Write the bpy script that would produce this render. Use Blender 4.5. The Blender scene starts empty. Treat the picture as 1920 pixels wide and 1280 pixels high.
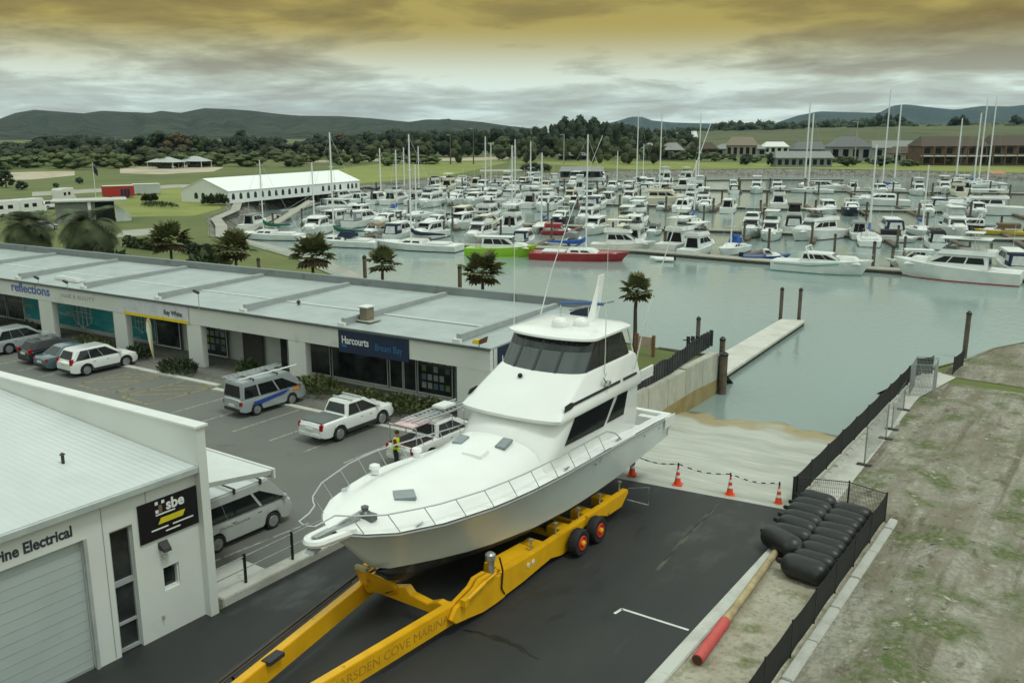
HAZE, EXPOSURE = 0.000028, 0.14
import bpy, bmesh, math, random
from mathutils import Vector, Matrix
from mathutils.geometry import tessellate_polygon
random.seed(7)
R = math.radians
scene = bpy.context.scene
col = scene.collection
# ------------------------------------------------------------------ camera
H, F, PITCH, TURN = 15.0, 1700.0, 13.08, 34.62
cd = bpy.data.cameras.new("camera"); cam = bpy.data.objects.new("camera", cd); col.objects.link(cam)
cam.location = (0, 0, H); cam.rotation_euler = (R(90 - PITCH), 0, R(TURN))
cd.sensor_width = 36; cd.lens = 36 * F / 1920; cd.clip_start = .5; cd.clip_end = 60000
scene.camera = cam
WATER = -2.5

def ray(px, py):
    u = (px - 960) / F; v = (640 - py) / F
    cp, sp = math.cos(R(PITCH)), math.sin(R(PITCH))
    f = cp + v * sp; a = R(TURN)
    return Vector((-math.sin(a) * f + math.cos(a) * u, math.cos(a) * f + math.sin(a) * u, -sp + v * cp))

def at(px, py, z=0.0):            # the point of the level z that lies in that direction
    d = ray(px, py); return Vector((0, 0, H)) + d * ((z - H) / d.z)

def far(px, py, dist):            # the point in that direction at a ground distance
    d = ray(px, py); return Vector((0, 0, H)) + d * (dist / math.hypot(d.x, d.y))

def rise(b, z0, py_top, px_top=None):    # height of a thing standing at b whose top shows there
    d = ray(px_top if px_top else b[0], py_top); q = at(b[0], b[1], z0)
    return H + math.hypot(q.x, q.y) / math.hypot(d.x, d.y) * d.z - z0

# ------------------------------------------------------------------ materials
MATS = {}
def nt(name):
    m = bpy.data.materials.new(name); m.use_nodes = True
    t = m.node_tree; return m, t, t.nodes['Principled BSDF']

def mat(name, c, rough=.5, metal=0., var=.12, scale=2., bump=0., bscale=None, coat=0., dirt=None, spec=.5):
    if name in MATS: return MATS[name]
    m, t, b = nt(name); N, L = t.nodes, t.links
    b.inputs['Roughness'].default_value = rough; b.inputs['Metallic'].default_value = metal
    b.inputs['Specular IOR Level'].default_value = spec
    b.inputs['Coat Weight'].default_value = coat
    tc = N.new('ShaderNodeTexCoord')
    n = N.new('ShaderNodeTexNoise'); n.inputs['Scale'].default_value = scale; n.inputs['Detail'].default_value = 5
    L.new(tc.outputs['Object'], n.inputs['Vector'])
    r = N.new('ShaderNodeValToRGB'); e = r.color_ramp.elements
    e[0].position, e[1].position = .3, .7
    e[0].color = (*[x * (1 - var) for x in c], 1); e[1].color = (*[min(1, x * (1 + var)) for x in c], 1)
    L.new(n.outputs['Fac'], r.inputs['Fac'])
    src = r.outputs['Color']
    if dirt:
        n2 = N.new('ShaderNodeTexNoise'); n2.inputs['Scale'].default_value = dirt[1]; n2.inputs['Detail'].default_value = 8
        L.new(tc.outputs['Object'], n2.inputs['Vector'])
        r2 = N.new('ShaderNodeValToRGB'); r2.color_ramp.elements[0].position = dirt[2]; r2.color_ramp.elements[1].position = dirt[2] + .12
        L.new(n2.outputs['Fac'], r2.inputs['Fac'])
        mx = N.new('ShaderNodeMix'); mx.data_type = 'RGBA'; mx.inputs['B'].default_value = (*dirt[0], 1)
        L.new(r2.outputs['Color'], mx.inputs['Factor']); L.new(src, mx.inputs['A']); src = mx.outputs['Result']
    L.new(src, b.inputs['Base Color'])
    if bump:
        n3 = N.new('ShaderNodeTexNoise'); n3.inputs['Scale'].default_value = bscale or scale * 4; n3.inputs['Detail'].default_value = 6
        L.new(tc.outputs['Object'], n3.inputs['Vector'])
        bp = N.new('ShaderNodeBump'); bp.inputs['Strength'].default_value = bump; bp.inputs['Distance'].default_value = .05
        L.new(n3.outputs['Fac'], bp.inputs['Height']); L.new(bp.outputs['Normal'], b.inputs['Normal'])
    MATS[name] = m; return m

def layered(name, base, layers, rough=.8, bump=.4, bscale=3., bdist=.05, rlayer=None, coord='Object'):
    """a base colour with noise-shaped layers: (colour, scale, threshold, softness, stretch)"""
    m, t, b = nt(name); N, L = t.nodes, t.links
    tc = N.new('ShaderNodeTexCoord'); b.inputs['Roughness'].default_value = rough
    src = None
    for i, (c, s, th, so, st) in enumerate(layers):
        mp = N.new('ShaderNodeMapping'); mp.inputs['Scale'].default_value = st; mp.inputs['Location'].default_value = (i * 7.3, i * 3.1, 0)
        L.new(tc.outputs[coord], mp.inputs['Vector'])
        n = N.new('ShaderNodeTexNoise'); n.inputs['Scale'].default_value = s; n.inputs['Detail'].default_value = 9; n.inputs['Roughness'].default_value = .62
        L.new(mp.outputs['Vector'], n.inputs['Vector'])
        r = N.new('ShaderNodeMapRange'); r.inputs['From Min'].default_value = th - so; r.inputs['From Max'].default_value = th + so
        L.new(n.outputs['Fac'], r.inputs['Value'])
        mx = N.new('ShaderNodeMix'); mx.data_type = 'RGBA'; mx.inputs['B'].default_value = (*c, 1)
        if src is None: mx.inputs['A'].default_value = (*base, 1)
        else: L.new(src, mx.inputs['A'])
        L.new(r.outputs['Result'], mx.inputs['Factor']); src = mx.outputs['Result']
        if rlayer and rlayer[0] == i:
            rr = N.new('ShaderNodeMapRange'); rr.inputs['To Min'].default_value = rough; rr.inputs['To Max'].default_value = rlayer[1]
            L.new(r.outputs['Result'], rr.inputs['Value']); L.new(rr.outputs['Result'], b.inputs['Roughness'])
    L.new(src, b.inputs['Base Color'])
    if bump:
        n3 = N.new('ShaderNodeTexNoise'); n3.inputs['Scale'].default_value = bscale; n3.inputs['Detail'].default_value = 8
        L.new(tc.outputs[coord], n3.inputs['Vector'])
        bp = N.new('ShaderNodeBump'); bp.inputs['Strength'].default_value = bump; bp.inputs['Distance'].default_value = bdist
        L.new(n3.outputs['Fac'], bp.inputs['Height']); L.new(bp.outputs['Normal'], b.inputs['Normal'])
    MATS[name] = m; return m

def ribbed(name, c, axis, per, rough=.45, depth=.02, var=.06):
    """sheet metal with pressed ribs every `per` metres along an object axis"""
    m = mat(name, c, rough, .0, var, .7); t = m.node_tree; N, L = t.nodes, t.links; b = N['Principled BSDF']
    tc = N.new('ShaderNodeTexCoord'); w = N.new('ShaderNodeTexWave'); w.bands_direction = axis; w.wave_profile = 'SIN'
    w.inputs['Scale'].default_value = 2 * math.pi / (20 * per); L.new(tc.outputs['Object'], w.inputs['Vector'])
    bp = N.new('ShaderNodeBump'); bp.inputs['Strength'].default_value = .8; bp.inputs['Distance'].default_value = depth
    L.new(w.outputs['Fac'], bp.inputs['Height']); L.new(bp.outputs['Normal'], b.inputs['Normal'])
    return m

white = mat('gelcoat_white', (.78, .79, .77), .25, var=.03, scale=.8, coat=.3)
boatwhite = mat('boat_white', (.72, .74, .72), .35, var=.08, scale=.6)
cream = mat('boat_cream', (.68, .64, .52), .4, var=.08, scale=.6)
greyhull = mat('boat_grey', (.42, .45, .45), .4, var=.08, scale=.6)
black = mat('black_paint', (.012, .012, .013), .45, var=.3)
antifoul = mat('antifoul', (.02, .021, .023), .6, var=.4, scale=1.2, dirt=((.06, .06, .055), 1.5, .55))
glass = mat('tinted_glass', (.012, .015, .016), .06, var=.2)
shield = mat('windshield_glass', (.07, .085, .083), .07, var=.15, scale=1.)
rubber = mat('rubber', (.015, .015, .015), .75, var=.25, scale=6)
steel = mat('galvanised_steel', (.42, .44, .44), .45, .7, var=.2, scale=5)
stainless = mat('stainless', (.6, .62, .62), .25, .9, var=.05)
yellow = mat('yellow_paint', (.76, .40, .006), .42, var=.10, scale=1.5, dirt=((.16, .085, .02), 2.2, .66), bump=.05, bscale=9)
carpaint = mat('car_white', (.76, .77, .76), .28, var=.02, coat=.6)
carsilver = mat('car_silver', (.42, .45, .47), .35, .35, var=.05, coat=.6)
carblue = mat('car_greyblue', (.10, .15, .18), .3, .3, var=.05, coat=.6)
cardark = mat('car_dark', (.012, .016, .026), .25, .2, var=.05, coat=.6)
plastic = mat('dark_plastic', (.03, .03, .032), .6, var=.2)
alloy = mat('alloy_rim', (.4, .41, .42), .35, .7, var=.1)
redlamp = mat('red_lamp', (.35, .012, .01), .2, var=.1)
headlamp = mat('clear_lamp', (.6, .62, .63), .12, var=.1)
plate = mat('number_plate', (.65, .65, .62), .5, var=.05)
wallwhite = mat('painted_wall', (.66, .68, .65), .7, var=.05, scale=.35, dirt=((.52, .53, .50), .5, .62), bump=.04, bscale=8)
wallgrey = mat('painted_wall_grey', (.55, .57, .55), .7, var=.07, scale=.5)
trimwhite = mat('white_trim', (.7, .71, .69), .5, var=.05)
roofgrey = ribbed('strip_roof_sheet', (.36, .40, .40), 'X', .6, .5, .015, .10)
roofpale = ribbed('shed_roof_sheet', (.55, .58, .57), 'Y', .22, .5, .02, .05)
rollerdoor = mat('roller_door_sheet', (.44,.49,.485), .5, var=.05, scale=.5, dirt=((.38,.42,.41), .8, .64))
timber = mat('pile_timber', (.12, .095, .07), .85, var=.35, scale=3, bump=.3)
log_m = mat('log_timber', (.40, .31, .17), .8, var=.3, scale=2.5, bump=.3)
concrete = layered('concrete', (.50, .49, .44), [((.38, .37, .33), .5, .55, .12, (1, 1, 1)), ((.58, .57, .53), 2.2, .62, .1, (1, 1, 1))], .85, .2, 14)
rock = layered('rock', (.16, .15, .13), [((.28, .27, .24), 1.4, .52, .08, (1, 1, 1)), ((.05, .06, .035), .6, .6, .1, (1, 1, 1))], .9, 1., 1.8, .3)
ladderalu = mat('aluminium', (.55, .57, .58), .4, .6, var=.1)
letter_dk = mat('lettering_dark', (.035, .04, .055), .6, var=.05)
navy = mat('sign_navy', (.010, .022, .06), .45, var=.1)
signblue = mat('lettering_blue', (.03, .12, .30), .5, var=.05)
signwhite = mat('lettering_white', (.75, .75, .75), .5, var=.03)
signyellow = mat('sign_yellow', (.75, .55, .02), .5, var=.05)
interior = mat('shop_interior', (.03, .035, .035), .12, var=.6, scale=1.2)
conered = mat('cone_orange', (.80, .08, .02), .5, var=.08)
leafdk = mat('leaf_dark', (.028, .045, .016), .7, var=.45, scale=.35)
leafmid = mat('leaf_mid', (.055, .08, .026), .7, var=.4, scale=.35)
leaflt = mat('leaf_light', (.11, .13, .045), .7, var=.4, scale=.4)
leafbr = mat('leaf_brown', (.10, .075, .035), .8, var=.4, scale=.6)
bark = mat('bark', (.09, .07, .05), .9, var=.3, scale=4, bump=.4)

# ------------------------------------------------------------------ mesh building
class MB:
    def __init__(s): s.v = []; s.f = []
    def add(s, vs, fs):
        o = len(s.v); s.v += [tuple(p) for p in vs]; s.f += [tuple(i + o for i in f) for f in fs]; return s
    def box(s, x0, x1, y0, y1, z0, z1):
        return s.add([(x0,y0,z0),(x1,y0,z0),(x1,y1,z0),(x0,y1,z0),(x0,y0,z1),(x1,y0,z1),(x1,y1,z1),(x0,y1,z1)],
                     [(0,3,2,1),(4,5,6,7),(0,1,5,4),(1,2,6,5),(2,3,7,6),(3,0,4,7)])
    def hexa(s, b, t):       # four bottom and four top points
        return s.add(list(b) + list(t), [(0,3,2,1),(4,5,6,7),(0,1,5,4),(1,2,6,5),(2,3,7,6),(3,0,4,7)])
    def beam(s, a, b, w, h, up=(0, 0, 1)):
        a, b = Vector(a), Vector(b); d = (b - a).normalized(); u = Vector(up)
        if abs(d.dot(u)) > .98: u = Vector((0, 1, 0))
        r = d.cross(u).normalized() * w / 2; u = r.cross(d).normalized() * h / 2
        return s.hexa([a-r-u, a+r-u, b+r-u, b-r-u], [a-r+u, a+r+u, b+r+u, b-r+u])
    def tube(s, pts, r, n=6, r1=None):
        pts = [Vector(p) for p in pts]; k = len(pts); rings = []
        for i, p in enumerate(pts):
            d = (pts[min(i+1, k-1)] - pts[max(i-1, 0)]).normalized()
            u = Vector((0, 0, 1)) if abs(d.z) < .9 else Vector((1, 0, 0))
            x = d.cross(u).normalized(); y = d.cross(x).normalized()
            rr = r if r1 is None else r + (r1 - r) * i / (k - 1)
            rings.append([p + (x * math.cos(2*math.pi*j/n) + y * math.sin(2*math.pi*j/n)) * rr for j in range(n)])
        return s.loft(rings, True)
    def loft(s, rings, caps=True, closed=True):
        o = len(s.v); n = len(rings[0])
        for r in rings: s.v += [tuple(p) for p in r]
        for i in range(len(rings) - 1):
            for j in range(n if closed else n - 1):
                a, b = o + i*n + j, o + i*n + (j+1) % n
                s.f.append((a, b, b + n, a + n))
        if caps:
            s.f.append(tuple(o + j for j in reversed(range(n)))); s.f.append(tuple(o + (len(rings)-1)*n + j for j in range(n)))
        return s
    def lathe(s, prof, n=16, c=(0, 0, 0), axis='Z'):
        rings = []
        for r, z in prof:
            ring = []
            for j in range(n):
                a = 2*math.pi*j/n; x, y = r*math.cos(a), r*math.sin(a)
                p = (x, y, z) if axis == 'Z' else (x, z, y) if axis == 'Y' else (z, x, y)
                ring.append((p[0]+c[0], p[1]+c[1], p[2]+c[2]))
            rings.append(ring)
        return s.loft(rings, True)
    def prism(s, poly, a, b, axis='Y'):      # polygon in the other two axes
        def pt(p, t): return (p[0], t, p[1]) if axis == 'Y' else (t, p[0], p[1]) if axis == 'X' else (p[0], p[1], t)
        n = len(poly); vs = [pt(p, a) for p in poly] + [pt(p, b) for p in poly]
        fs = [(i, (i+1) % n, (i+1) % n + n, i + n) for i in range(n)] + [tuple(reversed(range(n))), tuple(range(n, 2*n))]
        return s.add(vs, fs)
    def quad(s, *p): return s.add(p, [tuple(range(len(p)))])
    def plate(s, pts, th):                 # planar outline given real thickness (behind it)
        p = [Vector(q) for q in pts]; n = (p[1]-p[0]).cross(p[-1]-p[0]).normalized() * th; k = len(p)
        return s.add(p + [q - n for q in p], [tuple(range(k)), tuple(reversed(range(k, 2*k)))] + [(i, i+k, (i+1) % k + k, (i+1) % k) for i in range(k)])
    def build(s, name, m, parent=None, smooth=False, bevel=0., subdiv=0, ang=40, xf=None):
        me = bpy.data.meshes.new(name); me.from_pydata(s.v, [], s.f)
        if xf is not None: me.transform(xf)
        bm = bmesh.new(); bm.from_mesh(me)
        bmesh.ops.recalc_face_normals(bm, faces=bm.faces)
        if bevel:
            bmesh.ops.bevel(bm, geom=[e for e in bm.edges if len(e.link_faces) == 2 and e.calc_face_angle(0) > R(28)], offset=bevel, segments=2, affect='EDGES', clamp_overlap=True)
        bm.to_mesh(me); bm.free()
        if smooth:
            for p in me.polygons: p.use_smooth = True
            me.set_sharp_from_angle(angle=R(ang))
        if isinstance(m, (list, tuple)):
            for q in m: me.materials.append(q)
        else: me.materials.append(m)
        o = bpy.data.objects.new(name, me); col.objects.link(o)
        if parent: o.parent = parent
        return o

def tag(o, label, cat, group=None):
    o['label'] = label; o['category'] = cat
    if group: o['group'] = group
    return o
def thing(name, label, cat, loc=(0, 0, 0), rz=0., group=None):
    o = bpy.data.objects.new(name, None); col.objects.link(o); o.location = loc; o.rotation_euler = (0, 0, rz)
    o.empty_display_size = .3
    return tag(o, label, cat, group)
def kind(o, k): o['kind'] = k; return o
def dup(o, loc=None, rz=None, sc=None, label=None):
    c = o.copy(); col.objects.link(c)
    if loc is not None: c.location = loc
    if rz is not None: c.rotation_euler = (0, 0, rz)
    if sc is not None: c.scale = sc if not isinstance(sc, (int, float)) else (sc, sc, sc)
    if label: c['label'] = label
    def kids(a, b):
        for ch in a.children:
            k = ch.copy(); col.objects.link(k); k.parent = b; kids(ch, k)
    kids(o, c); return c

def text(s, size, origin, xdir, ydir, m, name='lettering', parent=None, depth=.01, align='LEFT', bold=0., squeeze=1.):
    cu = bpy.data.curves.new('t', 'FONT'); cu.body = s; cu.size = size; cu.extrude = depth; cu.offset = bold; cu.align_x = align
    cu.resolution_u = 3
    o = bpy.data.objects.new('t', cu); col.objects.link(o)
    dg = bpy.context.evaluated_depsgraph_get(); dg.update()
    me = bpy.data.meshes.new_from_object(o.evaluated_get(dg)); bpy.data.objects.remove(o); bpy.data.curves.remove(cu)
    x = Vector(xdir).normalized(); y = Vector(ydir).normalized(); z = x.cross(y)
    M4 = Matrix(((x.x*squeeze, y.x, z.x, origin[0]), (x.y*squeeze, y.y, z.y, origin[1]), (x.z*squeeze, y.z, z.z, origin[2]), (0, 0, 0, 1)))
    me.transform(M4); me.materials.clear(); me.materials.append(m); me.name = name
    q = bpy.data.objects.new(name, me); col.objects.link(q)
    if parent: q.parent = parent
    return q

def frustum(x0, x1, z0, z1, wb, wt, ra, rf):
    """cabin block: side point (s along, h up), front/back/top; x forward"""
    def P(s, h, side): return Vector((x0 + ra*h + (x1 - rf*h - x0 - ra*h)*s, side*(wb + (wt-wb)*h), z0 + (z1-z0)*h))
    def Fp(s, h, front): 
        w = wb + (wt-wb)*h; return Vector(((x1 - rf*h) if front else (x0 + ra*h), -w + 2*w*s, z0 + (z1-z0)*h))
    return P, Fp
def frustum_mesh(x0, x1, z0, z1, wb, wt, ra, rf, crown=.0):
    P, Fp = frustum(x0, x1, z0, z1, wb, wt, ra, rf)
    mb = MB(); mb.hexa([P(0,0,-1), P(1,0,-1), P(1,0,1), P(0,0,1)], [P(0,1,-1), P(1,1,-1), P(1,1,1), P(0,1,1)]); return mb
def panel(mb, P, quad, off):
    q = [Vector(P(*a)) for a in quad]; n = (q[1]-q[0]).cross(q[3]-q[0]).normalized()
    return q, n
def side_panel(mb, P, s0, s1, s2, s3, h0, h1, side, off=.015):
    """window on a side: bottom s0..s1, top s3..s2"""
    q = [P(s0, h0, side), P(s1, h0, side), P(s2, h1, side), P(s3, h1, side)]
    n = (q[1]-q[0]).cross(q[3]-q[0]).normalized()
    if n.y * side < 0: n = -n
    mb.quad(*[p + n*off for p in q])
def end_panel(mb, Fp, s0, s1, h0, h1, front, off=.015, inset=0.):
    q = [Fp(s0, h0, front), Fp(s1, h0, front), Fp(s1-inset, h1, front), Fp(s0+inset, h1, front)]
    n = (q[1]-q[0]).cross(q[3]-q[0]).normalized()
    if (n.x > 0) != front: n = -n
    mb.quad(*[p + n*off for p in q])
def ordinal(n):
    return ['zeroth','first','second','third','fourth','fifth','sixth','seventh','eighth','ninth','tenth','eleventh','twelfth','thirteenth','fourteenth','fifteenth','sixteenth','seventeenth','eighteenth','nineteenth','twentieth'][n] if n <= 20 else f'{n}th' if n % 10 not in (1,2,3) else f"{n}{['st','nd','rd'][n%10-1]}"
# ================================================================== SETTING
RAMP0, SLOPE = 34.4, .1315
def ramp_z(y): return min(0., -(y - RAMP0) * SLOPE)
BASIN = [(-10.1,34.6),(-10.1,62),(-8.6,66),(-7.4,71),(-5.5,75),(20,79),(70,100),(110,200),(110,379),(-41,379),(-78,378),(-119,373),(-143,345),(-162,325),(-181,278),(-194,247),(-181,191),(-174,150),(-160,126),(-146,114),(-135,101),(-124,93.5),(-111,83.5),(-98,80),(-84,75),(-68,67),(-50,60),(-29,57.5),(-22.6,57),(-22.6,33.2)]
grass = layered('grass', (.098,.122,.028), [((.15,.16,.042),.012,.5,.10,(1,1,1)), ((.062,.082,.022),.045,.56,.08,(1,1,1)), ((.17,.15,.075),.03,.64,.06,(1,1,1)), ((.12,.13,.035),.25,.6,.08,(1,1,1)), ((.10,.13,.03),1.3,.55,.2,(1,1,1))], .9, .5, 2.5, .08)
lawn = layered('lawn', (.18,.205,.042), [((.23,.25,.055),.03,.5,.10,(1,1,1)), ((.15,.18,.04),.10,.6,.12,(1,1,1))], .9, .3, 3)
meadow = layered('meadow', (.066,.082,.026), [((.10,.108,.036),.008,.5,.08,(1,1,1)), ((.045,.056,.02),.02,.57,.08,(1,1,1))], .9, 0)
sand = layered('sand', (.46,.40,.30), [((.34,.27,.19),.06,.56,.1,(1,1,1)), ((.20,.19,.09),.09,.64,.06,(1,1,1))], .9, .3, 2)
dirt_m = layered('dirt', (.275,.262,.215), [((.36,.345,.29),.5,.52,.10,(1.6,.5,1)), ((.15,.125,.085),.20,.55,.08,(1.5,.45,1)), ((.17,.145,.10),.5,.57,.07,(1.5,.40,1)), ((.13,.11,.075),.42,.60,.05,(2.6,.16,1)), ((.12,.095,.065),1.3,.62,.05,(1.3,.55,1)), ((.085,.115,.03),.45,.555,.06,(1,1,1)), ((.20,.18,.135),5.,.55,.10,(1,1,1)), ((.42,.40,.33),3.,.66,.06,(1,1,1)), ((.055,.047,.035),2.6,.68,.03,(1,1,1))], .95, 1., 2.0, .28)
strip_m = layered('sandy_strip', (.40,.37,.29), [((.30,.26,.19),.9,.55,.1,(1,1,1)), ((.13,.15,.05),.8,.60,.06,(1,1,1)), ((.22,.2,.15),5.,.6,.1,(1,1,1))], .95, .8, 3, .1)
asphalt = layered('asphalt', (.021,.0225,.0235), [((.030,.031,.031),.35,.5,.12,(1,.3,1)), ((.012,.013,.014),.30,.585,.05,(1.3,.6,1)), ((.050,.049,.045),.8,.68,.07,(1.9,.30,1)), ((.008,.008,.009),.55,.70,.03,(1.4,.8,1)), ((.034,.034,.033),45.,.60,.06,(1,1,1)), ((.045,.044,.04),2.4,.72,.04,(2.5,.5,1))], .62, .35, 60, .012, (1, .28))
carpark = layered('car_park', (.15,.153,.138), [((.115,.117,.107),.25,.55,.12,(1,1,1)), ((.19,.19,.17),.12,.6,.1,(1,1,1)), ((.05,.05,.048),.6,.70,.05,(1,1,1)), ((.135,.135,.122),40.,.5,.2,(1,1,1))], .8, .25, 60, .01)
paving = layered('paving', (.16,.155,.135), [((.11,.105,.09),.8,.55,.1,(1,1,1)), ((.21,.2,.18),3.,.6,.1,(1,1,1))], .85, .2, 12)
pathm = layered('path', (.36,.35,.30), [((.28,.27,.23),.3,.55,.12,(1,1,1))], .9, .1, 6)
kerb_m = layered('kerb_concrete', (.52,.52,.48), [((.40,.40,.36),.8,.58,.1,(1,1,1)), ((.30,.29,.25),3.,.68,.06,(1,1,1))], .85, .3, 12)
linewhite = mat('line_white', (.62,.63,.60), .7, var=.12, scale=5, dirt=((.25,.25,.23), 6, .62))
lineold = mat('line_faded', (.34,.34,.31), .8, var=.2, scale=6, dirt=((.13,.13,.12), 5, .5))
lineyel = mat('line_yellow', (.30,.235,.09), .8, var=.25, scale=6, dirt=((.13,.13,.11), 4, .5))

def sheet(name, pts, z, m):
    t = tessellate_polygon([[Vector((x, y, 0)) for x, y in pts]])
    mb = MB(); mb.add([(x, y, z) for x, y in pts], t)
    return kind(mb.build(name, m), 'structure')

# ground: one sheet to the horizon with the marina basin cut out of it
outer = [(15000*math.cos(a*math.pi/12), 15000*math.sin(a*math.pi/12)) for a in range(24)]
loops = [[Vector((x, y, 0)) for x, y in outer], [Vector((x, y, 0)) for x, y in BASIN]]
tr = tessellate_polygon(loops); flat = [v for l in loops for v in l]
kind(MB().add([tuple(v) for v in flat], tr).build('ground', grass), 'structure')
# rock bank from the lawn down into the basin (ragged)
cx = sum(p[0] for p in BASIN) / len(BASIN); bk = MB(); rings = [[], [], []]
pts = []
for i, p in enumerate(BASIN[1:-1]):
    q = BASIN[1:-1][i+1] if i + 1 < len(BASIN) - 2 else None
    pts.append(p)
    if q:
        d = math.dist(p, q); k = max(1, int(d / 4)) if d < 200 else 1
        pts += [(p[0] + (q[0]-p[0])*j/k, p[1] + (q[1]-p[1])*j/k) for j in range(1, k)]
for i, p in enumerate(pts):
    a, b = pts[max(0, i-1)], pts[min(len(pts)-1, i+1)]
    d = Vector((b[0]-a[0], b[1]-a[1])).normalized(); n = Vector((-d.y, d.x))
    for j, (o, z) in enumerate(((-.3, .06), (2.2, -1.3), (4.6, -3.4))):
        jt = 0 if j == 0 else random.uniform(-.5, .5)
        rings[j].append((p[0] + n.x*(o+jt), p[1] + n.y*(o+jt), z + (random.uniform(-.25, .25) if j == 1 else 0)))
kind(bk.loft(rings, False, False).build('bank', rock), 'structure')
# water
m, t, b = nt('water'); N, L = t.nodes, t.links
b.inputs['Base Color'].default_value = (.235, .30, .285, 1); b.inputs['Roughness'].default_value = .10; b.inputs['IOR'].default_value = 1.33
tc = N.new('ShaderNodeTexCoord'); mp = N.new('ShaderNodeMapping'); mp.inputs['Scale'].default_value = (1, .55, 1); L.new(tc.outputs['Object'], mp.inputs['Vector'])
n = N.new('ShaderNodeTexNoise'); n.inputs['Scale'].default_value = 1.7; n.inputs['Detail'].default_value = 5; L.new(mp.outputs['Vector'], n.inputs['Vector'])
bp = N.new('ShaderNodeBump'); bp.inputs['Strength'].default_value = .5; bp.inputs['Distance'].default_value = .06; L.new(n.outputs['Fac'], bp.inputs['Height'])
L.new(bp.outputs['Normal'], b.inputs['Normal'])
kind(MB().quad((-260, 30, WATER), (140, 30, WATER), (140, 420, WATER), (-260, 420, WATER)).build('water', m), 'structure')

# boat ramp (concrete, running down under the water) with a tidal band of algae
m = layered('ramp_concrete', (.45,.46,.41), [((.35,.35,.31),.35,.55,.12,(.5,1.6,1)), ((.56,.55,.48),1.1,.62,.10,(.4,2.2,1)), ((.33,.31,.25),.8,.70,.06,(1,1,1))], .8, .25, 9)
t = m.node_tree; N, L = t.nodes, t.links; b = N['Principled BSDF']; prev = b.inputs['Base Color'].links[0].from_socket
tc = N.new('ShaderNodeTexCoord'); sx = N.new('ShaderNodeSeparateXYZ'); L.new(tc.outputs['Object'], sx.inputs[0])
n = N.new('ShaderNodeTexNoise'); n.inputs['Scale'].default_value = .45; n.inputs['Detail'].default_value = 5; L.new(tc.outputs['Object'], n.inputs['Vector'])
ad = N.new('ShaderNodeMath'); ad.operation = 'MULTIPLY_ADD'; ad.inputs[1].default_value = .9; L.new(n.outputs['Fac'], ad.inputs[0]); L.new(sx.outputs['Z'], ad.inputs[2])
for lo, hi, c in ((-1.62, -1.86, (.34,.285,.165)), (-1.98, -2.12, (.12,.10,.055))):
    r = N.new('ShaderNodeMapRange'); r.inputs['From Min'].default_value = lo; r.inputs['From Max'].default_value = hi
    L.new(ad.outputs[0], r.inputs['Value']); mx = N.new('ShaderNodeMix'); mx.data_type = 'RGBA'; mx.inputs['B'].default_value = (*c, 1)
    L.new(r.outputs['Result'], mx.inputs['Factor']); L.new(prev, mx.inputs['A']); prev = mx.outputs['Result']
L.new(prev, b.inputs['Base Color'])
mb = MB(); NX, NY = 26, 60
for j in range(NY + 1):
    for i in range(NX + 1):
        x = -22.4 + 12.2 * i / NX; y0 = 33.0 + (x + 23) * .117; y = y0 + (66 - y0) * j / NY
        z = -(y - y0) * SLOPE * (1 if y - y0 > 2 else (y - y0) / 2) + (0 if j < 4 else .05 * math.sin(x * 1.1 + 1.3) * min(1, (j-4)/25) + .035 * math.sin(x * 2.7 + y * .4) * min(1, (j-4)/25))
        mb.v.append((x, y, z))
for j in range(NY):
    for i in range(NX):
        a = j*(NX+1) + i; mb.f.append((a, a+1, a+NX+2, a+NX+1))
kind(mb.build('ramp', m, smooth=True), 'structure')

# road between the kerbs, car park beyond the left kerb
sheet('road', [(-23.15,-6),(-9.7,-6),(-9.7,34.68),(-22.4,33.19),(-22.75,33.0),(-22.75,16.45),(-23.15,16.45)], .008, asphalt)
sheet('car_park', [(-130,16.5),(-23.35,16.5),(-23.35,33.4),(-42,32.9),(-60,32.6),(-130,28)], .006, carpark)
sheet('footpath', [(-130,28.4),(-60,33),(-42,33.3),(-23.4,33.8),(-23.0,46.3),(-30,46.5),(-130,38)], .012, paving)
def ribbon(name, line, o0, o1, z, m):
    mb = MB(); rr = []
    for i, p in enumerate(line):
        a, b = line[max(0,i-1)], line[min(len(line)-1,i+1)]; d = Vector((b[0]-a[0], b[1]-a[1])).normalized(); n = Vector((d.y, -d.x))
        rr.append([(p[0]+n.x*o0, p[1]+n.y*o0, z), (p[0]+n.x*o1, p[1]+n.y*o1, z)])
    return kind(mb.loft(rr, False, False).build(name, m), 'structure')
ribbon('path', [(-181,191),(-174,150),(-160,126),(-146,114),(-135,101),(-124,93.5),(-111,83.5),(-98,80),(-84,75),(-68,67),(-50,60),(-29,57.5)], -.8, -2.6, .012, pathm)
# markings on the road and in the car park
mb = MB()
for a, c, w in (((-12.2,23.42),(-12.14,23.84),.10), ((-12.16,23.82),(-9.85,23.86),.10)):
    d = Vector((c[0]-a[0], c[1]-a[1])).normalized(); nn = Vector((-d.y, d.x)) * w/2
    mb.quad((a[0]-nn.x, a[1]-nn.y, .0125), (c[0]-nn.x, c[1]-nn.y, .0125), (c[0]+nn.x, c[1]+nn.y, .0125), (a[0]+nn.x, a[1]+nn.y, .0125))
kind(mb.build('road_marking', linewhite), 'structure')
def lines(name, segs, w, z, m):
    mb = MB()
    for a, c in segs:
        d = Vector((c[0]-a[0], c[1]-a[1])).normalized(); nn = Vector((-d.y, d.x)) * w/2
        mb.quad((a[0]-nn.x, a[1]-nn.y, z), (c[0]-nn.x, c[1]-nn.y, z), (c[0]+nn.x, c[1]+nn.y, z), (a[0]+nn.x, a[1]+nn.y, z))
    return kind(mb.build(name, m), 'structure')
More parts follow.
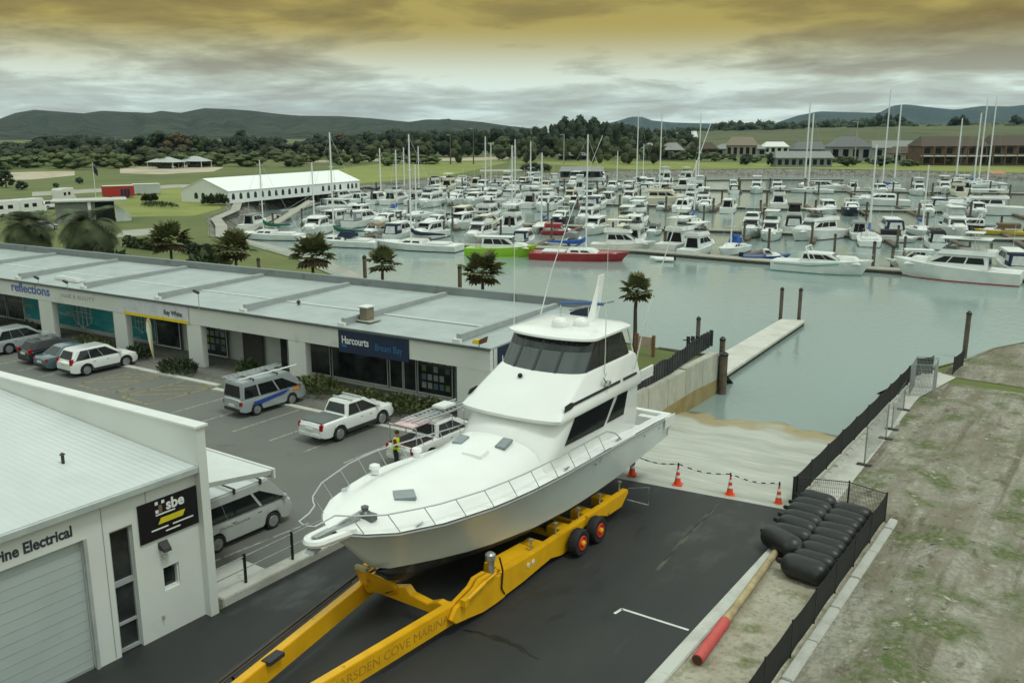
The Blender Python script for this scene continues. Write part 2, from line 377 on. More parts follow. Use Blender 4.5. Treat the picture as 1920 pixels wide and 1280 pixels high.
lines('parking_lines', [((x, 28.2), (x, 33.0)) for x in (-26.3,-28.95,-31.6,-34.2,-36.86,-39.5,-42.15,-55.4,-58.0,-60.7,-63.3)] + [((-25.8,17.6),(-25.35,22.7)), ((-28.8,17.6),(-28.4,22.7))], .11, .011, lineold)
ys = []
for x0, x1 in ((-47.2,-44.6), (-51.9,-49.4)):
    ys += [((x0,28.6),(x0,33)), ((x1,28.6),(x1,33)), ((x0,28.6),(x1,28.6))]
    ys += [((x0, 29 + 1.3*k), (min(x1, x0 + 2.6), 29 + 1.3*k + 2.4 if 29 + 1.3*k + 2.4 < 33 else 33)) for k in range(3)]
ys += [((-48.6,28.9),(-47.7,29.6)), ((-48.6,29.6),(-48.0,30.3)), ((-48.4,29.0),(-48.2,30.4))]
lines('hatched_marking', ys, .13, .0105, lineyel)
tr_pts = [(-12.9,33.6),(-12.75,33.7),(-12.6,31.0),(-12.45,28.6),(-12.3,26.9),(-12.42,26.7),(-12.6,28.5),(-12.8,31.0)]
sheet('sand_trail', tr_pts, .0115, layered('sand_trail', (.10,.095,.075), [((.030,.031,.031),1.5,.5,.1,(3,.6,1))], .9, .2, 20))
wet = layered('wet_patch', (.008,.0085,.009), [((.014,.015,.015),2.,.5,.15,(1,1,1))], .38, .1, 40)
crk = []
for k in range(15): f = k/14; crk.append((-15.6 + 2.7*f + .10*math.sin(k*1.9), 19.9 + .25*math.sin(f*3.1) + .06*math.sin(k*2.7), .03 + .07*math.sin(math.pi*f)*(1 + .6*math.sin(k*1.3))))
sheet('wet_patch', [(x, y - w) for x, y, w in crk] + [(x, y + w) for x, y, w in reversed(crk)], .0105, wet)
# kerbs
kind(MB().box(-9.68,-9.22,-6,31.5,-.1,.13).build('kerb', kerb_m, bevel=.03), 'structure')
kl = MB().box(-23.33,-22.77,16.6,33.0,-.1,.30)
kind(kl.build('kerb_wall', kerb_m, bevel=.03), 'structure')
mb = MB(); y = -6.
while y < 35: mb.box(-6.62,-6.30,y,y+2.36,-.05,.16 + random.uniform(-.015,.02)); y += 2.4
kind(mb.build('kerb_blocks', kerb_m, bevel=.03), 'structure')
kind(MB().hexa([(-23.9,33.6,0),(-23.5,33.3,0),(-44,32.4,0),(-44,32.8,0)], [(-23.9,33.6,.12),(-23.5,33.3,.12),(-44,32.4,.12),(-44,32.8,.12)]).build('kerb_edge', kerb_m), 'structure')
kind(MB().hexa([(-44.4,33.4,0),(-44.4,33.0,0),(-100,30.2,0),(-100,30.6,0)], [(-44.4,33.4,.12),(-44.4,33.0,.12),(-100,30.2,.12),(-100,30.6,.12)]).build('kerb_edge', kerb_m), 'structure')
# concrete walk along the ramp, dirt, sandy strip
sheet('walkway', [(-10.12,35.2),(-8.75,35.2),(-8.9,44),(-9.2,54.5),(-8.2,60.5),(-10.12,61.8)], .05, concrete)
mb = MB(); y = 36.
while y < 60: mb.box(-10.12,-9.92,y,y+.84,.0,.13 + random.uniform(-.02,.03)); y += .9
kind(mb.build('ramp_kerb', kerb_m, bevel=.04), 'structure')
sheet('sandy_strip', [(-9.3,-6),(-6.5,-6),(-6.5,35.6),(-9.3,35.6)], .03, strip_m)
def hn(x, y): return math.sin(x*.9 + 1.7*math.sin(y*.31)) * math.sin(y*.53 + .8*math.sin(x*.5)) 
mb = MB(); xs = [-6.4 + .45*i for i in range(110)]; ysx = [-6 + .5*j for j in range(132)]
def edge_x(y): return -6.45 if y < 35.7 else (-8.85 - .02*(y-36) if y < 54 else -9.2 + (y-54)*.16)
for y in ysx:
    for i, x in enumerate(xs):
        ex = edge_x(y); xx = ex + (x + 6.4) * (1 if i else 1)
        k = min(1, (xx - ex) / 2.5); top = min(1, max(0, (59 - y + .0*xx) / 1.2))
        z = .05 + k * (.10*hn(xx*1.3, y*1.1) + .05*hn(xx*3.1+4, y*2.7) + .09 + .016*max(0, xx+6)) + .16*k*math.exp(-((xx - ex - 2.2 - .4*math.sin(y*.3))**2)*1.2)
        z = z * top + (.02 if top == 0 else 0) - (.5 if y > 59.3 else 0)
        mb.v.append((xx, y, z))
nx = len(xs)
for j in range(len(ysx)-1):
    for i in range(nx-1):
        a = j*nx + i; mb.f.append((a, a+1, a+nx+1, a+nx))
kind(mb.build('dirt_ground', dirt_m, smooth=True, ang=80), 'structure')
sheet('lower_ground', [(-9.6,60.6),(40,59),(40,78),(20,78.9),(-5.4,74.9),(-7.3,70.9),(-8.55,65.9)], .03, dirt_m)

# far shore lawn, fields, sand and hills
sheet('shore_lawn', [(-262,372),(-165,327),(-146,348),(-120,375),(-78,380),(-41,381),(110,381),(110,446),(-60,440),(-150,432),(-230,410)], .02, lawn)
sheet('tent_lawn', [(-182,100),(-150,93),(-141,103),(-150,116),(-165,127),(-179,150),(-188,192),(-196,246),(-262,380),(-300,330),(-230,190),(-210,130)], .02, lawn)
for q in ([(0,338),(60,337),(140,329),(140,321),(70,322),(0,324)], [(225,325),(300,327),(400,322),(420,314),(330,310),(225,314)], [(560,306),(700,303),(940,301),(970,294),(830,296),(600,301)]):
    sheet('sand', [tuple(at(*p, .06).xy) for p in q], .06, sand)
sheet('road', [tuple(at(*p, .06).xy) for p in ((60,368),(330,352),(420,350),(420,346),(330,346),(60,360))], .05, pathm)
sheet('road', [tuple(at(*p, .06).xy) for p in ((215,445),(300,440),(285,428),(230,432))], .05, pathm)
sheet('road', [tuple(at(*p, .06).xy) for p in ((900,322),(1010,320),(1010,317),(900,318))], .05, pathm)
def terrain(name, prof, d0, d1, m, folds, back=1.25, seed=1):
    """a range of hills whose crest runs through prof (pixel profile) at distance d1, foot at d0"""
    rnd = random.Random(seed); mb = MB(); xs = []; x = prof[0][0]
    while x <= prof[-1][0]: xs.append(x); x += 9
    K = 9
    for x in xs:
        for (a, ya), (c, yc) in zip(prof, prof[1:]):
            if a <= x <= c: py = ya + (yc-ya)*(x-a)/(c-a); break
        top = far(x, py, d1).z
        for k in range(K + 2):
            s = k / K
            if k <= K: d = d0 + (d1-d0)*s; z = top * (s**.8)
            else: d = d1 * back; z = top * .3
            w = math.sin(math.pi*min(1, s))
            f = folds * w * (math.sin(x*.045 + s*2) + .6*math.sin(x*.11 + 1 + s*3.1) + .4*math.sin(x*.23 + s*5))
            p = far(x + 5*w*math.sin(s*7 + x*.02), 300, d); mb.v.append((p.x, p.y, max(-1, z + f) if k else -2))
    n = K + 2
    for i in range(len(xs)-1):
        for k in range(n-1):
            a = i*n + k; mb.f.append((a, a+n, a+n+1, a+1))
    return kind(mb.build(name, m, smooth=True, ang=80), 'structure')
hill_m = layered('hill_bush', (.020,.034,.020), [((.036,.052,.026),.006,.52,.08,(1,1,1)), ((.012,.020,.013),.018,.54,.08,(1,1,1)), ((.07,.11,.03),.0016,.68,.03,(1,1,1))], .95, 1., .02, 25.)
hill_b = layered('far_hill_bush', (.022,.04,.035), [((.034,.055,.042),.002,.52,.1,(1,1,1))], .95, 1., .006, 40.)
terrain('hills', [(-500,240),(-300,228),(-100,222),(0,226),(40,212),(75,206),(115,209),(165,213),(200,208),(240,210),(290,212),(310,208),(345,212),(390,203),(440,205),(480,208),(520,213),(560,217),(640,218),(700,222),(770,229),(800,224),(860,225),(905,229),(950,236),(1010,243)], 1700, 2700, hill_m, 7)
terrain('far_hills', [(1040,244),(1100,240),(1160,226),(1180,219),(1200,219),(1220,226),(1260,230),(1340,232),(1440,234),(1490,217),(1530,209),(1600,211),(1640,212),(1665,198),(1690,196),(1740,202),(1780,206),(1830,199),(1880,200),(1920,196),(2100,190),(2300,205),(2500,230)], 5200, 7000, hill_b, 10, seed=4)
prof = [(1180,246),(1260,245),(1340,243),(1440,239),(1560,235),(1680,233),(1800,232),(1920,230),(2150,226),(2400,230)]
terrain('field', prof, 620, 1500, meadow, .5, seed=2)
# ================================================================== THE BIG BOAT ON THE TRAILER  (local x across, y aft from the bow, z up from the road)
def interp(tab, u):
    if u <= tab[0][0]: return tab[0][1]
    for (a, b), (c, d) in zip(tab, tab[1:]):
        if u <= c:
            s = (u-a)/(c-a); return b + (d-b)*s
    return tab[-1][1]
HB = [(0,.16),(.25,.42),(.6,.68),(1.5,1.12),(3,1.65),(5,2.1),(7,2.35),(9,2.47),(12,2.5),(15,2.45),(18.7,2.3)]
ZS = [(0,4.02),(.6,3.85),(1.5,3.66),(3.2,3.5),(4.6,3.43),(6,3.38),(8,3.35),(10,3.32),(12,3.28),(14,3.2),(16.6,3.05),(18.7,2.85)]
HW = [(1.7,.0),(2.4,.2),(4,.75),(6,1.35),(8,1.75),(10,2.0),(13,2.15),(18.7,2.15)]
ZW = [(1.7,2.06),(3.4,1.80),(5,1.63),(6.7,1.55),(8,1.5),(11.5,1.52),(13.6,1.60),(15,1.70),(18.7,1.92)]
ZK = [(1.7,2.04),(2.2,1.55),(3,1.2),(4.5,.98),(7,.86),(12,.86),(18.7,1.25)]
HBS = [(0,.16),(.25,.62),(.5,.92),(1.5,1.55),(3.5,2.22),(5,2.42),(7,2.48),(9,2.5),(12,2.5),(15,2.45),(18.7,2.3)]
ZSS = [(0,4.04),(.5,4.12),(1.5,4.08),(3.5,3.98),(5,3.88),(7,3.68),(9,3.47),(11,3.33),(12,3.28),(14,3.2),(16.6,3.05),(18.7,2.85)]
def hb_(u, s): return interp(HB if s > 0 else HBS, u)
def zs_(u, s): return interp(ZS if s > 0 else ZSS, u)
yacht = thing('motor_yacht', 'big white flybridge motor yacht propped on the yellow boat trailer', 'motor yacht', (-17.6, 16.6, 0), R(1.55))
us = [0,.12,.3,.6,1,1.5,2.2,3,4,5,6,7,8,9,10,11,12,13.5,15,16.6,17.8,18.7]
mb = MB(); rings = []
for u in us:
    if u < 1.7:                                   # the raked stem above the waterline
        s = u / 1.7; zw = 4.02 - .12 + (2.06 - 3.9) * s; hw = .02
    else: hw, zw = max(.02, interp(HW, u)), interp(ZW, u)
    ring = []
    for sd in (-1, 1):
        hb, zs = hb_(u, sd), zs_(u, sd); half = []
        for k in range(7):
            t = k / 6; fl = math.sin(math.pi*t) * .10 * max(0, 1 - u/11)
            half.append((sd*(hw + (hb-hw)*(t - fl)), u, zw + (zs-zw)*t))
        ring += half[::-1] if sd < 0 else half
    rings.append(ring)
full = rings
mb.loft(full, False, False)
mb.add(full[-1], [tuple(range(14))])
mb.build('hull', mat('topside_white', (.63,.69,.675), .32, var=.05, scale=.5, coat=.2, dirt=((.50,.50,.44), .9, .66)), yacht, True, ang=50)
mb = MB(); full = []
for u in [1.72,2.2,3,4,5,6,7,8,9,10,11.5,13,15,17,18.7]:
    hw, zw, zk = max(.01, interp(HW, u)), interp(ZW, u), interp(ZK, u)
    hc = hw * (.86 if u > 4 else .7); zc = zk + (zw-zk) * (.62 if u > 4 else .5)
    r = [(.05, u, zk), (hc*.55, u, zk + (zc-zk)*.5), (hc, u, zc), (hc + .06, u, zc + .03), (hw, u, zw)]
    full.append([(-p[0], p[1], p[2]) for p in reversed(r)] + r)
mb.loft(full, False, False); mb.add(full[-1], [tuple(range(len(full[-1])))])
mb.build('hull_bottom', antifoul, yacht, True, ang=40)
# keel and rudder skegs
mb = MB(); mb.prism([(7,.86),(18,1.2),(17.6,.78),(9,.66)], -.09, .09, 'X'); mb.build('keel', antifoul, yacht)
for s in (-1, 1):
    MB().prism([(17.3,1.25),(17.9,1.3),(17.8,.55),(17.45,.6)], s*.95-.03, s*.95+.03, 'X').build('rudder', antifoul, yacht); MB().tube([(s*.95,14.2,1.25),(s*.95,17,.8)], .05, 6).build('propeller_shaft', steel, yacht)
# rub rail
for s in (-1, 1):
    MB().tube([(s*(hb_(u,s)+.012), u, zs_(u,s)-.06) for u in us], .032, 6).build('rub_rail', mat('rub_rail_grey', (.30,.31,.31), .5), yacht, True)
# deck with low bulwark lip, cambered foredeck rising into the deckhouse front
def trunk(u):                                      # height of the raised foredeck above the sheer
    return interp([(0,0),(1.5,.02),(3,.16),(5,.34),(7,.60),(8.3,1.0)], u)
mb = MB(); full = []
for u in [.02,.15,.3,.6,1,1.5,2.2,3,4,5,6,7,7.8,8.3]:
    t = trunk(u); ring = []; zc = (zs_(u,1) + zs_(u,-1))/2
    for sd in (-1, 1):
        r = []
        for f, g in ((.985,.0),(.95,.01),(.86,.03),(.80,.10),(.74,.40),(.66,.68),(.5,.86),(.25,.97),(0,1.)):
            r.append((sd*hb_(u,sd)*f, u, zs_(u,sd)*f + zc*(1-f) + .01 + g*t + .03*(1-f)))
        ring += r if sd < 0 else r[:-1][::-1]
    full.append(ring)
mb.loft(full, False, False); mb.build('foredeck', white, yacht, True, ang=60)
mb = MB()
for s in (-1, 1):                                  # side decks and cockpit coamings
    prev = None
    rr = [[(s*hb_(u,s)*.985, u, zs_(u,s)+.01), (s*hb_(u,s)*.94, u, zs_(u,s)+.03), (s*(1.85 if u < 15.7 else interp(HB,u)-.42), u, interp(ZS,u)+.045), (s*(1.85 if u < 15.7 else interp(HB,u)-.42), u, interp(ZS,u)-(.0 if u < 15.7 else .95))] for u in (8.2,9,10,11,12,13,14,15,15.65,15.75,16.6,17.6,18.4)]
    mb.loft(rr, False, False)
mb.box(-2.25,2.25,18.35,18.66,2.0,2.93).quad((-1.95,15.6,1.98),(1.95,15.6,1.98),(1.95,18.4,1.98),(-1.95,18.4,1.98))
mb.box(.95,1.85,17.9,18.3,1.98,2.8).box(-1.85,-.95,17.9,18.3,1.98,2.8)
mb.build('cockpit', white, yacht, bevel=.02)
def outline(uf, sweep, ua, hw, z, n=7, rc=.16):
    """plan ring: curved front, straight sides, square stern"""
    pts = []
    for i in range(2*n + 1):
        a = -1 + i / n; v = hw * math.sin(a*math.pi/2) ; pts.append((v, uf + sweep * (1 - math.cos(a*math.pi/2)) , z))
    pts += [(hw, ua - rc, z), (hw - rc, ua, z), (-hw + rc, ua, z), (-hw, ua - rc, z)]
    return pts
mb = MB()                                          # saloon: deckhouse under the bridge
mb.loft([outline(7.2,1.4,15.6,1.98,3.2), outline(7.6,1.4,15.6,2.05,3.75), outline(8.6,1.1,15.6,2.05,4.55), outline(9.0,1.0,15.6,2.06,5.02)], True)
mb.build('deckhouse', white, yacht, True, ang=50)
mb = MB()                                          # bridge fairing with its overhanging brow
mb.loft([outline(9.05,.55,15.7,2.0,4.97), outline(8.74,.45,15.75,2.12,5.0), outline(8.72,.45,15.8,2.14,5.12), outline(8.95,.5,15.8,2.08,5.3), outline(10.6,.75,15.7,1.88,6.22), outline(10.72,.75,15.6,1.82,6.30), outline(10.95,.7,15.5,1.7,6.31)], True)
mb.build('bridge_fairing', white, yacht, True, ang=50)
mb = MB(); mb.box(-2.1,2.1,15.65,16.9,5.02,5.14); mb.box(-2.1,-2.0,15.7,16.9,5.14,5.5).box(2.0,2.1,15.7,16.9,5.14,5.5); mb.build('bridge_overhang', white, yacht, bevel=.03)
# bridge glazing and its hardtop
g = MB(); g.loft([outline(10.74,.75,15.15,1.80,6.29), outline(11.65,.72,14.45,1.80,7.36)], False)
gl = g.build('windscreen', shield, yacht, True, ang=30)
for s in (-1, 1):
    for (a, b_, c, d) in ((11.55,13.0,13.12,12.42), (13.1,15.08,14.4,13.22)):
        mb = MB(); mb.plate([(s*1.815,a,6.33),(s*1.815,b_,6.33),(s*1.815,d if False else c,7.33),(s*1.815,d,7.33)][::s], .01); mb.build('side_window', glass, yacht)
mull = mat('mullion_dark', (.03,.03,.035), .4)
for v in (-.95, -.05, .85):                        # dark mullions of the windscreen
    i = v / 1.8; a = math.asin(max(-1, min(1, i))); u0 = 10.74 + .75*(1-math.cos(a)); u1 = 11.65 + .72*(1-math.cos(a))
    MB().beam((v, u0-.012, 6.30), (v*.98, u1-.012, 7.35), .10, .03, (0, -1, .5)).build('mullion', mull, gl)
for s in (-1, 1): MB().beam((s*1.79,11.5,6.3), (s*1.79,12.38,7.36), .12, .06, (1, 0, 0)).build('mullion', mull, gl)
mb = MB(); mb.loft([[(v*1.003, u-.035, z) for v, u, z in outline(11.37,.735,14.6,1.805,7.02)], [(v*1.003, u-.035, z) for v, u, z in outline(11.67,.72,14.45,1.81,7.37)]], False)
mb.build('visor_band', glass, gl, True, ang=30)
for s in (-1, 1): MB().tube([(s*1.75,15.55,6.3),(s*1.75,15.0,7.36)], .035, 6).build('aft_stanchion', white, yacht)
mb = MB(); mb.loft([outline(11.5,.7,15.2,1.86,7.37,rc=.4), outline(11.4,.7,15.3,1.95,7.42,rc=.4), outline(11.42,.7,15.3,1.95,7.5,rc=.4), outline(11.6,.65,15.15,1.75,7.57,rc=.4), outline(12.2,.4,14.6,1.0,7.62,rc=.3)], True)
ht = mb.build('hardtop', white, yacht, True, ang=50)
for (v, u, r, h) in ((-.05,12.75,.33,.34), (.55,13.35,.31,.30)):
    MB().lathe([(r*.9,7.6),(r,7.66),(r*1.0,7.6+h*.55),(r*.8,7.6+h*.9),(r*.4,7.6+h*1.08),(.01,7.6+h*1.12)], 18, (v, u, 0)).build('radar_dome', white, ht, True)
mb = MB(); mb.loft([[(.55-w, u-.35, z),(.55+w, u-.35, z),(.55+w*.6, u+.1, z),(.55-w*.6, u+.1, z)] for w, u, z in ((.16,14.4,7.55),(.12,14.7,8.2),(.05,15.0,9.0),(.03,15.1,9.4))]); mb.build('signal_mast', white, ht, bevel=.01)
MB().tube([(-1.1,14.6,8.12),(0,14.55,8.25),(.9,14.5,8.30)], .065, 7).build('rolled_cover', mat('cover_blue', (.05,.11,.28), .8), ht, True)
for v, z in ((-1.1,8.1),(.2,8.2)): MB().tube([(v,14.6,7.55),(v,14.6,z)], .03).build('cover_post', stainless, ht)
# black side windows of the saloon, black bridge stripe
for s in (-1, 1):
    for q in (((9.51,4.1),(10.26,5.0),(13.34,4.97),(12.5,4.02)), ((12.76,4.06),(13.66,4.97),(14.51,4.95),(14.19,4.04))):
        MB().plate([(s*2.07, u, z) for u, z in (q if s > 0 else q[::-1])], .012).build('saloon_window', glass, yacht)
    for u0, u1, hd in ((9.55,13.82,1), (14.1,15.3,0)):
        mb = MB(); k = s*2.11
        xz = lambda u, z: (s*(2.075 - max(0, z - 5.32)*.21 + .03), u, z)
        if hd: mb.plate([xz(u, z) for u, z in ((9.42,5.36),(9.5,5.56),(9.95,5.6),(10.15,5.54),(13.82,5.54),(13.82,5.44),(10.15,5.44),(9.9,5.38))], .012)
        else: mb.plate([xz(u, z) for u, z in ((14.1,5.44),(14.1,5.54),(15.3,5.54),(15.3,5.44))], .012)
        mb.build('side_stripe', black, yacht)
# searchlight on the bridge front, wipers, side lamp
MB().lathe([(.05,0),(.09,.02),(.09,.12),(.02,.16)], 10, (-.35, 10.35, 6.08)).build('searchlight', black, yacht, True)
for v in (-1.0, -.75): MB().tube([(v, 11.35, 7.3), (v+.12, 11.1, 6.95)], .012, 5).build('wiper', black, gl)
mb = MB(); mb.box(2.06,2.22,12.55,12.75,5.6,5.78).tube([(2.1,12.6,5.7),(2.12,12.3,5.95),(2.12,12.5,6.1)], .04); mb.build('outrigger_base', stainless, yacht)
# pulpit, anchor gear, hatches, vents
mb = MB(); lo = []
for i in range(13):
    a = -math.pi/2 + math.pi*i/12; lo.append((.27*math.sin(a), -.55 - .34*math.cos(a), 4.0))
lo = [(-.36,.5,3.93)] + lo + [(.36,.5,3.93)]
mb.tube(lo, .13, 8); mb.build('bow_pulpit', white, yacht, True)
mb = MB(); mb.box(-.09,.09,-.7,1.1,4.03,4.12).tube([(0,-.95,3.86),(0,.3,4.16),(0,1.2,4.2)], .035); mb.prism([(-.95,3.7),(-.75,3.95),(-.6,3.75)], -.16, .16, 'X'); mb.build('anchor', steel, yacht)
mb = MB(); mb.lathe([(.17,3.9),(.17,4.1),(.10,4.16),(.12,4.28),(.02,4.33)], 12, (0,1.35,0)); mb.box(-.1,.36,1.22,1.48,3.9,4.1); mb.build('windlass', mat('windlass_grey', (.13,.14,.14), .4, .4), yacht, True)
hg = mat('hatch_grey', (.20,.23,.24), .15)
def deckz(u): return (zs_(u,1) + zs_(u,-1))/2 + .04 + trunk(u)
for v, u, w, l in ((-.05,3.2,.62,.62), (.55,7.9,.42,.55), (-1.1,7.6,.42,.5)):
    z = deckz(u) - abs(v)*.03; mb = MB(); sl = (trunk(u+.3)+interp(ZS,u+.3)-trunk(u-.3)-interp(ZS,u-.3))/.6
    c = [(v-w/2,u-l/2),(v+w/2,u-l/2),(v+w/2,u+l/2),(v-w/2,u+l/2)]
    if v == -.05: c = [(v,u-l*.75),(v+w*.8,u),(v,u+l*.75),(v-w*.8,u)]
    mb.hexa([(x, y, z - .03 + sl*(y-u)) for x, y in c], [(x, y, z + .06 + sl*(y-u)) for x, y in c]); mb.build('deck_hatch', hg, yacht, bevel=.015)
mb = MB(); z = deckz(7.0); mb.hexa([(-.45,6.75,z-.25),(.35,6.75,z-.25),(.35,7.3,z-.1),(-.45,7.3,z-.1)], [(-.45,6.75,z+.05),(.35,6.75,z+.05),(.35,7.3,z+.14),(-.45,7.3,z+.14)]); mb.build('deck_box', white, yacht, bevel=.03)
for v, u in ((-1.75,4.1), (-2.0,6.6)):
    MB().lathe([(.13,0),(.13,.12),(.2,.2),(.17,.3),(.02,.36)], 12, (v-.3, u, zs_(u,-1)+.03)).build('deck_vent', white, yacht, True)
for s in (-1, 1):
    for u in (2.3, 9.2, 13.2):
        mb = MB(); v = s*(hb_(u,s)-.14); z = zs_(u,s)+.03; mb.box(v-.03,v+.03,u-.16,u+.16,z+.05,z+.09).box(v-.02,v+.02,u-.07,u-.03,z,z+.06).box(v-.02,v+.02,u+.03,u+.07,z,z+.06); mb.build('cleat', stainless, yacht)
# bow rail: one stainless rail each side, every post a part
railm = mat('rail_steel', (.52,.54,.54), .3, .5, var=.05)
for s in (-1, 1):
    up = [(s*max(.34, hb_(u,s)-.10), u-.42, zs_(u,s)+.70) for u in (.2,.35,.55,.8,1.1,1.5,2,2.6,3.3,4.1,5,6,7,8,9,10,11,12,12.6)]
    rp = [(s*.05,-1.02,4.58),(s*.3,-.95,4.6),(s*.36,-.5,4.66)] + up + [(s*2.32,13.0,interp(ZS,13.2)+.4),(s*2.36,13.5,interp(ZS,13.5)+.02)]
    MB().tube(rp, .024, 6).build('bow_rail', railm, yacht, True)
    for u in (.6,1.6,2.75,3.9,5.05,6.2,7.35,8.5,9.65,10.8,11.9):
        v = s*(hb_(u,s)-.05); MB().tube([(v, u, zs_(u,s)+.02), (s*max(.34, hb_(u,s)-.10), u-.45, zs_(u,s)+.70)], .016, 5).build('rail_post', railm, yacht)
# outriggers and whip aerials
pole = mat('pole_white', (.70,.72,.70), .4)
for nm, pts, r in (('outrigger', [(2.1,15.0,5.7),(2.3,15.3,7.4),(2.7,15.8,9.6),(3.3,16.6,12.6),(3.9,17.4,15.3)], .03), ('outrigger', [(-2.1,14.2,5.7),(-2.1,14.5,7.2),(-1.85,15.1,9.3),(-1.4,16.0,11.8),(-.75,17.3,14.8)], .03),
                   ('whip_aerial', [(1.95,12.7,5.6),(1.95,12.75,11.0)], .022), ('whip_aerial', [(-1.9,12.3,5.6),(-1.9,12.35,10.6)], .022)):
    MB().tube(pts, r, 6, r*.45).build(nm, pole, yacht)
for s in (-1, 1): MB().box(s*2.36-.02, s*2.36+.02, 17.7, 18.72, 2.5, 2.94).build('corner_plate', white, yacht)
for u in (11.2, 15.6, 17.2):
    MB().lathe([(.05,0),(.05,.02),(.01,.03)], 10, (interp(HB,u)*.985+.0, u, interp(ZS,u)-.32), 'X').build('side_outlet', stainless, yacht)

# ================================================================== TRAILER (world aligned, drawbar end at -y)
tr_ = thing('boat_trailer', 'yellow hydraulic boat trailer on red-hubbed wheels carrying the motor yacht', 'boat trailer', (0, 0, 0))
side = [(22.0,1.12),(22.6,1.02),(24.13,.96),(30.81,.95),(30.85,.80),(30.29,.37),(29.15,.39),(28.55,.62),(27.9,.66),(27.3,.62),(26.85,.40),(26.66,.05),(25.75,-.0),(25.72,.06),(25.03,.30),(24.2,.24),(23.3,.16),(22.1,.12)]
side = [(y, max(z, .13)) for y, z in side]
XR, XL = -15.72, -19.25
for x in (XR, XL): MB().prism(side, x-.13, x+.13, 'X').build('side_beam', yellow, tr_, bevel=.02)
red = mat('wheel_red', (.62,.03,.012), .45, var=.08)
for x in (-15.27, -19.70):
    for y in (26.35, 27.66):
        mb = MB(); rr = .50; s = 1 if x > -17 else -1
        w = mb.lathe([(.27,-.17),(.36,-.2),(.46,-.19),(.5,-.13),(.5,.13),(.46,.19),(.36,.2),(.27,.17)], 28, (x, y, rr), 'X').build('wheel', rubber, tr_, True)
        MB().lathe([(.275,.15),(.275,.19),(.25,.215),(.21,.20),(.15,.178),(.02,.176)] if s > 0 else [(.02,-.176),(.15,-.178),(.21,-.20),(.25,-.215),(.275,-.19),(.275,-.15)], 24, (x, y, rr), 'X').build('rim', red, w, True)
        MB().lathe([(.11,.15),(.11,.24),(.07,.28),(.01,.29)] if s > 0 else [(.01,-.29),(.07,-.28),(.11,-.24),(.11,-.15)], 14, (x, y, rr), 'X').build('hub', yellow, w, True)
MB().box(-19.6,-15.4,26.25,26.45,.42,.58).box(-19.6,-15.4,27.56,27.76,.42,.58).build('axle', yellow, tr_)
# support arms with pads under the hull, seen over the beam
for y in (24.75, 26.5, 28.2, 29.8):
    for x, s in ((XR, -1), (XL, 1)):
        mb = MB(); mb.hexa([(x+s*.13,y-.28,.55),(x+s*.85,y-.28,.45),(x+s*.85,y+.32,.45),(x+s*.13,y+.32,.55)], [(x+s*.13,y-.28,.84),(x+s*.85,y-.28,.84),(x+s*.85,y+.32,.84),(x+s*.13,y+.32,.84)]); mb.build('support_arm', yellow, tr_, bevel=.02)
for y in (24.0, 25.6, 27.2, 28.8, 30.4):
    for x in (XR-.06, XL+.06):
        mb = MB(); mb.tube([(x,y,.9),(x,y,1.34)], .035, 8).box(x-.06,x+.06,y-.07,y+.07,1.33,1.39); mb.build('support_post', steel, tr_)
for x, s in ((XR, 1), (XL, -1)):                   # front corner: hinge block, ram and jack post
    blk = [(22.1,1.12),(21.75,1.02),(21.3,1.32),(20.75,1.34),(20.5,1.15),(20.1,1.05),(19.55,.92),(19.3,.62),(19.5,.42),(20.2,.30),(20.9,.16),(21.6,.14),(22.1,.16)]
    MB().prism(blk, x-.17, x-.03, 'X').prism(blk, x+.05, x+.19, 'X').prism([(20.0,.4),(22.1,.2),(22.1,.95),(20.4,.85)], x-.03, x+.05, 'X').build('hinge_block', yellow, tr_, bevel=.015)
    MB().tube([(x+s*.26,19.9,1.02),(x+s*.26,20.9,1.22)], .07, 10).tube([(x+s*.26,20.9,1.22),(x+s*.26,21.5,1.28)], .04, 8).box(x+s*.26-.10,x+s*.26+.10,19.75,19.95,.9,1.12).build('hydraulic_ram', yellow, tr_)
    mb = MB(); mb.tube([(x,21.55,1.1),(x,21.55,1.62)], .09, 10).lathe([(.14,1.6),(.17,1.68),(.17,1.84),(.10,1.9)], 12, (x,21.55,0)).box(x-.05,x+.05,21.6,21.7,1.0,1.7); mb.build('jack_post', steel, tr_)
    MB().hexa([(x-s*.13,22.1,.7),(x-s*.72,22.1,.7),(x-s*.72,24.2,.7),(x-s*.13,24.2,.7)], [(x-s*.13,22.1,1.10),(x-s*.66,22.1,1.16),(x-s*.66,24.2,1.02),(x-s*.13,24.2,.95)]).build('top_plate', yellow, tr_, bevel=.02)
    MB().tube([(x+s*.22,21.75,1.7),(x+s*.24,21.9,1.2),(x+s*.23,21.85,.6),(x+s*.2,22.05,.3)], .03, 6).build('hydraulic_hose', rubber, tr_)
# cross member under the bow with saddle plates
mb = MB(); mb.prism([(-19.2,.95),(-18.7,.84),(-18.2,.84),(-17.5,1.06),(-17.3,.86),(-16.6,.78),(-16.2,.96),(-15.75,.9),(-15.75,.5),(-19.2,.5)], 19.45, 19.75, 'Y'); mb.build('cross_member', yellow, tr_, bevel=.02)
mb = MB(); mb.hexa([(-19.15,19.2,.75),(-18.7,19.0,.7),(-17.75,19.5,.7),(-17.9,19.8,.75)], [(-18.78,18.55,1.75),(-18.25,18.55,1.78),(-17.75,19.0,1.35),(-17.95,19.25,1.3)]); mb.build('bow_rest', yellow, tr_, bevel=.03)
MB().box(-18.75,-18.25,18.52,18.66,1.72,1.86).build('rest_pad', mat('pad_tan', (.45,.38,.22), .7), tr_, bevel=.02)
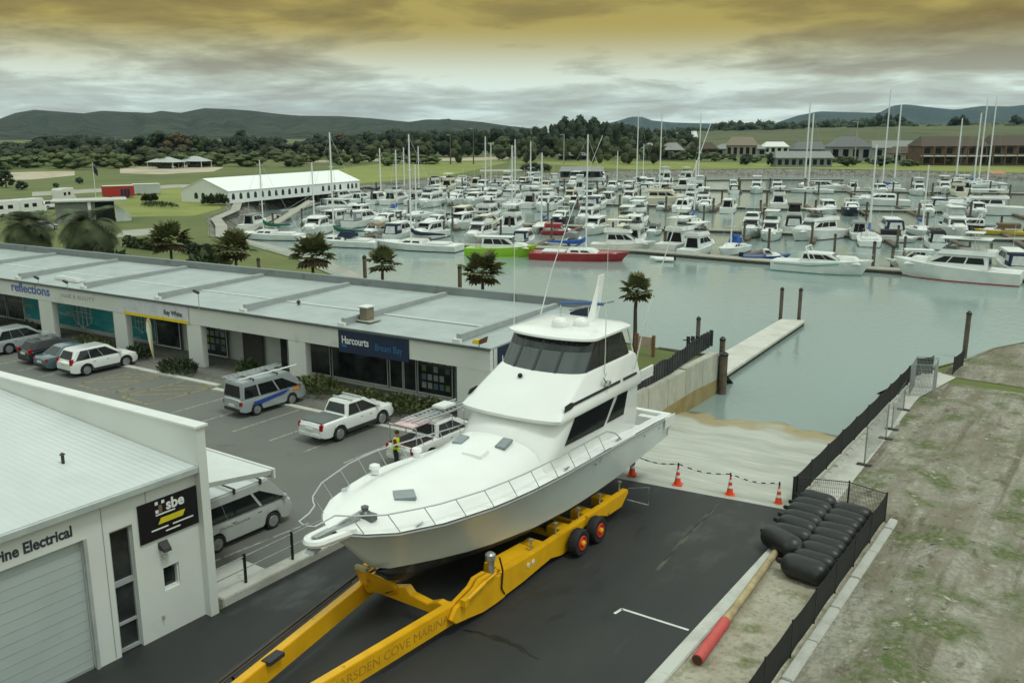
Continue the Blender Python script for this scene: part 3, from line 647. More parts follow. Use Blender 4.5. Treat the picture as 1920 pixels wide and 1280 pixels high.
# drawbar arms running out towards the camera
A1, A2 = Vector((-15.85,19.75,.62)), Vector((-16.5,9.6,.62)); B1, B2 = Vector((-19.1,19.55,.66)), Vector((-17.25,9.6,.62))
arm = MB().beam(A1, A2, .28, .66).build('drawbar_arm', yellow, tr_, bevel=.02)
d = (A1 - A2).normalized(); side_n = Vector((d.y, -d.x, 0))
text('MARSDEN COVE MARINA', .40, A2 + d*5.15 + side_n*.144 + Vector((0,0,-.13)), d, (0,0,1), mat('lettering_worn', (.46,.235,.012), .6), 'lettering', arm, .004, squeeze=1.02)
MB().beam(B1, B2, .28, .62).build('drawbar_arm', yellow, tr_, bevel=.02)
MB().tube([(-18.75,13.9,.2),(-18.6,13.6,.75),(-18.45,13.3,.82),(-18.3,13.0,.45),(-18.2,12.8,.1)], .035, 6).build('hydraulic_hose', rubber, tr_)
mb = MB(); mb.beam((-19.38,19.2,1.02), (-17.7,10,.98), .10, .10); mb.tube([(-19.2,19.3,1.0),(-18.9,19.6,1.2),(-18.3,19.45,1.1),(-18.1,19.25,.8),(-17.8,19.35,.95)], .045, 7); mb.tube([(-19.2,18.8,1.0),(-18.3,14,1.02),(-17.6,10,1.0)], .035, 6); mb.build('hydraulic_pipe', mat('pipe_brown', (.05,.038,.03), .6), tr_)
mb = MB(); mb.hexa([(-16.9,9.3,.3),(-16.1,9.3,.3),(-16.1,9.9,.3),(-16.9,9.9,.3)], [(-16.9,9.3,.95),(-16.1,9.3,.95),(-16.1,9.9,.95),(-16.9,9.9,.95)]); mb.box(-17.7,-16.9,9.4,9.8,.4,.85); mb.build('drawbar_head', yellow, tr_, bevel=.03)
MB().beam((-18.08,14.9,.92), (-18.0,14.3,.93), .3, .12).build('strap_plate', plastic, tr_); MB().beam((-16.3,13.9,.93), (-16.32,13.5,.93), .3, .1).build('strap_plate', plastic, tr_)
# rear frame that hangs behind the beam
mb = MB(); mb.tube([(XR+.1,30.8,.5),(XR+1.0,30.9,.45),(XR+1.0,30.9,1.2)], .03).tube([(XR+.1,30.9,.95),(XR+1.0,30.9,1.2)], .02); mb.build('lamp_bracket', steel, tr_)
for y in (23.55, 23.85): MB().lathe([(.09,0),(.09,.02),(.02,.03)], 12, (XR+.13, y, .66), 'X').build('reflector', mat('reflector_pale', (.75,.7,.6), .3), tr_)
# ================================================================== VEHICLES  (x forward, wheels on z = 0)
def wheel(t, x, y, r, wd, rim_m=None):
    s = 1 if y > 0 else -1
    w = MB().lathe([(r*.6,-wd/2),(r*.9,-wd/2),(r,-wd*.32),(r,wd*.32),(r*.9,wd/2),(r*.6,wd/2)], 24, (x, y, r), 'Y').build('wheel', rubber, t, True)
    pr = [(.02,.56),(r*.16,.56),(r*.22,.515),(r*.42,.52),(r*.58,.56),(r*.66,.55),(r*.68,.5)]
    mb = MB(); mb.lathe([(a, s*wd*b) for a, b in (pr if s > 0 else pr)], 20, (x, y, r), 'Y')
    mb.build('rim', rim_m or alloy, w, True)

def vehicle(name, label, cat, loc, rz, paint, sp, group=None, rim=None):
    t = thing(name, label, cat, (loc[0], loc[1], loc[2] if len(loc) > 2 else .012), rz, group)
    L_, W_, r, xr, xf = sp['L'], sp['W'], sp['r'], sp['xr'], sp['xf']; w = W_/2; z0 = sp.get('z0', .24)
    top = sp['top']; xs = set()
    for i in range(29): xs.add(-L_/2 + L_*i/28)
    for xa in (xr, xf):
        for k in range(9): xs.add(xa + r*1.18*math.cos(math.pi*k/8))
    xs |= {a for a, _ in top}; xs = sorted(xs)
    rings = []
    for x in xs:
        zt = interp(top, x); zb = z0; e = min(x + L_/2, L_/2 - x)
        for xa in (xr, xf):
            d = abs(x - xa)
            if d < r*1.18: zb = max(zb, r + math.sqrt(max(0, (r*1.18)**2 - d*d)) )
        if e < .25: zb = max(zb, z0 + .10*(1 - e/.25))
        k = 1 - .16*max(0, 1 - e/.55)**2.2; zz = 1 - (.06*max(0, 1 - e/.25)**2)
        ww = w*k; zt *= zz; zm = z0 + (zt - z0)*.55
        h = [(0, zb), (ww*.80, zb), (ww*.975, zb + .02), (ww, max(zm, zb+.03)), (ww*.985, max(zt - .16, zb+.04)), (ww*.95, max(zt - .05, zb+.05)), (ww*.86, zt), (0, zt + .025)]
        rings.append([(x, y, z) for y, z in h] + [(x, -y, z) for y, z in reversed(h[1:-1])])
    MB().loft(rings).build('body', paint, t, True, ang=38)
    g = sp['gh']; P, Fp = frustum(*g)
    frustum_mesh(*g).build('cabin', sp.get('cabin', paint), t, True, bevel=sp.get('bev', .07), ang=45)
    gm = sp.get('glass', glass)
    mb = MB(); end_panel(mb, Fp, .05, .95, *sp.get('ws', (.10, .88)), True, .014, .05); mb.build('windscreen', gm, t)
    if sp.get('rw'): mb = MB(); end_panel(mb, Fp, .08, .92, *sp['rw'], False, .014, .04); mb.build('rear_window', gm, t)
    for s0, s1, s2, s3 in sp['side']:
        for sd in (-1, 1): mb = MB(); side_panel(mb, P, s0, s1, s2, s3, sp.get('h0', .10), sp.get('h1', .84), sd, .012); mb.build('side_window', gm, t)
    for x in (xr, xf):
        for s in (-1, 1): wheel(t, x, s*(w - .115), r, .23, rim)
    zl = sp.get('zl', .72); zr = sp.get('zr', .85)
    for s in (-1, 1):
        MB().box(L_/2 - .30, L_/2 - .045, s*w*.62 - .17, s*w*.62 + .17, zl - .09, zl + .09).build('headlight', headlamp, t, bevel=.03)
        hh = sp.get('lh', .16); ys = s*w*.80
        MB().box(-L_/2 - .005, -L_/2 + .30, ys - .085, ys + .085, zr - hh, zr + hh).build('tail_light', redlamp, t, bevel=.04)
        xm = g[1] - g[7]*.18 - .12; MB().box(xm - .07, xm + .07, s*(w + .06) - .11, s*(w + .06) + .11, g[2] + .04, g[2] + .22).build('mirror', sp.get('mir', paint), t, bevel=.04)
    MB().box(-L_/2 - .03, -L_/2 + .12, -w*.82, w*.82, z0 + .06, z0 + .30).build('rear_bumper', sp.get('bump', plastic), t, bevel=.05)
    MB().box(L_/2 - .12, L_/2 + .01, -w*.80, w*.80, z0 + .04, z0 + .28).build('front_bumper', sp.get('bump', plastic), t, bevel=.05)
    if sp.get('clad'):                              # black sill between the wheels, flares over them
        for s in (-1, 1):
            MB().box(xr + r*1.2, xf - r*1.2, s*w - .03, s*w + .012, z0 - .01, z0 + .17).build('sill_cladding', plastic, t, bevel=.008)
            for xa in (xr, xf): MB().tube([(xa + r*1.2*math.cos(math.pi*k/10), s*(w*.985), r + r*1.2*math.sin(math.pi*k/10)) for k in range(11)], .032, 5).build('wheel_arch_trim', plastic, t, True)
    for s in (-1, 1):
        for xd in (g[0] + (g[1]-g[0])*.42, g[0] + (g[1]-g[0])*.68): MB().box(xd - .10, xd + .08, s*w*.985 - .01, s*w*.985 + .028, interp(top, xd) - .22, interp(top, xd) - .19).build('door_handle', plastic, t)
    MB().box(-L_/2 - .045, -L_/2 - .0, -.24, .24, zr - .20 - sp.get('pz', 0), zr - .08 - sp.get('pz', 0)).build('number_plate', plate, t)
    return t
SUV = dict(L=4.62, W=1.85, r=.36, xr=-1.32, xf=1.38, top=[(-2.31,.95),(-2.2,1.02),(-1.2,1.03),(.9,1.02),(1.1,1.0),(2.0,.90),(2.31,.68)], gh=(-2.24,1.28,.98,1.70,.86,.66,.42,.95), ws=(.1,.86), rw=(.18,.82), side=[(.07,.355,.355,.15),(.365,.61,.61,.365),(.62,.945,.855,.62)], zr=.98, clad=True, lh=.19)
SEDAN = dict(L=4.6, W=1.78, r=.32, xr=-1.3, xf=1.36, z0=.2, top=[(-2.3,.82),(-2.15,.93),(-1.4,.95),(.8,.93),(1.0,.90),(2.0,.76),(2.3,.60)], gh=(-1.72,1.22,.90,1.43,.80,.58,.78,.98), rw=(.12,.86), side=[(.13,.48,.48,.28),(.5,.92,.80,.5)], zl=.62, zr=.76, lh=.10)
HATCH = dict(L=4.1, W=1.74, r=.31, xr=-1.2, xf=1.3, z0=.2, top=[(-2.05,.86),(-1.95,.95),(-1.3,.95),(.7,.94),(.9,.92),(1.8,.80),(2.05,.62)], gh=(-1.98,1.2,.92,1.48,.79,.58,.5,1.0), rw=(.15,.84), side=[(.10,.44,.44,.20),(.46,.92,.80,.46)], zl=.66, zr=.90, lh=.16)
UTE = dict(L=5.25, W=1.84, r=.38, xr=-1.45, xf=1.6, z0=.34, top=[(-2.62,.98),(-2.55,1.10),(-.9,1.12),(-.7,1.10),(1.2,1.08),(1.4,1.05),(2.3,.98),(2.62,.78)], gh=(-.92,1.55,1.06,1.76,.84,.66,.25,.95), rw=(.2,.85), side=[(.06,.41,.41,.10),(.425,.94,.76,.425)], zr=.92, clad=True, zl=.86, lh=.17, bump=carpaint)
VAN = dict(L=4.5, W=1.70, r=.32, xr=-1.25, xf=1.15, z0=.28, top=[(-2.25,1.05),(-2.2,1.08),(1.9,1.06),(2.05,1.0),(2.25,.75)], gh=(-2.2,2.02,1.0,1.94,.835,.745,.10,.92), bev=.06, ws=(.10,.84), rw=(.14,.80), side=[(.04,.27,.27,.05),(.30,.58,.58,.30),(.61,.93,.77,.61)], h0=.08, h1=.74, zr=.80, zl=.75, lh=.15)
HIACE = dict(L=4.75, W=1.72, r=.33, xr=-1.25, xf=1.32, z0=.25, top=[(-2.37,1.08),(-2.3,1.12),(1.9,1.10),(2.15,1.0),(2.37,.78)], gh=(-2.34,2.16,1.06,2.08,.855,.77,.05,.92), bev=.07, ws=(.08,.84), rw=(.14,.80), side=[(.03,.355,.355,.03),(.36,.69,.69,.36),(.72,.965,.80,.72)], h0=.07, h1=.66, zr=.95, zl=.82, lh=.2)
N90 = R(90)
vehicle('parked_car', 'white sport utility car parked nose-in beside the yellow hatched bay', 'car', (-54.1, 31.45), N90, carpaint, SUV)
vehicle('parked_car', 'grey-blue saloon car parked between the white and the black car', 'car', (-56.75, 31.35), N90, carblue, SEDAN)
vehicle('parked_car', 'black hatchback parked beside the grey-blue saloon', 'car', (-59.3, 31.4), N90, cardark, HATCH)
vehicle('parked_car', 'silver car at the left edge of the photo, parked past the black hatchback', 'car', (-63.9, 31.5), N90 + R(4), carsilver, SUV)
# white ute with tonneau, sports bar and side steps
u = vehicle('parked_ute', 'white double-cab ute with a dark tray cover parked by the shop front', 'ute', (-32.15, 31.75), N90, carpaint, UTE)
MB().box(-2.5,-.98,-.74,.74,1.125,1.15).build('tonneau_cover', mat('tonneau_grey', (.11,.12,.12), .7, var=.1), u, bevel=.02)
for s in (-1, 1): MB().box(-.75,.95,s*.86-.08,s*.86+.08,.40,.46).build('side_step', plastic, u, bevel=.02)
for x in (-.3, .35):
    MB().box(x-.04,x+.04,-.68,.68,1.79,1.84).build('roof_bar', ladderalu, u)
# silver tradesman's van with ladders and a blue flash on its side
v = vehicle('parked_van', 'silver van with roof ladders and a blue flash on its side', 'van', (-38.75, 32.05), N90 - R(2), carsilver, VAN)
for s in (-1, 1):
    MB().plate([(a, s*.862, z) for a, z in ((-1.55,.62),(-1.4,.80),(.6,.98),(1.0,.98),(.6,.78),(-.9,.60))][::-s], .006).build('side_flash', mat('flash_blue', (.02,.06,.28), .4), v)
    MB().plate([(a, s*.868, z) for a, z in ((1.15,.95),(1.5,1.05),(1.8,1.0),(1.6,.80),(1.25,.82))][::-s], .006).build('side_badge', mat('badge_orange', (.65,.25,.06), .4), v)
    MB().plate([(a, s*.866, z) for a, z in ((-1.0,.69),(.35,.85),(.35,.89),(-1.0,.74))][::-s], .004).build('flash_line', signwhite, v)
for x in (-1.3, .3): MB().box(x-.03,x+.03,-.78,.78,1.98,2.04).tube([(x,-.72,1.9),(x,-.72,2.02)], .025).tube([(x,.72,1.9),(x,.72,2.02)], .025).build('roof_rack', plastic, v)
mb = MB()
for y in (.25, .62): mb.box(-2.3,1.4,y-.03,y+.03,2.05,2.14)
for k in range(12): mb.box(-2.2+.3*k,-2.17+.3*k,.28,.59,2.07,2.12)
mb.build('ladder', ladderalu, v)
MB().tube([(-2.1,-.5,2.1),(1.9,-.42,2.1)], .045, 8).build('roof_pipe', trimwhite, v)
# silver van by the shed
v = vehicle('parked_van', 'silver-grey van parked beside the white shed under its canopy', 'van', (-26.95, 20.25), N90 - R(1), mat('van_silver', (.52,.54,.53), .3, .25, var=.04, coat=.5), HIACE)
for x in (-1.6, -.35, .85): MB().box(x-.03,x+.03,-.82,.82,2.15,2.19).box(x-.04,x+.04,-.84,-.77,1.98,2.18).box(x-.04,x+.04,.77,.84,1.98,2.18).build('roof_bar', plastic, v)
for s in (-1, 1): text('Marine Electrical', .20, (-1.1 if s < 0 else 1.1, s*.862, .78), (1 if s < 0 else -1, 0, 0), (0, 0, 1), mat('lettering_grey', (.22,.23,.24), .5), 'lettering', v, .003)
# white ute with a ladder rack, half hidden by the motor yacht
u = vehicle('parked_ute', 'white ute with a loaded ladder rack half hidden behind the motor yacht', 'ute', (-26.35, 31.75), N90, carpaint, UTE)
MB().box(-2.5,-.98,-.72,.72,1.10,1.135).build('tray', mat('tray_dark', (.03,.022,.022), .8), u)
for x in (-2.3, -1.2, .3, 1.2): MB().tube([(x,-.8,1.1),(x,-.8,1.92),(x,.8,1.92),(x,.8,1.1)], .03).build('ladder_rack', ladderalu, u)
for y0 in (-.55, .1):
    mb = MB()
    for y in (y0, y0+.38): mb.box(-1.9,2.2,y-.03,y+.03,1.97,2.06)
    for k in range(13): mb.box(-1.8+.3*k,-1.76+.3*k,y0+.02,y0+.36,1.99,2.04)
    mb.build('ladder', ladderalu, u)
MB().box(-2.4,-1.0,-.66,.5,1.93,2.0).build('load_sheet', mat('load_pink', (.58,.42,.44), .6, var=.2), u, bevel=.02)
MB().box(.2,1.2,-.35,.4,2.08,2.24).build('load_box', trimwhite, u, bevel=.05)
# the worker in a hi-vis vest beside it
def figure(label, loc, rz):
    t = thing('person', label, 'person', loc, rz)
    J = [((0,0,.95),.135),((0,.0,1.12),.135),((.01,0,1.32),.15),((.03,0,1.46),.09),((.05,0,1.53),.058),((.07,0,1.62),.088),((.08,0,1.71),.092),((.075,0,1.78),.06),
         ((0,.10,.90),.10),((.03,.11,.50),.065),((-.01,.11,.10),.05),((.05,.11,.05),.05),((.17,.12,.035),.04),
         ((0,-.10,.90),.10),((.06,-.11,.50),.065),((.03,-.11,.10),.05),((.09,-.11,.05),.05),((.21,-.12,.035),.04),
         ((.02,.19,1.42),.062),((.10,.25,1.17),.047),((.30,.20,1.10),.036),((.38,.18,1.10),.034),
         ((.02,-.19,1.42),.062),((.12,-.25,1.18),.047),((.33,-.20,1.13),.036),((.41,-.18,1.12),.034)]
    E = [(0,1),(1,2),(2,3),(3,4),(4,5),(5,6),(6,7),(0,8),(8,9),(9,10),(10,11),(11,12),(0,13),(13,14),(14,15),(15,16),(16,17),(3,18),(18,19),(19,20),(20,21),(3,22),(22,23),(23,24),(24,25)]
    for base, s in ((21, 1), (25, -1)):
        hx, hy, hz = J[base][0]
        for k in range(4):
            n = len(J); yy = hy + s*(k-1.5)*.019
            J += [((hx+.05, yy, hz-.005), .0095), ((hx+.085, yy, hz-.025), .0085), ((hx+.10-.004*abs(k-1.5), yy, hz-.05), .008)]
            E += [(base, n), (n, n+1), (n+1, n+2)]
        n = len(J); J += [((hx+.03, hy-s*.035, hz-.02), .011), ((hx+.06, hy-s*.045, hz-.04), .0095)]; E += [(base, n), (n, n+1)]
    me = bpy.data.meshes.new('body'); me.from_pydata([j[0] for j in J], E, []); o = bpy.data.objects.new('body', me); col.objects.link(o); o.parent = t
    o.modifiers.new('skin', 'SKIN'); sv = me.skin_vertices[0].data
    for i, j in enumerate(J): sv[i].radius = (j[1], j[1]*1.0)
    sv[0].use_root = True
    o.modifiers.new('sub', 'SUBSURF').levels = 2; o.modifiers['sub'].render_levels = 2
    me.materials.append(mat('skin', (.45,.27,.19), .5))
    cloth = lambda rs: MB().loft([[(x + a*math.cos(q*math.pi/6), b*math.sin(q*math.pi/6), z) for q in range(12)] for x, a, b, z in rs], True)
    cloth([(.0,.15,.21,.86),(.0,.15,.20,1.02),(.01,.165,.22,1.28),(.02,.14,.235,1.42),(.03,.09,.13,1.49)]).build('safety_vest', mat('hivis_yellow', (.55,.80,.02), .7), t, True)
    for s in (-1, 1):
        MB().tube([(0,s*.10,.95),(.03 if s > 0 else .06,s*.11,.50),(.0 if s > 0 else .03,s*.11,.09)], .115, 10, .075).build('trouser_leg', mat('trousers_dark', (.02,.022,.035), .8), t, True)
        MB().tube([(.02,s*.17,1.44),(.10,s*.25,1.18),(.20,s*.225,1.13)], .085, 10, .058).build('sleeve', mat('sleeve_maroon', (.22,.015,.03), .8), t, True)
        MB().box(-.06,.20 if s > 0 else .24,s*.11-.05,s*.11+.05,0,.10).build('boot', plastic, t, bevel=.035)
    MB().lathe([(.02,1.835),(.06,1.83),(.098,1.79),(.112,1.74),(.105,1.70)], 14, (.07,0,0)).build('hair', mat('hair_dark', (.03,.02,.015), .8), t, True)
    for s in (-1, 1):
        MB().lathe([(.002,.0),(.012,.004),(.002,.012)], 8, (.165, s*.033, 1.705), 'X').build('eye', black, t)
        MB().box(.06,.085,s*.092-.012,s*.092+.012,1.66,1.72).build('ear', MATS['skin'], t, bevel=.008)
    MB().hexa([(.15,-.016,1.655),(.185,-.010,1.655),(.185,.010,1.655),(.15,.016,1.655)], [(.155,-.008,1.70),(.165,-.006,1.70),(.165,.006,1.70),(.155,.008,1.70)]).build('nose', MATS['skin'], t)
    MB().box(.150,.165,-.022,.022,1.618,1.626).build('mouth', mat('lips', (.35,.14,.12), .5), t)
    return t
figure('worker in a yellow-green safety vest beside the ladder ute', (*at(742, 833, 1.15).xy, .012), R(20))
# ================================================================== SHOP BUILDING  (s runs left along the front, t runs back)
SO, SL, ST = Vector((-26.75, 36.78, 0)), Vector((-math.cos(R(3.3)), -math.sin(R(3.3)), 0)), Vector((.02, 1, 0))
def S(s, t, z): return SO + SL*s + ST*t + Vector((0, 0, z))
def depth(s): return 10.4 - .036*s
def s_at(px, t):                                   # s of the point of the line t that shows in image column px
    d = ray(px, 700); a, b = SO.xy + ST.xy*t, SL.xy
    den = b.x*d.y - b.y*d.x; return -(a.x*d.y - a.y*d.x) / den
def sbox(mb, s0, s1, t0, t1, z0, z1):
    return mb.hexa([S(s0,t0,z0), S(s1,t0,z0), S(s1,t1,z0), S(s0,t1,z0)], [S(s0,t0,z1), S(s1,t0,z1), S(s1,t1,z1), S(s0,t1,z1)])
LEN = 84.
shop = thing('shop_building', 'long low white row of shops with a grey sheet roof and sunken shopfronts', 'building', (0, 0, 0))
mb = MB(); sbox(mb, .3, LEN, 2.6, 2.8, 0, 4.0); mb.hexa([S(0,.3,0), S(.3,.3,0), S(.3,10.2,0), S(0,10.2,0)], [S(0,.3,4.05), S(.3,.3,4.05), S(.3,10.2,4.45), S(0,10.2,4.45)])
mb.hexa([S(0,10.2,0), S(LEN,depth(LEN)-.2,0), S(LEN,depth(LEN),0), S(0,10.4,0)], [S(0,10.2,4.5), S(LEN,depth(LEN)-.2,4.5), S(LEN,depth(LEN),4.5), S(0,10.4,4.5)])
mb.build('wall', wallgrey, shop)
MB().hexa([S(-.02,-.06,3.98), S(LEN,-.06,3.98), S(LEN,depth(LEN)-.25,4.4), S(-.02,10.15,4.4)], [S(-.02,-.06,4.06), S(LEN,-.06,4.06), S(LEN,depth(LEN)-.25,4.5), S(-.02,10.15,4.5)]).build('roof', roofgrey, shop)
MB().hexa([S(-.3,10.15,4.3), S(LEN,depth(LEN)-.25,4.3), S(LEN,depth(LEN)+.08,4.3), S(-.3,10.5,4.3)], [S(-.3,10.15,5.0), S(LEN,depth(LEN)-.25,5.0), S(LEN,depth(LEN)+.08,5.0), S(-.3,10.5,5.0)]).build('parapet', mat('parapet_grey', (.21,.235,.235), .6, var=.15, scale=.4, dirt=((.13,.14,.135), .8, .6)), shop)
mb = MB(); sbox(mb, 0, LEN, -.02, .22, 2.82, 3.97); mb.build('fascia', wallwhite, shop)
mb = MB(); sbox(mb, -.05, LEN, -.16, -.03, 3.94, 4.07); mb.build('gutter', mat('gutter_dark', (.10,.11,.11), .5), shop)
mb = MB(); sbox(mb, 0, LEN, .23, 2.58, 2.86, 2.95); mb.build('soffit', wallgrey, shop)
mb = MB(); sbox(mb, 0, 2.12, -.0, .5, 0, 2.815); sbox(mb, 0, .3, .5, 2.59, 0, 2.815); mb.build('corner_pier', wallwhite, shop)
for px0, px1 in ((543,575),(357,383),(223,246),(88,112),(-30,0),(-120,-95)):
    s1, s0 = s_at(px0, 0), s_at(px1, 0); mb = MB(); sbox(mb, s0, s1, -.0, .42, 0, 2.815); mb.build('column', wallwhite, shop, bevel=.02)
def roof_pt(s, t): return 4.07 + .44*t/depth(s)
for k in range(10):                                # box beams standing on the roof, with a pale foot at the front end
    s = 2.25 + 8.05*k; mb = MB(); b = depth(s) - .5
    mb.hexa([S(s-.14,.35,4.1), S(s+.14,.35,4.1), S(s+.14,b,4.5), S(s-.14,b,4.5)], [S(s-.14,.35,4.50), S(s+.14,.35,4.50), S(s+.14,b,4.72), S(s-.14,b,4.72)])
    o = mb.build('roof_beam', mat('beam_grey', (.33,.36,.36), .5, var=.08), shop); mb = MB(); sbox(mb, s-.24, s+.24, .12, .33, 4.08, 4.26); mb.build('beam_foot', trimwhite, o)
mb = MB()
for k in range(10):
    s = 2.25 + 8.05*k; mb = MB(); mb.hexa([S(s+.16,3.5,roof_pt(s,3.5)+.02), S(s+7.85,3.35,roof_pt(s,3.4)+.02), S(s+7.85,3.6,roof_pt(s,3.6)+.02), S(s+.16,3.75,roof_pt(s,3.7)+.02)], [S(s+.16,3.5,roof_pt(s,3.5)+.06), S(s+7.85,3.35,roof_pt(s,3.4)+.06), S(s+7.85,3.6,roof_pt(s,3.6)+.06), S(s+.16,3.75,roof_pt(s,3.7)+.06)])
    mb.build('roof_flashing', mat('flashing_pale', (.50,.54,.53), .5, var=.06), shop)
# shopfront glazing, sunk behind the columns
frame_m = mat('shop_frame', (.55,.57,.56), .4, var=.05)
TW = 2.35
def pane(px0, px1, m=interior, z0=.12, z1=2.75, name='shop_window', fr=True):
    s1, s0 = s_at(px0, TW), s_at(px1, TW); mb = MB(); sbox(mb, s0, s1, TW, TW+.05, z0, z1); o = mb.build(name, m, shop)
    if fr:
        f = MB(); w = .06
        for a, b, c, d in ((s0,s0+w,z0,z1),(s1-w,s1,z0,z1),(s0+w,s1-w,z1-w,z1),(s0+w,s1-w,z0,z0+w*1.6)): sbox(f, a, b, TW-.03, TW-.004, c, d)
        f.build('frame', frame_m, o)
    return o, s0, s1
teal = layered('beach_wrap', (.02,.20,.23), [((.03,.34,.36),.7,.5,.12,(.5,.5,2)), ((.30,.48,.46),1.1,.62,.08,(.5,.5,2.5)), ((.03,.10,.13),.8,.66,.06,(1,1,1))], .35, 0)
pane(577, 621); pane(624, 728); pane(731, 756, name='shop_door'); pane(757, 781, name='shop_door'); o0, a0, b0 = pane(783, 849)
o1, a1, b1 = pane(384, 430); pane(459, 495, mat('recess_shade', (.06,.06,.055), .8), fr=False); pane(528, 543)  # frameless pane is a doorway, its recess shade put into the dark colour
tp, a2, b2 = pane(247, 299, teal, .25); pane(301, 344, name='shop_door'); tw, a3, b3 = pane(113, 224, teal, .3, 2.78); pane(61, 89, teal, .3); pane(30, 60); pane(-10, 28); pane(-60, -12)
mb = MB(); sbox(mb, s_at(850, TW), s_at(575, TW), TW-.25, TW-.04, .012, .14); mb.build('sill', kerb_m, shop)
rnd = random.Random(3)
for o, s0, s1, rows, cols in ((o0, a0, b0, 4, 5), (o1, a1, b1, 4, 4)):
    for i in range(cols):
        for j in range(rows):
            if rnd.random() < .2: continue
            sa = s0 + .2 + (s1-s0-.4)*i/cols; mb = MB(); sbox(mb, sa, sa + (s1-s0-.4)/cols*.72, TW-.012, TW-.003, .5 + .5*j, .85 + .5*j)
            mb.build('poster', rnd.choice([mat('poster_pale', (.35,.38,.37), .4), mat('poster_blue', (.12,.19,.24), .4), mat('poster_green', (.20,.24,.10), .4)]), o)
def hexlogo(par, s, z, r):                          # the white window-shaped badge on the wraps
    mb = MB(); c = [(r*math.cos(R(30+60*k)), r*.95*math.sin(R(30+60*k))) for k in range(6)]
    for a, b in list(zip(c, c[1:] + c[:1])) + [((0,-r*.9),(0,r*.9)), ((-r*.8,.06*r),(r*.8,.06*r)), ((-r*.42,-r*.7),(-r*.42,r*.7)), ((r*.42,-r*.7),(r*.42,r*.7))]:
        mb.beam(S(s+a[0], TW-.02, z+a[1]), S(s+b[0], TW-.02, z+b[1]), .03, .085, ST)
    mb.build('badge', signwhite, par)
hexlogo(tw, (a3+b3)/2, 1.55, 1.25); hexlogo(tp, (a2+b2)/2-.2, 1.6, .8)
# fascia signs: things of their own
def fsign(name, label, px0, px1, z0, z1, m, t0=-.08, t1=-.025):
    s1, s0 = s_at(px0, 0), s_at(px1, 0); o = thing(name, label, 'sign', (0, 0, 0)); mb = MB(); sbox(mb, s0, s1, t0, t1, z0, z1); mb.build('panel', m, o, bevel=.01); return o, s0, s1
RIGHT = -SL
o, s0, s1 = fsign('shop_sign', 'dark blue fascia sign with white and blue lettering over the shop doors', 639, 769, 2.62, 4.0, navy)
text('Harcourts', .62, S(s1-.25, -.085, 3.16), RIGHT, (0,0,1), signwhite, 'lettering', o, .006, bold=.012, squeeze=.78)
text('Bream Bay', .56, S((s0+s1)/2-.15, -.085, 3.02), RIGHT, (0,0,1), mat('lettering_midblue', (.03,.13,.30), .5), 'lettering', o, .006, squeeze=.80)
mb = MB(); sbox(mb, s1-.62, s1-.25, -.09, -.082, 2.95, 3.1); mb.build('emblem', signblue, o)
o, s0, s1 = fsign('shop_sign', 'pale fascia sign with a yellow base stripe and dark lettering', 245, 364, 2.80, 3.93, mat('sign_pale', (.60,.62,.66), .5))
mb = MB(); sbox(mb, s0, s1, -.10, -.082, 2.80, 3.0); mb.build('stripe', signyellow, o)
text('Ray White', .44, S(s_at(317, -.08), -.086, 3.22), RIGHT, (0,0,1), letter_dk, 'lettering', o, .006, bold=.012, squeeze=.95)
o = thing('shop_lettering', 'blue script lettering fixed to the white fascia at far left', 'sign', (0,0,0))
text('reflections', .95, S(s_at(41, -.03), -.03, 3.22), RIGHT, (0,0,1), mat('lettering_violet', (.10,.16,.42), .5), 'lettering', o, .01, bold=.02, squeeze=1.22)
o = thing('shop_lettering', 'faint grey capital lettering on the fascia over the teal beach picture', 'sign', (0,0,0))
text('HAIR & BEAUTY', .42, S(s_at(131, -.03), -.03, 3.30), RIGHT, (0,0,1), mat('lettering_faint', (.42,.43,.42), .5), 'lettering', o, .008, squeeze=1.3)
o = thing('shop_sign', 'dark blue sign on the end wall of the shops beside the yacht bridge', 'sign', (0,0,0))
MB().hexa([S(-.07,.6,2.6), S(-.01,.6,2.6), S(-.01,4.2,2.6), S(-.07,4.2,2.6)], [S(-.07,.6,4.0), S(-.01,.6,4.0), S(-.01,4.2,4.12), S(-.07,4.2,4.12)]).build('panel', navy, o)
text('Harcourts', .6, S(-.075, .9, 3.1), ST, (0,0,1), signwhite, 'lettering', o, .005, squeeze=.9)
o = thing('end_screen', 'dark blue screen at the back corner of the shop roof', 'screen', (0,0,0))
MB().hexa([S(-.12,7.6,3.0), S(-.04,7.6,3.0), S(-.04,10.1,3.0), S(-.12,10.1,3.0)], [S(-.12,7.6,4.75), S(-.04,7.6,4.75), S(-.04,10.1,4.95), S(-.12,10.1,4.95)]).build('panel', navy, o)
MB().beam(S(-.08,7.5,4.9), S(-1.3,10.4,5.1), .10, .10).build('arm', steel, o)
o = thing('roof_board', 'small yellow and brown board on the front roof corner of the shops', 'lamp', S(.55,-.2,4.07))  # yellow and brown board on a short post, gives no light
MB().tube([(0,0,0),(0,0,.22)], .03).build('post', steel, o); MB().hexa([(-.42,-.12,.2),(.1,-.12,.2),(.1,.12,.2),(-.42,.12,.2)], [(-.30,-.1,.42),(.1,-.1,.46),(.1,.1,.46),(-.30,.1,.42)]).build('housing', signyellow, o, bevel=.03)
MB().hexa([(.1,-.12,.2),(.42,-.12,.34),(.42,.12,.34),(.1,.12,.2)], [(.1,-.12,.46),(.5,-.12,.66),(.5,.12,.66),(.1,.12,.46)]).build('hood', mat('hood_brown', (.15,.07,.03), .6), o)
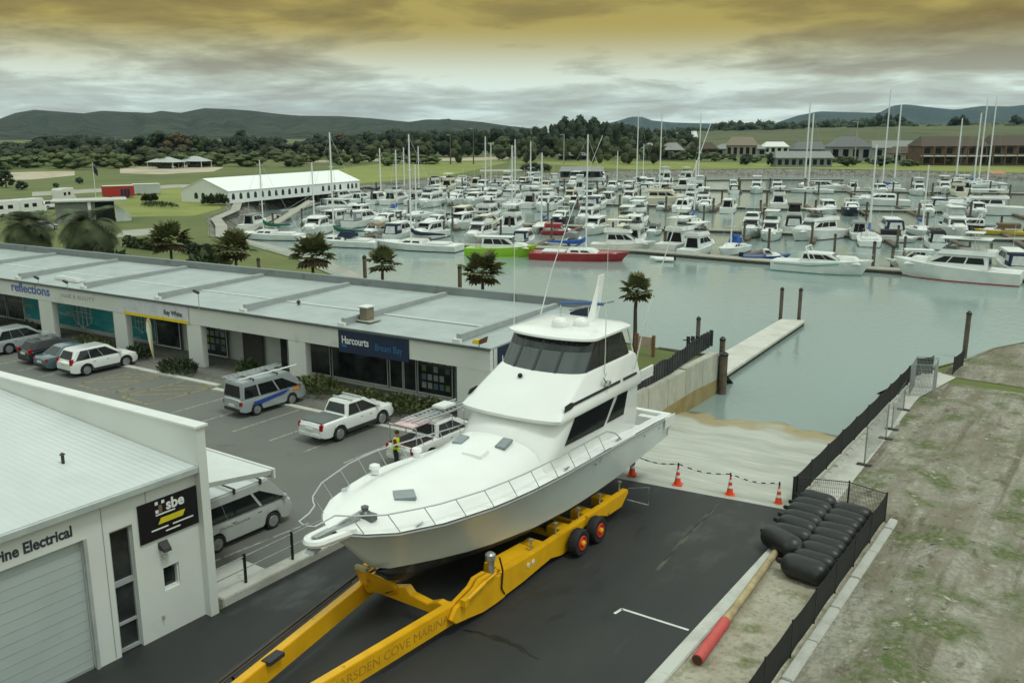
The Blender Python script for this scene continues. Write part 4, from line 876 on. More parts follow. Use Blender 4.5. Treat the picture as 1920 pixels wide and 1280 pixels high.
# small things on the shop roof
q = at(690, 598, 4.3); o = thing('roof_ventilator', 'square grey-brown ventilator on the shop roof beside a beam', 'roof vent', (q.x, q.y, 4.22))
MB().box(-.9,.6,-.5,.5,0,.05).build('flashing', mat('vent_pale', (.38,.37,.32), .7), o); MB().box(-.36,.2,-.32,.32,.05,.78).build('housing', mat('vent_brown', (.20,.17,.12), .6), o, bevel=.02); MB().box(-.42,.26,-.38,.38,.79,.86).build('cap', trimwhite, o)
for px, py, lab in ((560,572,'small dark vent cowl on the shop roof near the right end'),):
    q = at(px, py, 4.2); o = thing('vent_cowl', lab, 'roof vent', (q.x, q.y, 4.15)); MB().tube([(0,0,0),(0,0,.22)], .06, 8).build('pipe', plastic, o); MB().lathe([(.14,.2),(.12,.3),(.02,.4)], 10).build('cap', plastic, o)
for px, lab in ((384,'slender lamp post with a dark head standing at the pale fascia sign'), (93,'dark floodlight on a short pole above the blue script lettering'), (145,'dark floodlight above the faint grey lettering')):
    s = s_at(px, -.2); hgt = 1.15 if px == 384 else .62
    o = thing('flood_light', lab, 'lamp', S(s, -.22, 3.9)); MB().tube([(0,0,0),(0,0,hgt)], .025, 6).build('pole', steel, o); MB().hexa([(-.42,-.10,hgt-.0),(.03,-.08,hgt-.12),(.03,.08,hgt-.12),(-.42,.10,hgt)], [(-.42,-.10,hgt+.12),(.03,-.08,hgt+.02),(.03,.08,hgt+.02),(-.42,.10,hgt+.12)]).build('head', plastic, o)
o = thing('roof_skylight', 'pale ribbed skylight box on the shop roof at left', 'skylight', S(s_at(150, 1.6), 1.6, 4.15)); MB().box(-1.5,1.5,-.35,.35,0,.22).build('frame', trimwhite, o, bevel=.04); MB().box(-1.4,1.4,-.28,.28,.22,.26).build('pane', mat('skylight_pane', (.55,.58,.57), .3), o)
# planter shrubs in the paving, bollard, feather flag
def shrub(label, x, y, rx, ry, h, m=None, name='shrub', z=.0, group='shrubs along the shop kerb', n=420, seed=None):
    rnd = random.Random(seed or int(x*31 + y*7)); t = thing(name, label, 'shrub', (x, y, z), 0, group); mb = MB()
    for k in range(n):
        a, b = rnd.uniform(0, 2*math.pi), rnd.random()**.5; px, py = rx*b*math.cos(a)*rnd.uniform(.85,1.12), ry*b*math.sin(a)*rnd.uniform(.85,1.12)
        pz = h*math.sqrt(max(.02, 1 - .85*b*b))*rnd.uniform(.25, 1.08); L_ = rnd.uniform(.26,.50)*max(.7, h); d = Vector((px/rx*.5 + rnd.uniform(-.6,.6), py/ry*.5 + rnd.uniform(-.6,.6), rnd.uniform(.2,1))).normalized()*L_
        sd = d.cross(Vector((rnd.uniform(-1,1), rnd.uniform(-1,1), .2))).normalized()*L_*.26; c = Vector((px, py, pz)); mb.quad(c - sd*.4, c + d*.45 - sd, c + d, c + d*.45 + sd)
    mb.build('foliage', m or [leafmid, leafdk, leaflt][rnd.randrange(3)], t)
    st = MB()
    for k in range(5): a = rnd.uniform(0, 6.3); st.tube([(0,0,0),(rx*.3*math.cos(a), ry*.3*math.sin(a), h*.6)], .02, 4)
    st.build('stem', bark, t); return t
flax = mat('leaf_flax', (.085,.10,.030), .7, var=.5, scale=1.2)
for (px, py, rx, ry, h, lab) in ((335,700,1.5,.9,.85,'round bushy shrub on the kerb in front of the third column'), (258,672,.9,.8,.75,'low shrub on the kerb beside the feather flag'), (180,648,2.4,.6,.55,'long low planting in front of the teal beach picture'), (60,622,2.4,.6,.5,'low planting ahead of the black hatchback'), (600,740,1.9,.9,.95,'brown-green flax clump behind the silver ladder van'), (755,775,1.6,.9,.9,'dark flax clump between the white ute and the shop'), (468,705,.7,.6,.9,'thin young shrub against the dark doorway'), (600,690,.6,.5,1.5,'tall thin shrub in front of the left shop pane'), (690,755,1.2,.7,.7,'low flax behind the cab of the white ute'), (810,775,1.1,.7,.7,'flax clump at the right end of the shop kerb')):
    q = at(px, py); shrub(lab, q.x, q.y, rx, ry, h, flax if 'flax' in lab else None)
q = at(290, 682); o = thing('feather_flag', 'yellow and white feather flag on a pole before the sign with a yellow stripe', 'flag', (q.x, q.y, .01))
MB().tube([(0,0,0),(0,0,2.6),(-.12,0,2.95),(-.3,0,3.1)], .02, 6).build('pole', steel, o)
MB().plate([(-.02,0,.25),(-.02,0,2.6),(-.14,0,2.92),(-.30,0,3.06),(-.52,0,2.9),(-.60,0,2.2),(-.45,0,1.4),(-.2,0,.6)], .012).build('sail', mat('flag_yellow', (.55,.48,.16), .7), o)
MB().plate([(-.22,-.01,.75),(-.16,-.01,2.2),(-.30,-.01,2.75),(-.50,-.01,2.75),(-.56,-.01,2.2),(-.43,-.01,1.5)], .01).build('white_band', signwhite, o)

# ================================================================== THE WHITE SHED
shed = thing('workshop_shed', 'white workshop shed with a ribbed pale roof and grey roller door', 'building', (0, 0, 0))
X0, X1 = -23.2, -22.9
mb = MB(); mb.box(X0,X1,12.32,13.08,0,4.95).box(X0,X1,13.08,13.80,3.92,4.95).box(X0,X1,13.80,14.66,0,4.95).box(X0,X1,14.66,15.20,0,1.41).box(X0,X1,14.66,15.20,2.16,4.95).box(X0,X1,15.20,16.32,0,4.95).box(X0,X1,-8,12.32,4.0,4.95).box(X0,X1,-8,6.9,0,4.0)
mb.build('wall', wallwhite, shed)
MB().hexa([(-22.62,16.0,0),(-44,16.0,0),(-44,16.3,0),(-22.62,16.3,0)], [(-22.62,16.0,6.26),(-44,16.0,5.86),(-44,16.3,5.86),(-22.62,16.3,6.26)]).build('parapet_wall', wallwhite, shed)
MB().hexa([(-22.55,15.92,6.27),(-44,15.92,5.87),(-44,16.38,5.87),(-22.55,16.38,6.27)], [(-22.55,15.92,6.34),(-44,15.92,5.94),(-44,16.38,5.94),(-22.55,16.38,6.34)]).build('parapet_cap', trimwhite, shed)
MB().hexa([(-22.78,-8,4.96),(-22.78,15.99,4.96),(-44,15.99,6.02),(-44,-8,6.02)], [(-22.78,-8,5.04),(-22.78,15.99,5.04),(-44,15.99,6.10),(-44,-8,6.10)]).build('roof', roofpale, shed)
MB().box(-22.76,-22.64,-8,15.98,4.86,5.03).build('gutter', mat('gutter_pale', (.40,.43,.42), .5), shed)
rd = MB().box(-23.14,-23.06,6.9,12.31,0,3.99).build('roller_door', rollerdoor, shed)
MB().box(-23.055,-23.03,6.9,12.29,.0,.10).build('bottom_rail', mat('rail_grey', (.30,.33,.33), .5), rd)
for k in range(12): MB().box(-23.058,-23.052,6.92,12.29,.32+.305*k,.332+.305*k).build('slat_joint', mat('slat_grey', (.36,.40,.40), .5), rd)
MB().box(-22.95,-22.86,12.30,12.40,0,4.02).build('door_jamb', mat('jamb_grey', (.38,.40,.40), .6), shed)
dkf = mat('frame_grey', (.33,.35,.34), .5)
w = MB().box(-23.12,-23.08,13.08,13.80,.06,3.92).build('window', interior, shed); f = MB()
for a, b, c, d in ((13.08,13.15,.06,3.92),(13.73,13.80,.06,3.92),(13.15,13.73,3.84,3.92),(13.15,13.73,2.14,2.30),(13.15,13.73,.92,.99),(13.15,13.73,.06,.16)): f.box(-23.07,-22.99,a,b,c,d)
f.build('frame', dkf, w)
w = MB().box(-23.14,-23.10,14.66,15.20,1.41,2.16).build('window', interior, shed); f = MB()
for a, b, c, d in ((14.66,14.70,1.41,2.16),(15.16,15.20,1.41,2.16),(14.70,15.16,2.12,2.16),(14.70,15.16,1.41,1.46)): f.box(-23.09,-22.96,a,b,c,d)
f.build('frame', trimwhite, w)
MB().tube([(-22.74,16.1,4.9),(-22.74,16.1,0)], .055, 10).build('downpipe', trimwhite, shed)
MB().hexa([(-23.0,16.33,4.12),(-23.0,19.0,3.72),(-34,19.0,3.72),(-34,16.33,4.12)], [(-22.95,16.33,4.30),(-22.95,19.05,3.90),(-34,19.05,3.90),(-34,16.33,4.30)]).build('canopy', mat('canopy_white', (.62,.65,.63), .5, var=.04), shed)
MB().box(-34,-22.9,19.06,19.14,3.60,3.94).build('canopy_fascia', trimwhite, shed)
MB().lathe([(.05,0),(.05,.25),(.09,.28),(.02,.34)], 10, (-25.9,13.6,5.2)).build('roof_pipe', plastic, shed, True)
for y in (12.9, 14.3): MB().box(-22.897,-22.888,y-.01,y+.01,4.0 if y > 13 else .05,4.9).build('panel_joint', dkf, shed)
l = thing('wall_lamp', 'small white wall lamp below the black sign on the shed', 'lamp', (-22.9, 14.72, 2.62))
MB().box(0,.10,-.09,.09,0,.18).build('base', trimwhite, l, bevel=.02); MB().hexa([(.0,-.16,.22),(.26,-.13,.14),(.26,.13,.14),(.0,.16,.22)], [(.0,-.16,.42),(.22,-.13,.24),(.22,.13,.24),(.0,.16,.42)]).build('shade', plastic, l)
MB().lathe([(.02,-.12),(.06,-.1),(.07,0)], 10, (.07,0,0)).build('bulb', headlamp, l, True)
MB().box(-22.9,-22.84,14.62,14.70,.62,.70)
tp_ = thing('wall_tap', 'small tap on the shed wall near the ground', 'tap', (-22.9, 14.5, .62)); MB().tube([(0,0,0),(.08,0,0),(.09,0,-.06)], .018).build('spout', steel, tp_); MB().lathe([(.04,0),(.04,.02)], 8, (.05,0,.03)).build('handle', steel, tp_)
sg = thing('shed_sign', 'black sign board with white and yellow print on the shed wall', 'sign', (-22.9, 13.99, 3.17))
MB().box(.01,.05,0,2.15,0,1.22).build('board', mat('board_black', (.008,.008,.012), .35), sg)
text('sbe', .46, (.053,.92,.82), (0,1,0), (0,0,1), signwhite, 'lettering', sg, .004, bold=.014)
for i, (y, z) in enumerate(((.56,1.06),(.78,1.06),(.56,.80))): MB().box(.051,.056,y,y+.10,z,z+.10).build('dot', signwhite, sg)
MB().box(.051,.056,.67,.79,.80,1.03).build('emblem', mat('emblem_bronze', (.16,.12,.07), .5), sg)
MB().plate([(.056,.62,.44),(.056,1.46,.44),(.056,1.56,.62),(.056,.72,.62)], .005).build('yellow_band', mat('band_yellow', (.62,.52,.02), .5), sg)
for y0, y1, z in ((.56,1.22,.72),(.38,.95,.28),(1.10,1.82,.28),(.85,1.35,.14)): MB().box(.051,.055,y0,y1,z,z+.045).build('print_line', signwhite, sg)
st_ = thing('shed_lettering', 'dark bold lettering on the shed wall above the roller door', 'sign', (-22.895, 12.05, 4.24))
text('Marine Electrical', .43, (0,0,0), (0,1,0), (0,0,1), letter_dk, 'lettering', st_, .008, 'RIGHT', .012, squeeze=.86)
# handrail on the kerb wall by the shed
hr = thing('handrail', 'two-rail metal handrail on black posts along the kerb wall', 'railing', (-23.05, 16.6, .3))
for z in (.52, .95): MB().tube([(0,0,z),(0,16,z)], .022, 6).build('rail', steel, hr)
for k in range(7): MB().box(-.04,.04,1.1+2.05*k,1.18+2.05*k,0,1.05).build('post', black, hr, bevel=.01)
kind(MB().box(-24.9,-23.36,16.4,19.0,.0,.14).build('concrete_pad', kerb_m, bevel=.02), 'structure')
# ================================================================== FENCES, WALLS, CONES, FENDERS, PILES, PALMS
cloth = mat('fence_cloth', (.010,.010,.010), .85, var=.4, scale=3)
def cloth_fence(name, label, pts, zb, h, step=2.4):
    """black cloth stretched between posts; each bay a part"""
    t = thing(name, label, 'fence', (0, 0, 0)); rnd = random.Random(int(pts[0][0]*100)); line = []
    for a, c in zip(pts, pts[1:]):
        d = math.dist(a[:2], c[:2]); k = max(1, round(d/step))
        line += [tuple(a[i] + (c[i]-a[i])*j/k for i in range(len(a))) for j in range(k)]
    line.append(pts[-1])
    for i, p in enumerate(line):
        b = p[2] if len(p) > 2 else zb; MB().tube([(p[0],p[1],b-.1),(p[0],p[1],b+h+.05)], .03, 6).build('post', black, t)
        if i + 1 < len(line):
            q = line[i+1]; d = Vector((q[0]-p[0], q[1]-p[1])).normalized(); n = Vector((-d.y, d.x)); rings = []; b2 = q[2] if len(q) > 2 else zb
            for s in range(7):
                f = s/6; x, y, z = p[0]+(q[0]-p[0])*f, p[1]+(q[1]-p[1])*f, b+(b2-b)*f; sag = .05*math.sin(math.pi*f); k = .03*math.sin(math.pi*f)*rnd.uniform(.4,1.2)
                rings.append([(x+n.x*(k-.008), y+n.y*(k-.008), z+.04), (x+n.x*(k+.008), y+n.y*(k+.008), z+.04), (x+n.x*.008, y+n.y*.008, z+h-sag), (x-n.x*.008, y-n.y*.008, z+h-sag)])
            MB().loft(rings).build('cloth_panel', cloth, t, True)
    return t
cloth_fence('cloth_fence', 'long black cloth fence on concrete blocks between the sandy strip and the dirt', [(-6.78,8),(-6.78,35.6)], .06, 1.15)
cloth_fence('cloth_fence', 'black cloth fence along the edge of the boat ramp', [(-10.3,35.2),(-10.3,59.4),(-9.6,60.6)], .06, 1.15)
cloth_fence('cloth_fence', 'short black cloth panel at the water end of the dirt platform', [(-8.5,61.2),(-8.35,64.0)], .05, 1.1)
mesh_m = mat('mesh_dark', (.03,.033,.03), .7)
t = thing('cross_fence', 'thin see-through mesh fence joining the two black cloth fences', 'fence', (0, 0, 0))
for p in ((-10.2,35.4),(-8.32,36.05),(-6.78,35.65)): MB().tube([(*p,0),(*p,1.25)], .035, 6).build('post', black, t)
for a, c in (((-10.2,35.4),(-8.32,36.05)), ((-8.32,36.05),(-6.78,35.65))):
    mb = MB(); mb.tube([(*a,1.18),(*c,1.18)], .02, 5)
    for k in range(26): f = k/26; x, y = a[0]+(c[0]-a[0])*f, a[1]+(c[1]-a[1])*f; mb.tube([(x,y,.05),(x,y,1.18)], .006, 4)
    for k in range(6): mb.tube([(*a,.15+.18*k),(*c,.15+.18*k)], .005, 4)
    mb.build('mesh_panel', mesh_m, t)
# galvanised temporary fence frames
def frame_fence(label, a, c, h, group='galvanised frames by the ramp walk', bars=9):
    t = thing('fence_frame', label, 'fence', (a[0], a[1], .05), 0, group); v = Vector((c[0]-a[0], c[1]-a[1], 0)); 
    MB().tube([(0,0,0),(0,0,h),v + Vector((0,0,h)),v]).build if False else None
    MB().tube([(0,0,0),(0,0,h)], .035).build('post', steel, t); MB().tube([v, v + Vector((0,0,h))], .035).build('post', steel, t)
    MB().tube([(0,0,h-.02), v + Vector((0,0,h-.02))], .022).build('top_rail', steel, t); mb = MB()
    for k in range(1, bars): p = v*k/bars; mb.tube([p + Vector((0,0,.12)), p + Vector((0,0,h))], .006, 4)
    for k in range(7): mb.tube([Vector((0,0,.15+.25*k)), v + Vector((0,0,.15+.25*k))], .005, 4)
    mb.build('wire_mesh', steel, t)
    for q in (Vector((0,0,0)), v): MB().box(q.x-.32,q.x+.32,q.y-.12,q.y+.12,0,.06).build('foot', plastic, t)
    return t
frame_fence('galvanised mesh frame standing along the dirt edge of the concrete walk', (-9.0,41.5), (-9.05,45.9), 1.9, bars=24)
frame_fence('mesh frame on the walk just before the grey mesh cage', (-9.15,47.6), (-9.4,51.5), 1.3, bars=20)
t = thing('mesh_cage', 'grey wire mesh cage at the far end of the ramp walk', 'cage', (-9.75,54.6,.06))
c4 = [(0,0),(1.15,.5),(1.0,2.4),(-.15,2.2)]
for i in range(4):
    a, c = Vector((*c4[i],0)), Vector((*c4[(i+1)%4],0)); MB().tube([a, a + Vector((0,0,1.9))], .03).build('post', steel, t); mb = MB(); mb.tube([a+Vector((0,0,1.88)), c+Vector((0,0,1.88))], .02)
    for k in range(1, 16): p = a+(c-a)*k/16; mb.tube([p, p+Vector((0,0,1.88))], .008, 4)
    for k in range(9): mb.tube([a+Vector((0,0,.1+.21*k)), c+Vector((0,0,.1+.21*k))], .006, 4)
    mb.build('mesh_side', mat('mesh_grey', (.30,.33,.33), .6), t)
# ramp retaining walls
w = thing('retaining_wall', 'tall stained concrete wall along the left of the boat ramp', 'wall', (0,0,0))
wm = layered('wall_concrete', (.46,.45,.38), [((.36,.34,.28),.6,.55,.12,(1,1,.4)), ((.54,.53,.47),1.5,.62,.1,(1,1,.5))], .85, .2, 10)
for k in range(9): y = 33.2 + 2.65*k; MB().box(-22.95,-22.35,y,y+2.63,-3.4,.35 + .06*math.sin(k*1.9)).build('panel', wm, w, bevel=.02)
alg = layered('algae', (.26,.19,.07), [((.36,.29,.14),.9,.5,.15,(1,1,1))], .8, .2, 8)
mb = MB(); mb.prism([(46,-1.65),(49,-1.45),(53,-1.35),(57,-1.5),(57,-3.2),(46,-2.0)], -22.35, -22.335, 'X'); mb.build('algae_stain', alg, w)
w = thing('retaining_wall', 'low concrete wall under the black cloth fence on the right of the ramp', 'wall', (0,0,0))
for k in range(10): y = 34.7 + 2.7*k; MB().box(-10.42,-10.13,y,y+2.68,-3.4,.04).build('panel', wm, w, bevel=.02)
t = thing('paling_fence', 'dark paling fence that curves along the top of the left ramp wall', 'fence', (0,0,0)); path = [(-22.65,41.5,.35),(-22.65,46,.35),(-22.65,50,.4),(-22.65,54,.8),(-22.7,56.4,.9),(-23.6,57.0,.3),(-25.0,57.2,.0)]
for a, c in zip(path, path[1:]):
    d = math.dist(a, c); n = max(2, int(d/.36))
    for k in range(n):
        f = k/n; x, y, z = (a[i]+(c[i]-a[i])*f for i in range(3)); mb = MB(); mb.box(x-.03,x+.03,y-.13,y+.13,z,z+1.1+.06*math.sin(y*3)) if abs(c[1]-a[1]) > abs(c[0]-a[0]) else mb.box(x-.13,x+.13,y-.03,y+.03,z,z+1.1); mb.build('paling', mat('paling_dark', (.035,.036,.04), .8, var=.5, scale=1), t)
    MB().beam((a[0]-.05,a[1],a[2]+.85), (c[0]-.05,c[1],c[2]+.85), .05, .08).build('rail', timber, t)
q = at(1212, 668); o = thing('notice_board', 'pale pinkish notice board on brown posts beside the far palm', 'notice board', (q.x, q.y, .02)); MB().box(-.9,.35,-.04,.04,.55,1.35).build('panel', mat('board_pink', (.48,.36,.30), .7), o)
for x in (-.75, .5): MB().box(x-.09,x+.09,-.09,.09,0,1.5).build('post', mat('post_brown', (.20,.10,.05), .8), o)
# cones and their chain
def cone(loc, label):
    t = thing('traffic_cone', label, 'traffic cone', loc, random.uniform(0,1), 'cones across the head of the ramp')
    b = MB().box(-.21,.21,-.21,.21,0,.05).build('base', conered, t, bevel=.02); MB().lathe([(.155,.05),(.03,.86),(.028,.90),(.01,.90)], 18).build('body', conered, t, True)
    MB().lathe([(.158-.0,.0),(.118,0)], 3) if False else None
    for z0, z1 in ((.34,.46),(.60,.72)):
        r = lambda z: .155 - .125*(z-.05)/.81 + .004
        MB().lathe([(r(z0)-.01,z0),(r(z0),z0+.002),(r(z1),z1-.002),(r(z1)-.01,z1)], 18).build('reflective_band', signwhite, t, True)
    MB().lathe([(.04,.86),(.045,.9),(.03,1.0),(.01,1.02)], 12).build('chain_cap', plastic, t, True); return t
cps = [(-17.27,34.48,'orange cone nearest the motor yacht, mostly hidden by its stern'), (-15.13,34.62,'orange cone on the ramp, second from the yacht stern'), (-12.85,34.87,'orange cone in the middle of the ramp head'), (-10.85,35.13,'orange cone closest to the black ramp fence')]
for x, y, l in cps: cone((x, y, ramp_z(y)+.01), l)
ch = thing('plastic_chain', 'black and white plastic chain slung from cone to cone', 'chain', (0,0,0)); pts = [(x, y, ramp_z(y)+.97) for x, y, _ in cps]; pts = [(-19.0,34.3,.93)] + pts
k = 0
for a, c in zip(pts, pts[1:]):
    n = 11
    for j in range(n):
        f0, f1 = j/n, (j+.92)/n; P_ = lambda f: (a[0]+(c[0]-a[0])*f, a[1]+(c[1]-a[1])*f, a[2]+(c[2]-a[2])*f - .16*math.sin(math.pi*f)); MB().tube([P_(f0), P_(f1)], .028, 5).build('link', signwhite if k % 2 else black, ch); k += 1
# black rubber fenders heaped behind the fence
fm = mat('fender_rubber', (.016,.017,.018), .42, var=.25, scale=2, dirt=((.05,.05,.047), 2.5, .62))
def fender(loc, rz, label, ry=0, L_=1.5, r=.355):
    t = thing('boat_fender', label, 'fender', loc, rz, 'black fenders piled by the cloth fence'); t.rotation_euler = (0, ry, rz)
    half = [(.02,.10),(.09,.09),(.11,.02),(r*.52,-.03),(r*.78,-.12),(r*.94,-.26),(r,-.42)]; pr = [(a, -L_/2-z) for a, z in half] + [(a, L_/2+z) for a, z in reversed(half)]
    MB().lathe(pr, 24, (0,0,0), 'X').build('body', fm, t, True, ang=70)
    for s in (-1, 1): MB().lathe([(.05,-.02),(.085,-.02),(.085,.02),(.05,.02)], 12, (s*(L_/2+.16),0,0), 'Y').build('eye_ring', plastic, t, True)
fender((-9.2,30.55,.50), R(-28), 'large black fender lying askew at the near end of the left row', L_=1.75, r=.44)
for k in range(6): fender((-9.10 - .03*k, 31.35 + .735*k, .50 + .03*(k % 2)), R(random.uniform(-12,-2)), f'black fender, {ordinal(k+2)} from the near end of the left row')
fender((-7.88,29.0,.45), R(-8), 'bulky black fender at the near end of the row against the cloth fence', L_=1.65, r=.43)
for k in range(8): fender((-7.80 + .02*math.sin(k), 29.78 + .70*k, .44 + .03*(k % 2)), R(random.uniform(-10,3)), f'black fender, {ordinal(k+2)} from the near end of the row against the cloth fence')
MB().tube([(-9.5,34.2,.5),(-9.6,32.5,.75),(-9.4,31.2,.7)], .02) if False else None
lg = thing('timber_pole', 'long timber pole with a pink-red sleeve lying on the sandy strip', 'pole', (-8.86,22.2,.2)); v = Vector((-.42,7.9,.03))
MB().tube([v*.30, v*.55, v], .135, 14, .12).build('shaft', log_m, lg, True); s_ = MB().tube([Vector((0,0,0)), v*.31], .175, 18).build('sleeve', mat('sleeve_pink', (.55,.085,.075), .6, var=.12, scale=3, dirt=((.36,.10,.07), 3, .6)), lg, True)
MB().lathe([(.15,-.006),(.14,-.02),(.02,-.02)], 18, (0,0,0), 'Y').build('sleeve_mouth', mat('mouth_dark', (.07,.035,.02), .9), s_)
# pontoon, piles of the ramp
def pile(label, x, y, top, r=.17, z=-4.5, group='timber mooring piles'):
    t = thing('mooring_pile', label, 'pile', (x, y, WATER), 0, group); MB().tube([(0,0,z-WATER),(0,0,top)], r, 12).build('shaft', timber, t, True); MB().lathe([(r*1.12,top),(r*1.15,top+.12),(r*.6,top+.24),(.02,top+.30)], 12).build('cap', black, t, True); return t
po = thing('ramp_pontoon', 'long pale concrete pontoon beside the boat ramp', 'pontoon', (0,0,0))
a, b_, c, d = (-25.1,63.2), (-23.0,60.3), (-24.25,82.7), (-26.25,82.0)
def slab(t, name, q, z0, z1, m, bev=.03): return MB().hexa([(*p, z0) for p in q], [(*p, z1) for p in q]).build(name, m, t, bevel=bev)
q4 = [(-25.6,62.4),(-23.05,60.2),(-24.2,82.7),(-26.3,82.0)]
slab(po, 'deck', q4, -2.22, -2.0, layered('pontoon_concrete', (.56,.55,.50), [((.47,.46,.41),.5,.55,.1,(1,1,1))], .85, .1, 8))
slab(po, 'float', [(-25.5,62.5),(-23.15,60.4),(-24.28,82.6),(-26.2,81.9)], -2.75, -2.23, mat('float_dark', (.06,.055,.045), .9, var=.3))
for x, y, l in ((-26.54,82.6,'tall black-capped pile at the outer left corner of the ramp pontoon'), (-25.0,83.2,'tall black-capped pile at the outer right corner of the ramp pontoon'), (-28.6,68.2,'short pile in the water behind the paling fence')): pile(l, x, y, 3.1 if x > -28 else 2.5)
pile('thick brown pile at the head of the ramp pontoon', -22.35, 57.6, 3.6, .19); pile('stout timber post leaning close to the pontoon head pile', -22.0, 57.1, 2.7, .27); pile('tall lone pile by the rock bank on the right', -10.1, 77.6, 3.5, .19)
pile('dark pile seen over the shop roof between two small palms', *far(683, 478, 75).xy, 7.3, .16); pile('dark pile seen over the shop roof beside the green palm', *far(862, 505, 70).xy, 7.1, .16); pile('short dark pile above the roof edge at the left bank', *far(484, 483, 86).xy, 5.9, .16)
kind(MB().hexa([(-27,57.4,.0),(-22.5,57.4,.0),(-23.2,60.5,-1.9),(-25.4,62.6,-1.9)], [(-27,57.4,.08),(-22.5,57.4,.08),(-23.2,60.5,-1.8),(-25.4,62.6,-1.8)]).build('gangway', concrete), 'structure')
sheet('grass_bank', [(-28.5,47),(-23,46.6),(-23,56.6),(-28.5,56.8)], .05, grass)
# palms
def fan_leaf(rnd):
    mb = MB(); n = 9
    for k in range(n):
        a = R(-100 + 200*k/(n-1)); d = Vector((math.cos(a), math.sin(a), -.10)); l = .62*(1 - .25*abs(k-(n-1)/2)/((n-1)/2)); s = Vector((-d.y, d.x, 0))*.10
        tip = d*l + Vector((0,0,-.16*l)); mid = d*l*.62; mb.quad((0,0,0), tuple(mid - s), tuple(tip), tuple(mid + s))
    return mb
def palm(label, x, y, h, r, seed, n=34, feather=False, z=0.):
    rnd = random.Random(seed); t = thing('palm_tree', label, 'palm tree', (x, y, z), 0, 'palms behind the shops')
    MB().tube([(0,0,-.1),(.02,0,h*.3),(.05*rnd.uniform(-1,1),.03,h*.7),(.06*rnd.uniform(-1,1),.05,h)], .17 if not feather else .26, 10, .10 if not feather else .22).build('trunk', bark, t, True)
    grn, ded = MB(), MB(); top = Vector((0, .05, h))
    for k in range(n):
        az = rnd.uniform(0, 2*math.pi); el = rnd.uniform(-.5, 1.35); dead = el < -.12
        if feather:
            el = rnd.uniform(-.1, 1.3); L_ = r*rnd.uniform(.85,1.1); d0 = Vector((math.cos(az)*math.cos(el), math.sin(az)*math.cos(el), math.sin(el))); p = top.copy(); sd = Vector((-math.sin(az), math.cos(az), 0)); N_ = 9
            for j in range(N_):
                q = p + d0*(L_/N_); w_ = .34*r*math.sin(math.pi*(j+.7)/(N_+1)) ; 
                for s in (-1, 1):
                    tip = (p+q)/2 + sd*s*w_ + d0*w_*.5 + Vector((0,0,-.22*w_)); e = d0*(L_/N_)*.24; grn.quad(tuple(p), tuple(p + e*1.6), tuple(tip + e*.4), tuple(tip))
                    tip2 = q + sd*s*w_*.95 + d0*w_*.5 + Vector((0,0,-.26*w_)); grn.quad(tuple(p + e*2.), tuple(p + e*3.6), tuple(tip2 + e*.4), tuple(tip2))
                p = q; d0 = (d0 + Vector((0,0,-.20 - .10*math.cos(el)))).normalized()
        else:
            pl = r*rnd.uniform(.35,.62)*(.7 if dead else 1); d0 = Vector((math.cos(az)*math.cos(el), math.sin(az)*math.cos(el), math.sin(el))); base = top + d0*pl + Vector((0,0,-.08 if not dead else -.2))
            m3 = d0.to_track_quat('X', 'Z').to_matrix(); sc = r*.72*rnd.uniform(.85,1.1); f = fan_leaf(rnd); tgt = ded if dead or rnd.random() < .10 else grn
            tgt.add([base + m3 @ (Vector(v)*sc) for v in f.v], f.f); s = Vector((0,0,.012)); tgt.quad(tuple(top), tuple(top+s*2), tuple(base+s), tuple(base))
    grn.build('fronds', mat('palm_green', (.12,.135,.048), .65, var=.5, scale=1.5) if not feather else mat('palm_dark', (.062,.080,.030), .7, var=.5, scale=1.2), t)
    if ded.v: ded.build('dead_fronds', leafbr, t)
    return t
palm('lone fan palm with a slim trunk standing right of the yacht bridge', -27.78, 55.2, 4.35, 1.5, 1, 46)
palm('dense green fan palm seen above the roof between the pile and the yacht', -37.44, 50.5, 5.4, 1.8, 2, 64)
palm('small fan palm above the roof beside the dark pile', -46.83, 50.5, 5.25, 1.6, 3, 46)
palm('broad fan palm with brown dead leaves above the roof, below the moored sloops', -53.4, 49.6, 5.45, 2.1, 4, 66)
palm('fan palm with hanging brown leaves at the bend of the left bank', -62.0, 49.0, 5.3, 2.05, 5, 64)
palm('bushy fan palm above the roof left of the bank bend', -69.84, 48.3, 5.6, 2.15, 6, 74)
palm('large dark feather palm in front of the pavilion', -80.3, 47.0, 6.3, 3.4, 7, 80, True)
palm('dark feather palm at the far left behind the roof', -87.3, 45.0, 6.0, 3.0, 8, 70, True)
for px, py, w_, l in ((215,455,1.3,'pale green bushy plant right of the large feather palm'), (120,465,1.8,'low yellow-green bush between the two feather palms'), (395,482,1.4,'low green bush beside the bank fan palm'), (20,470,1.5,'bush at the left edge behind the roof')):
    q = far(px, py, 92); shrub(l, q.x, q.y, w_, w_, 3.2, leafmid, 'bush', 0, 'bushes behind the shops', 420)

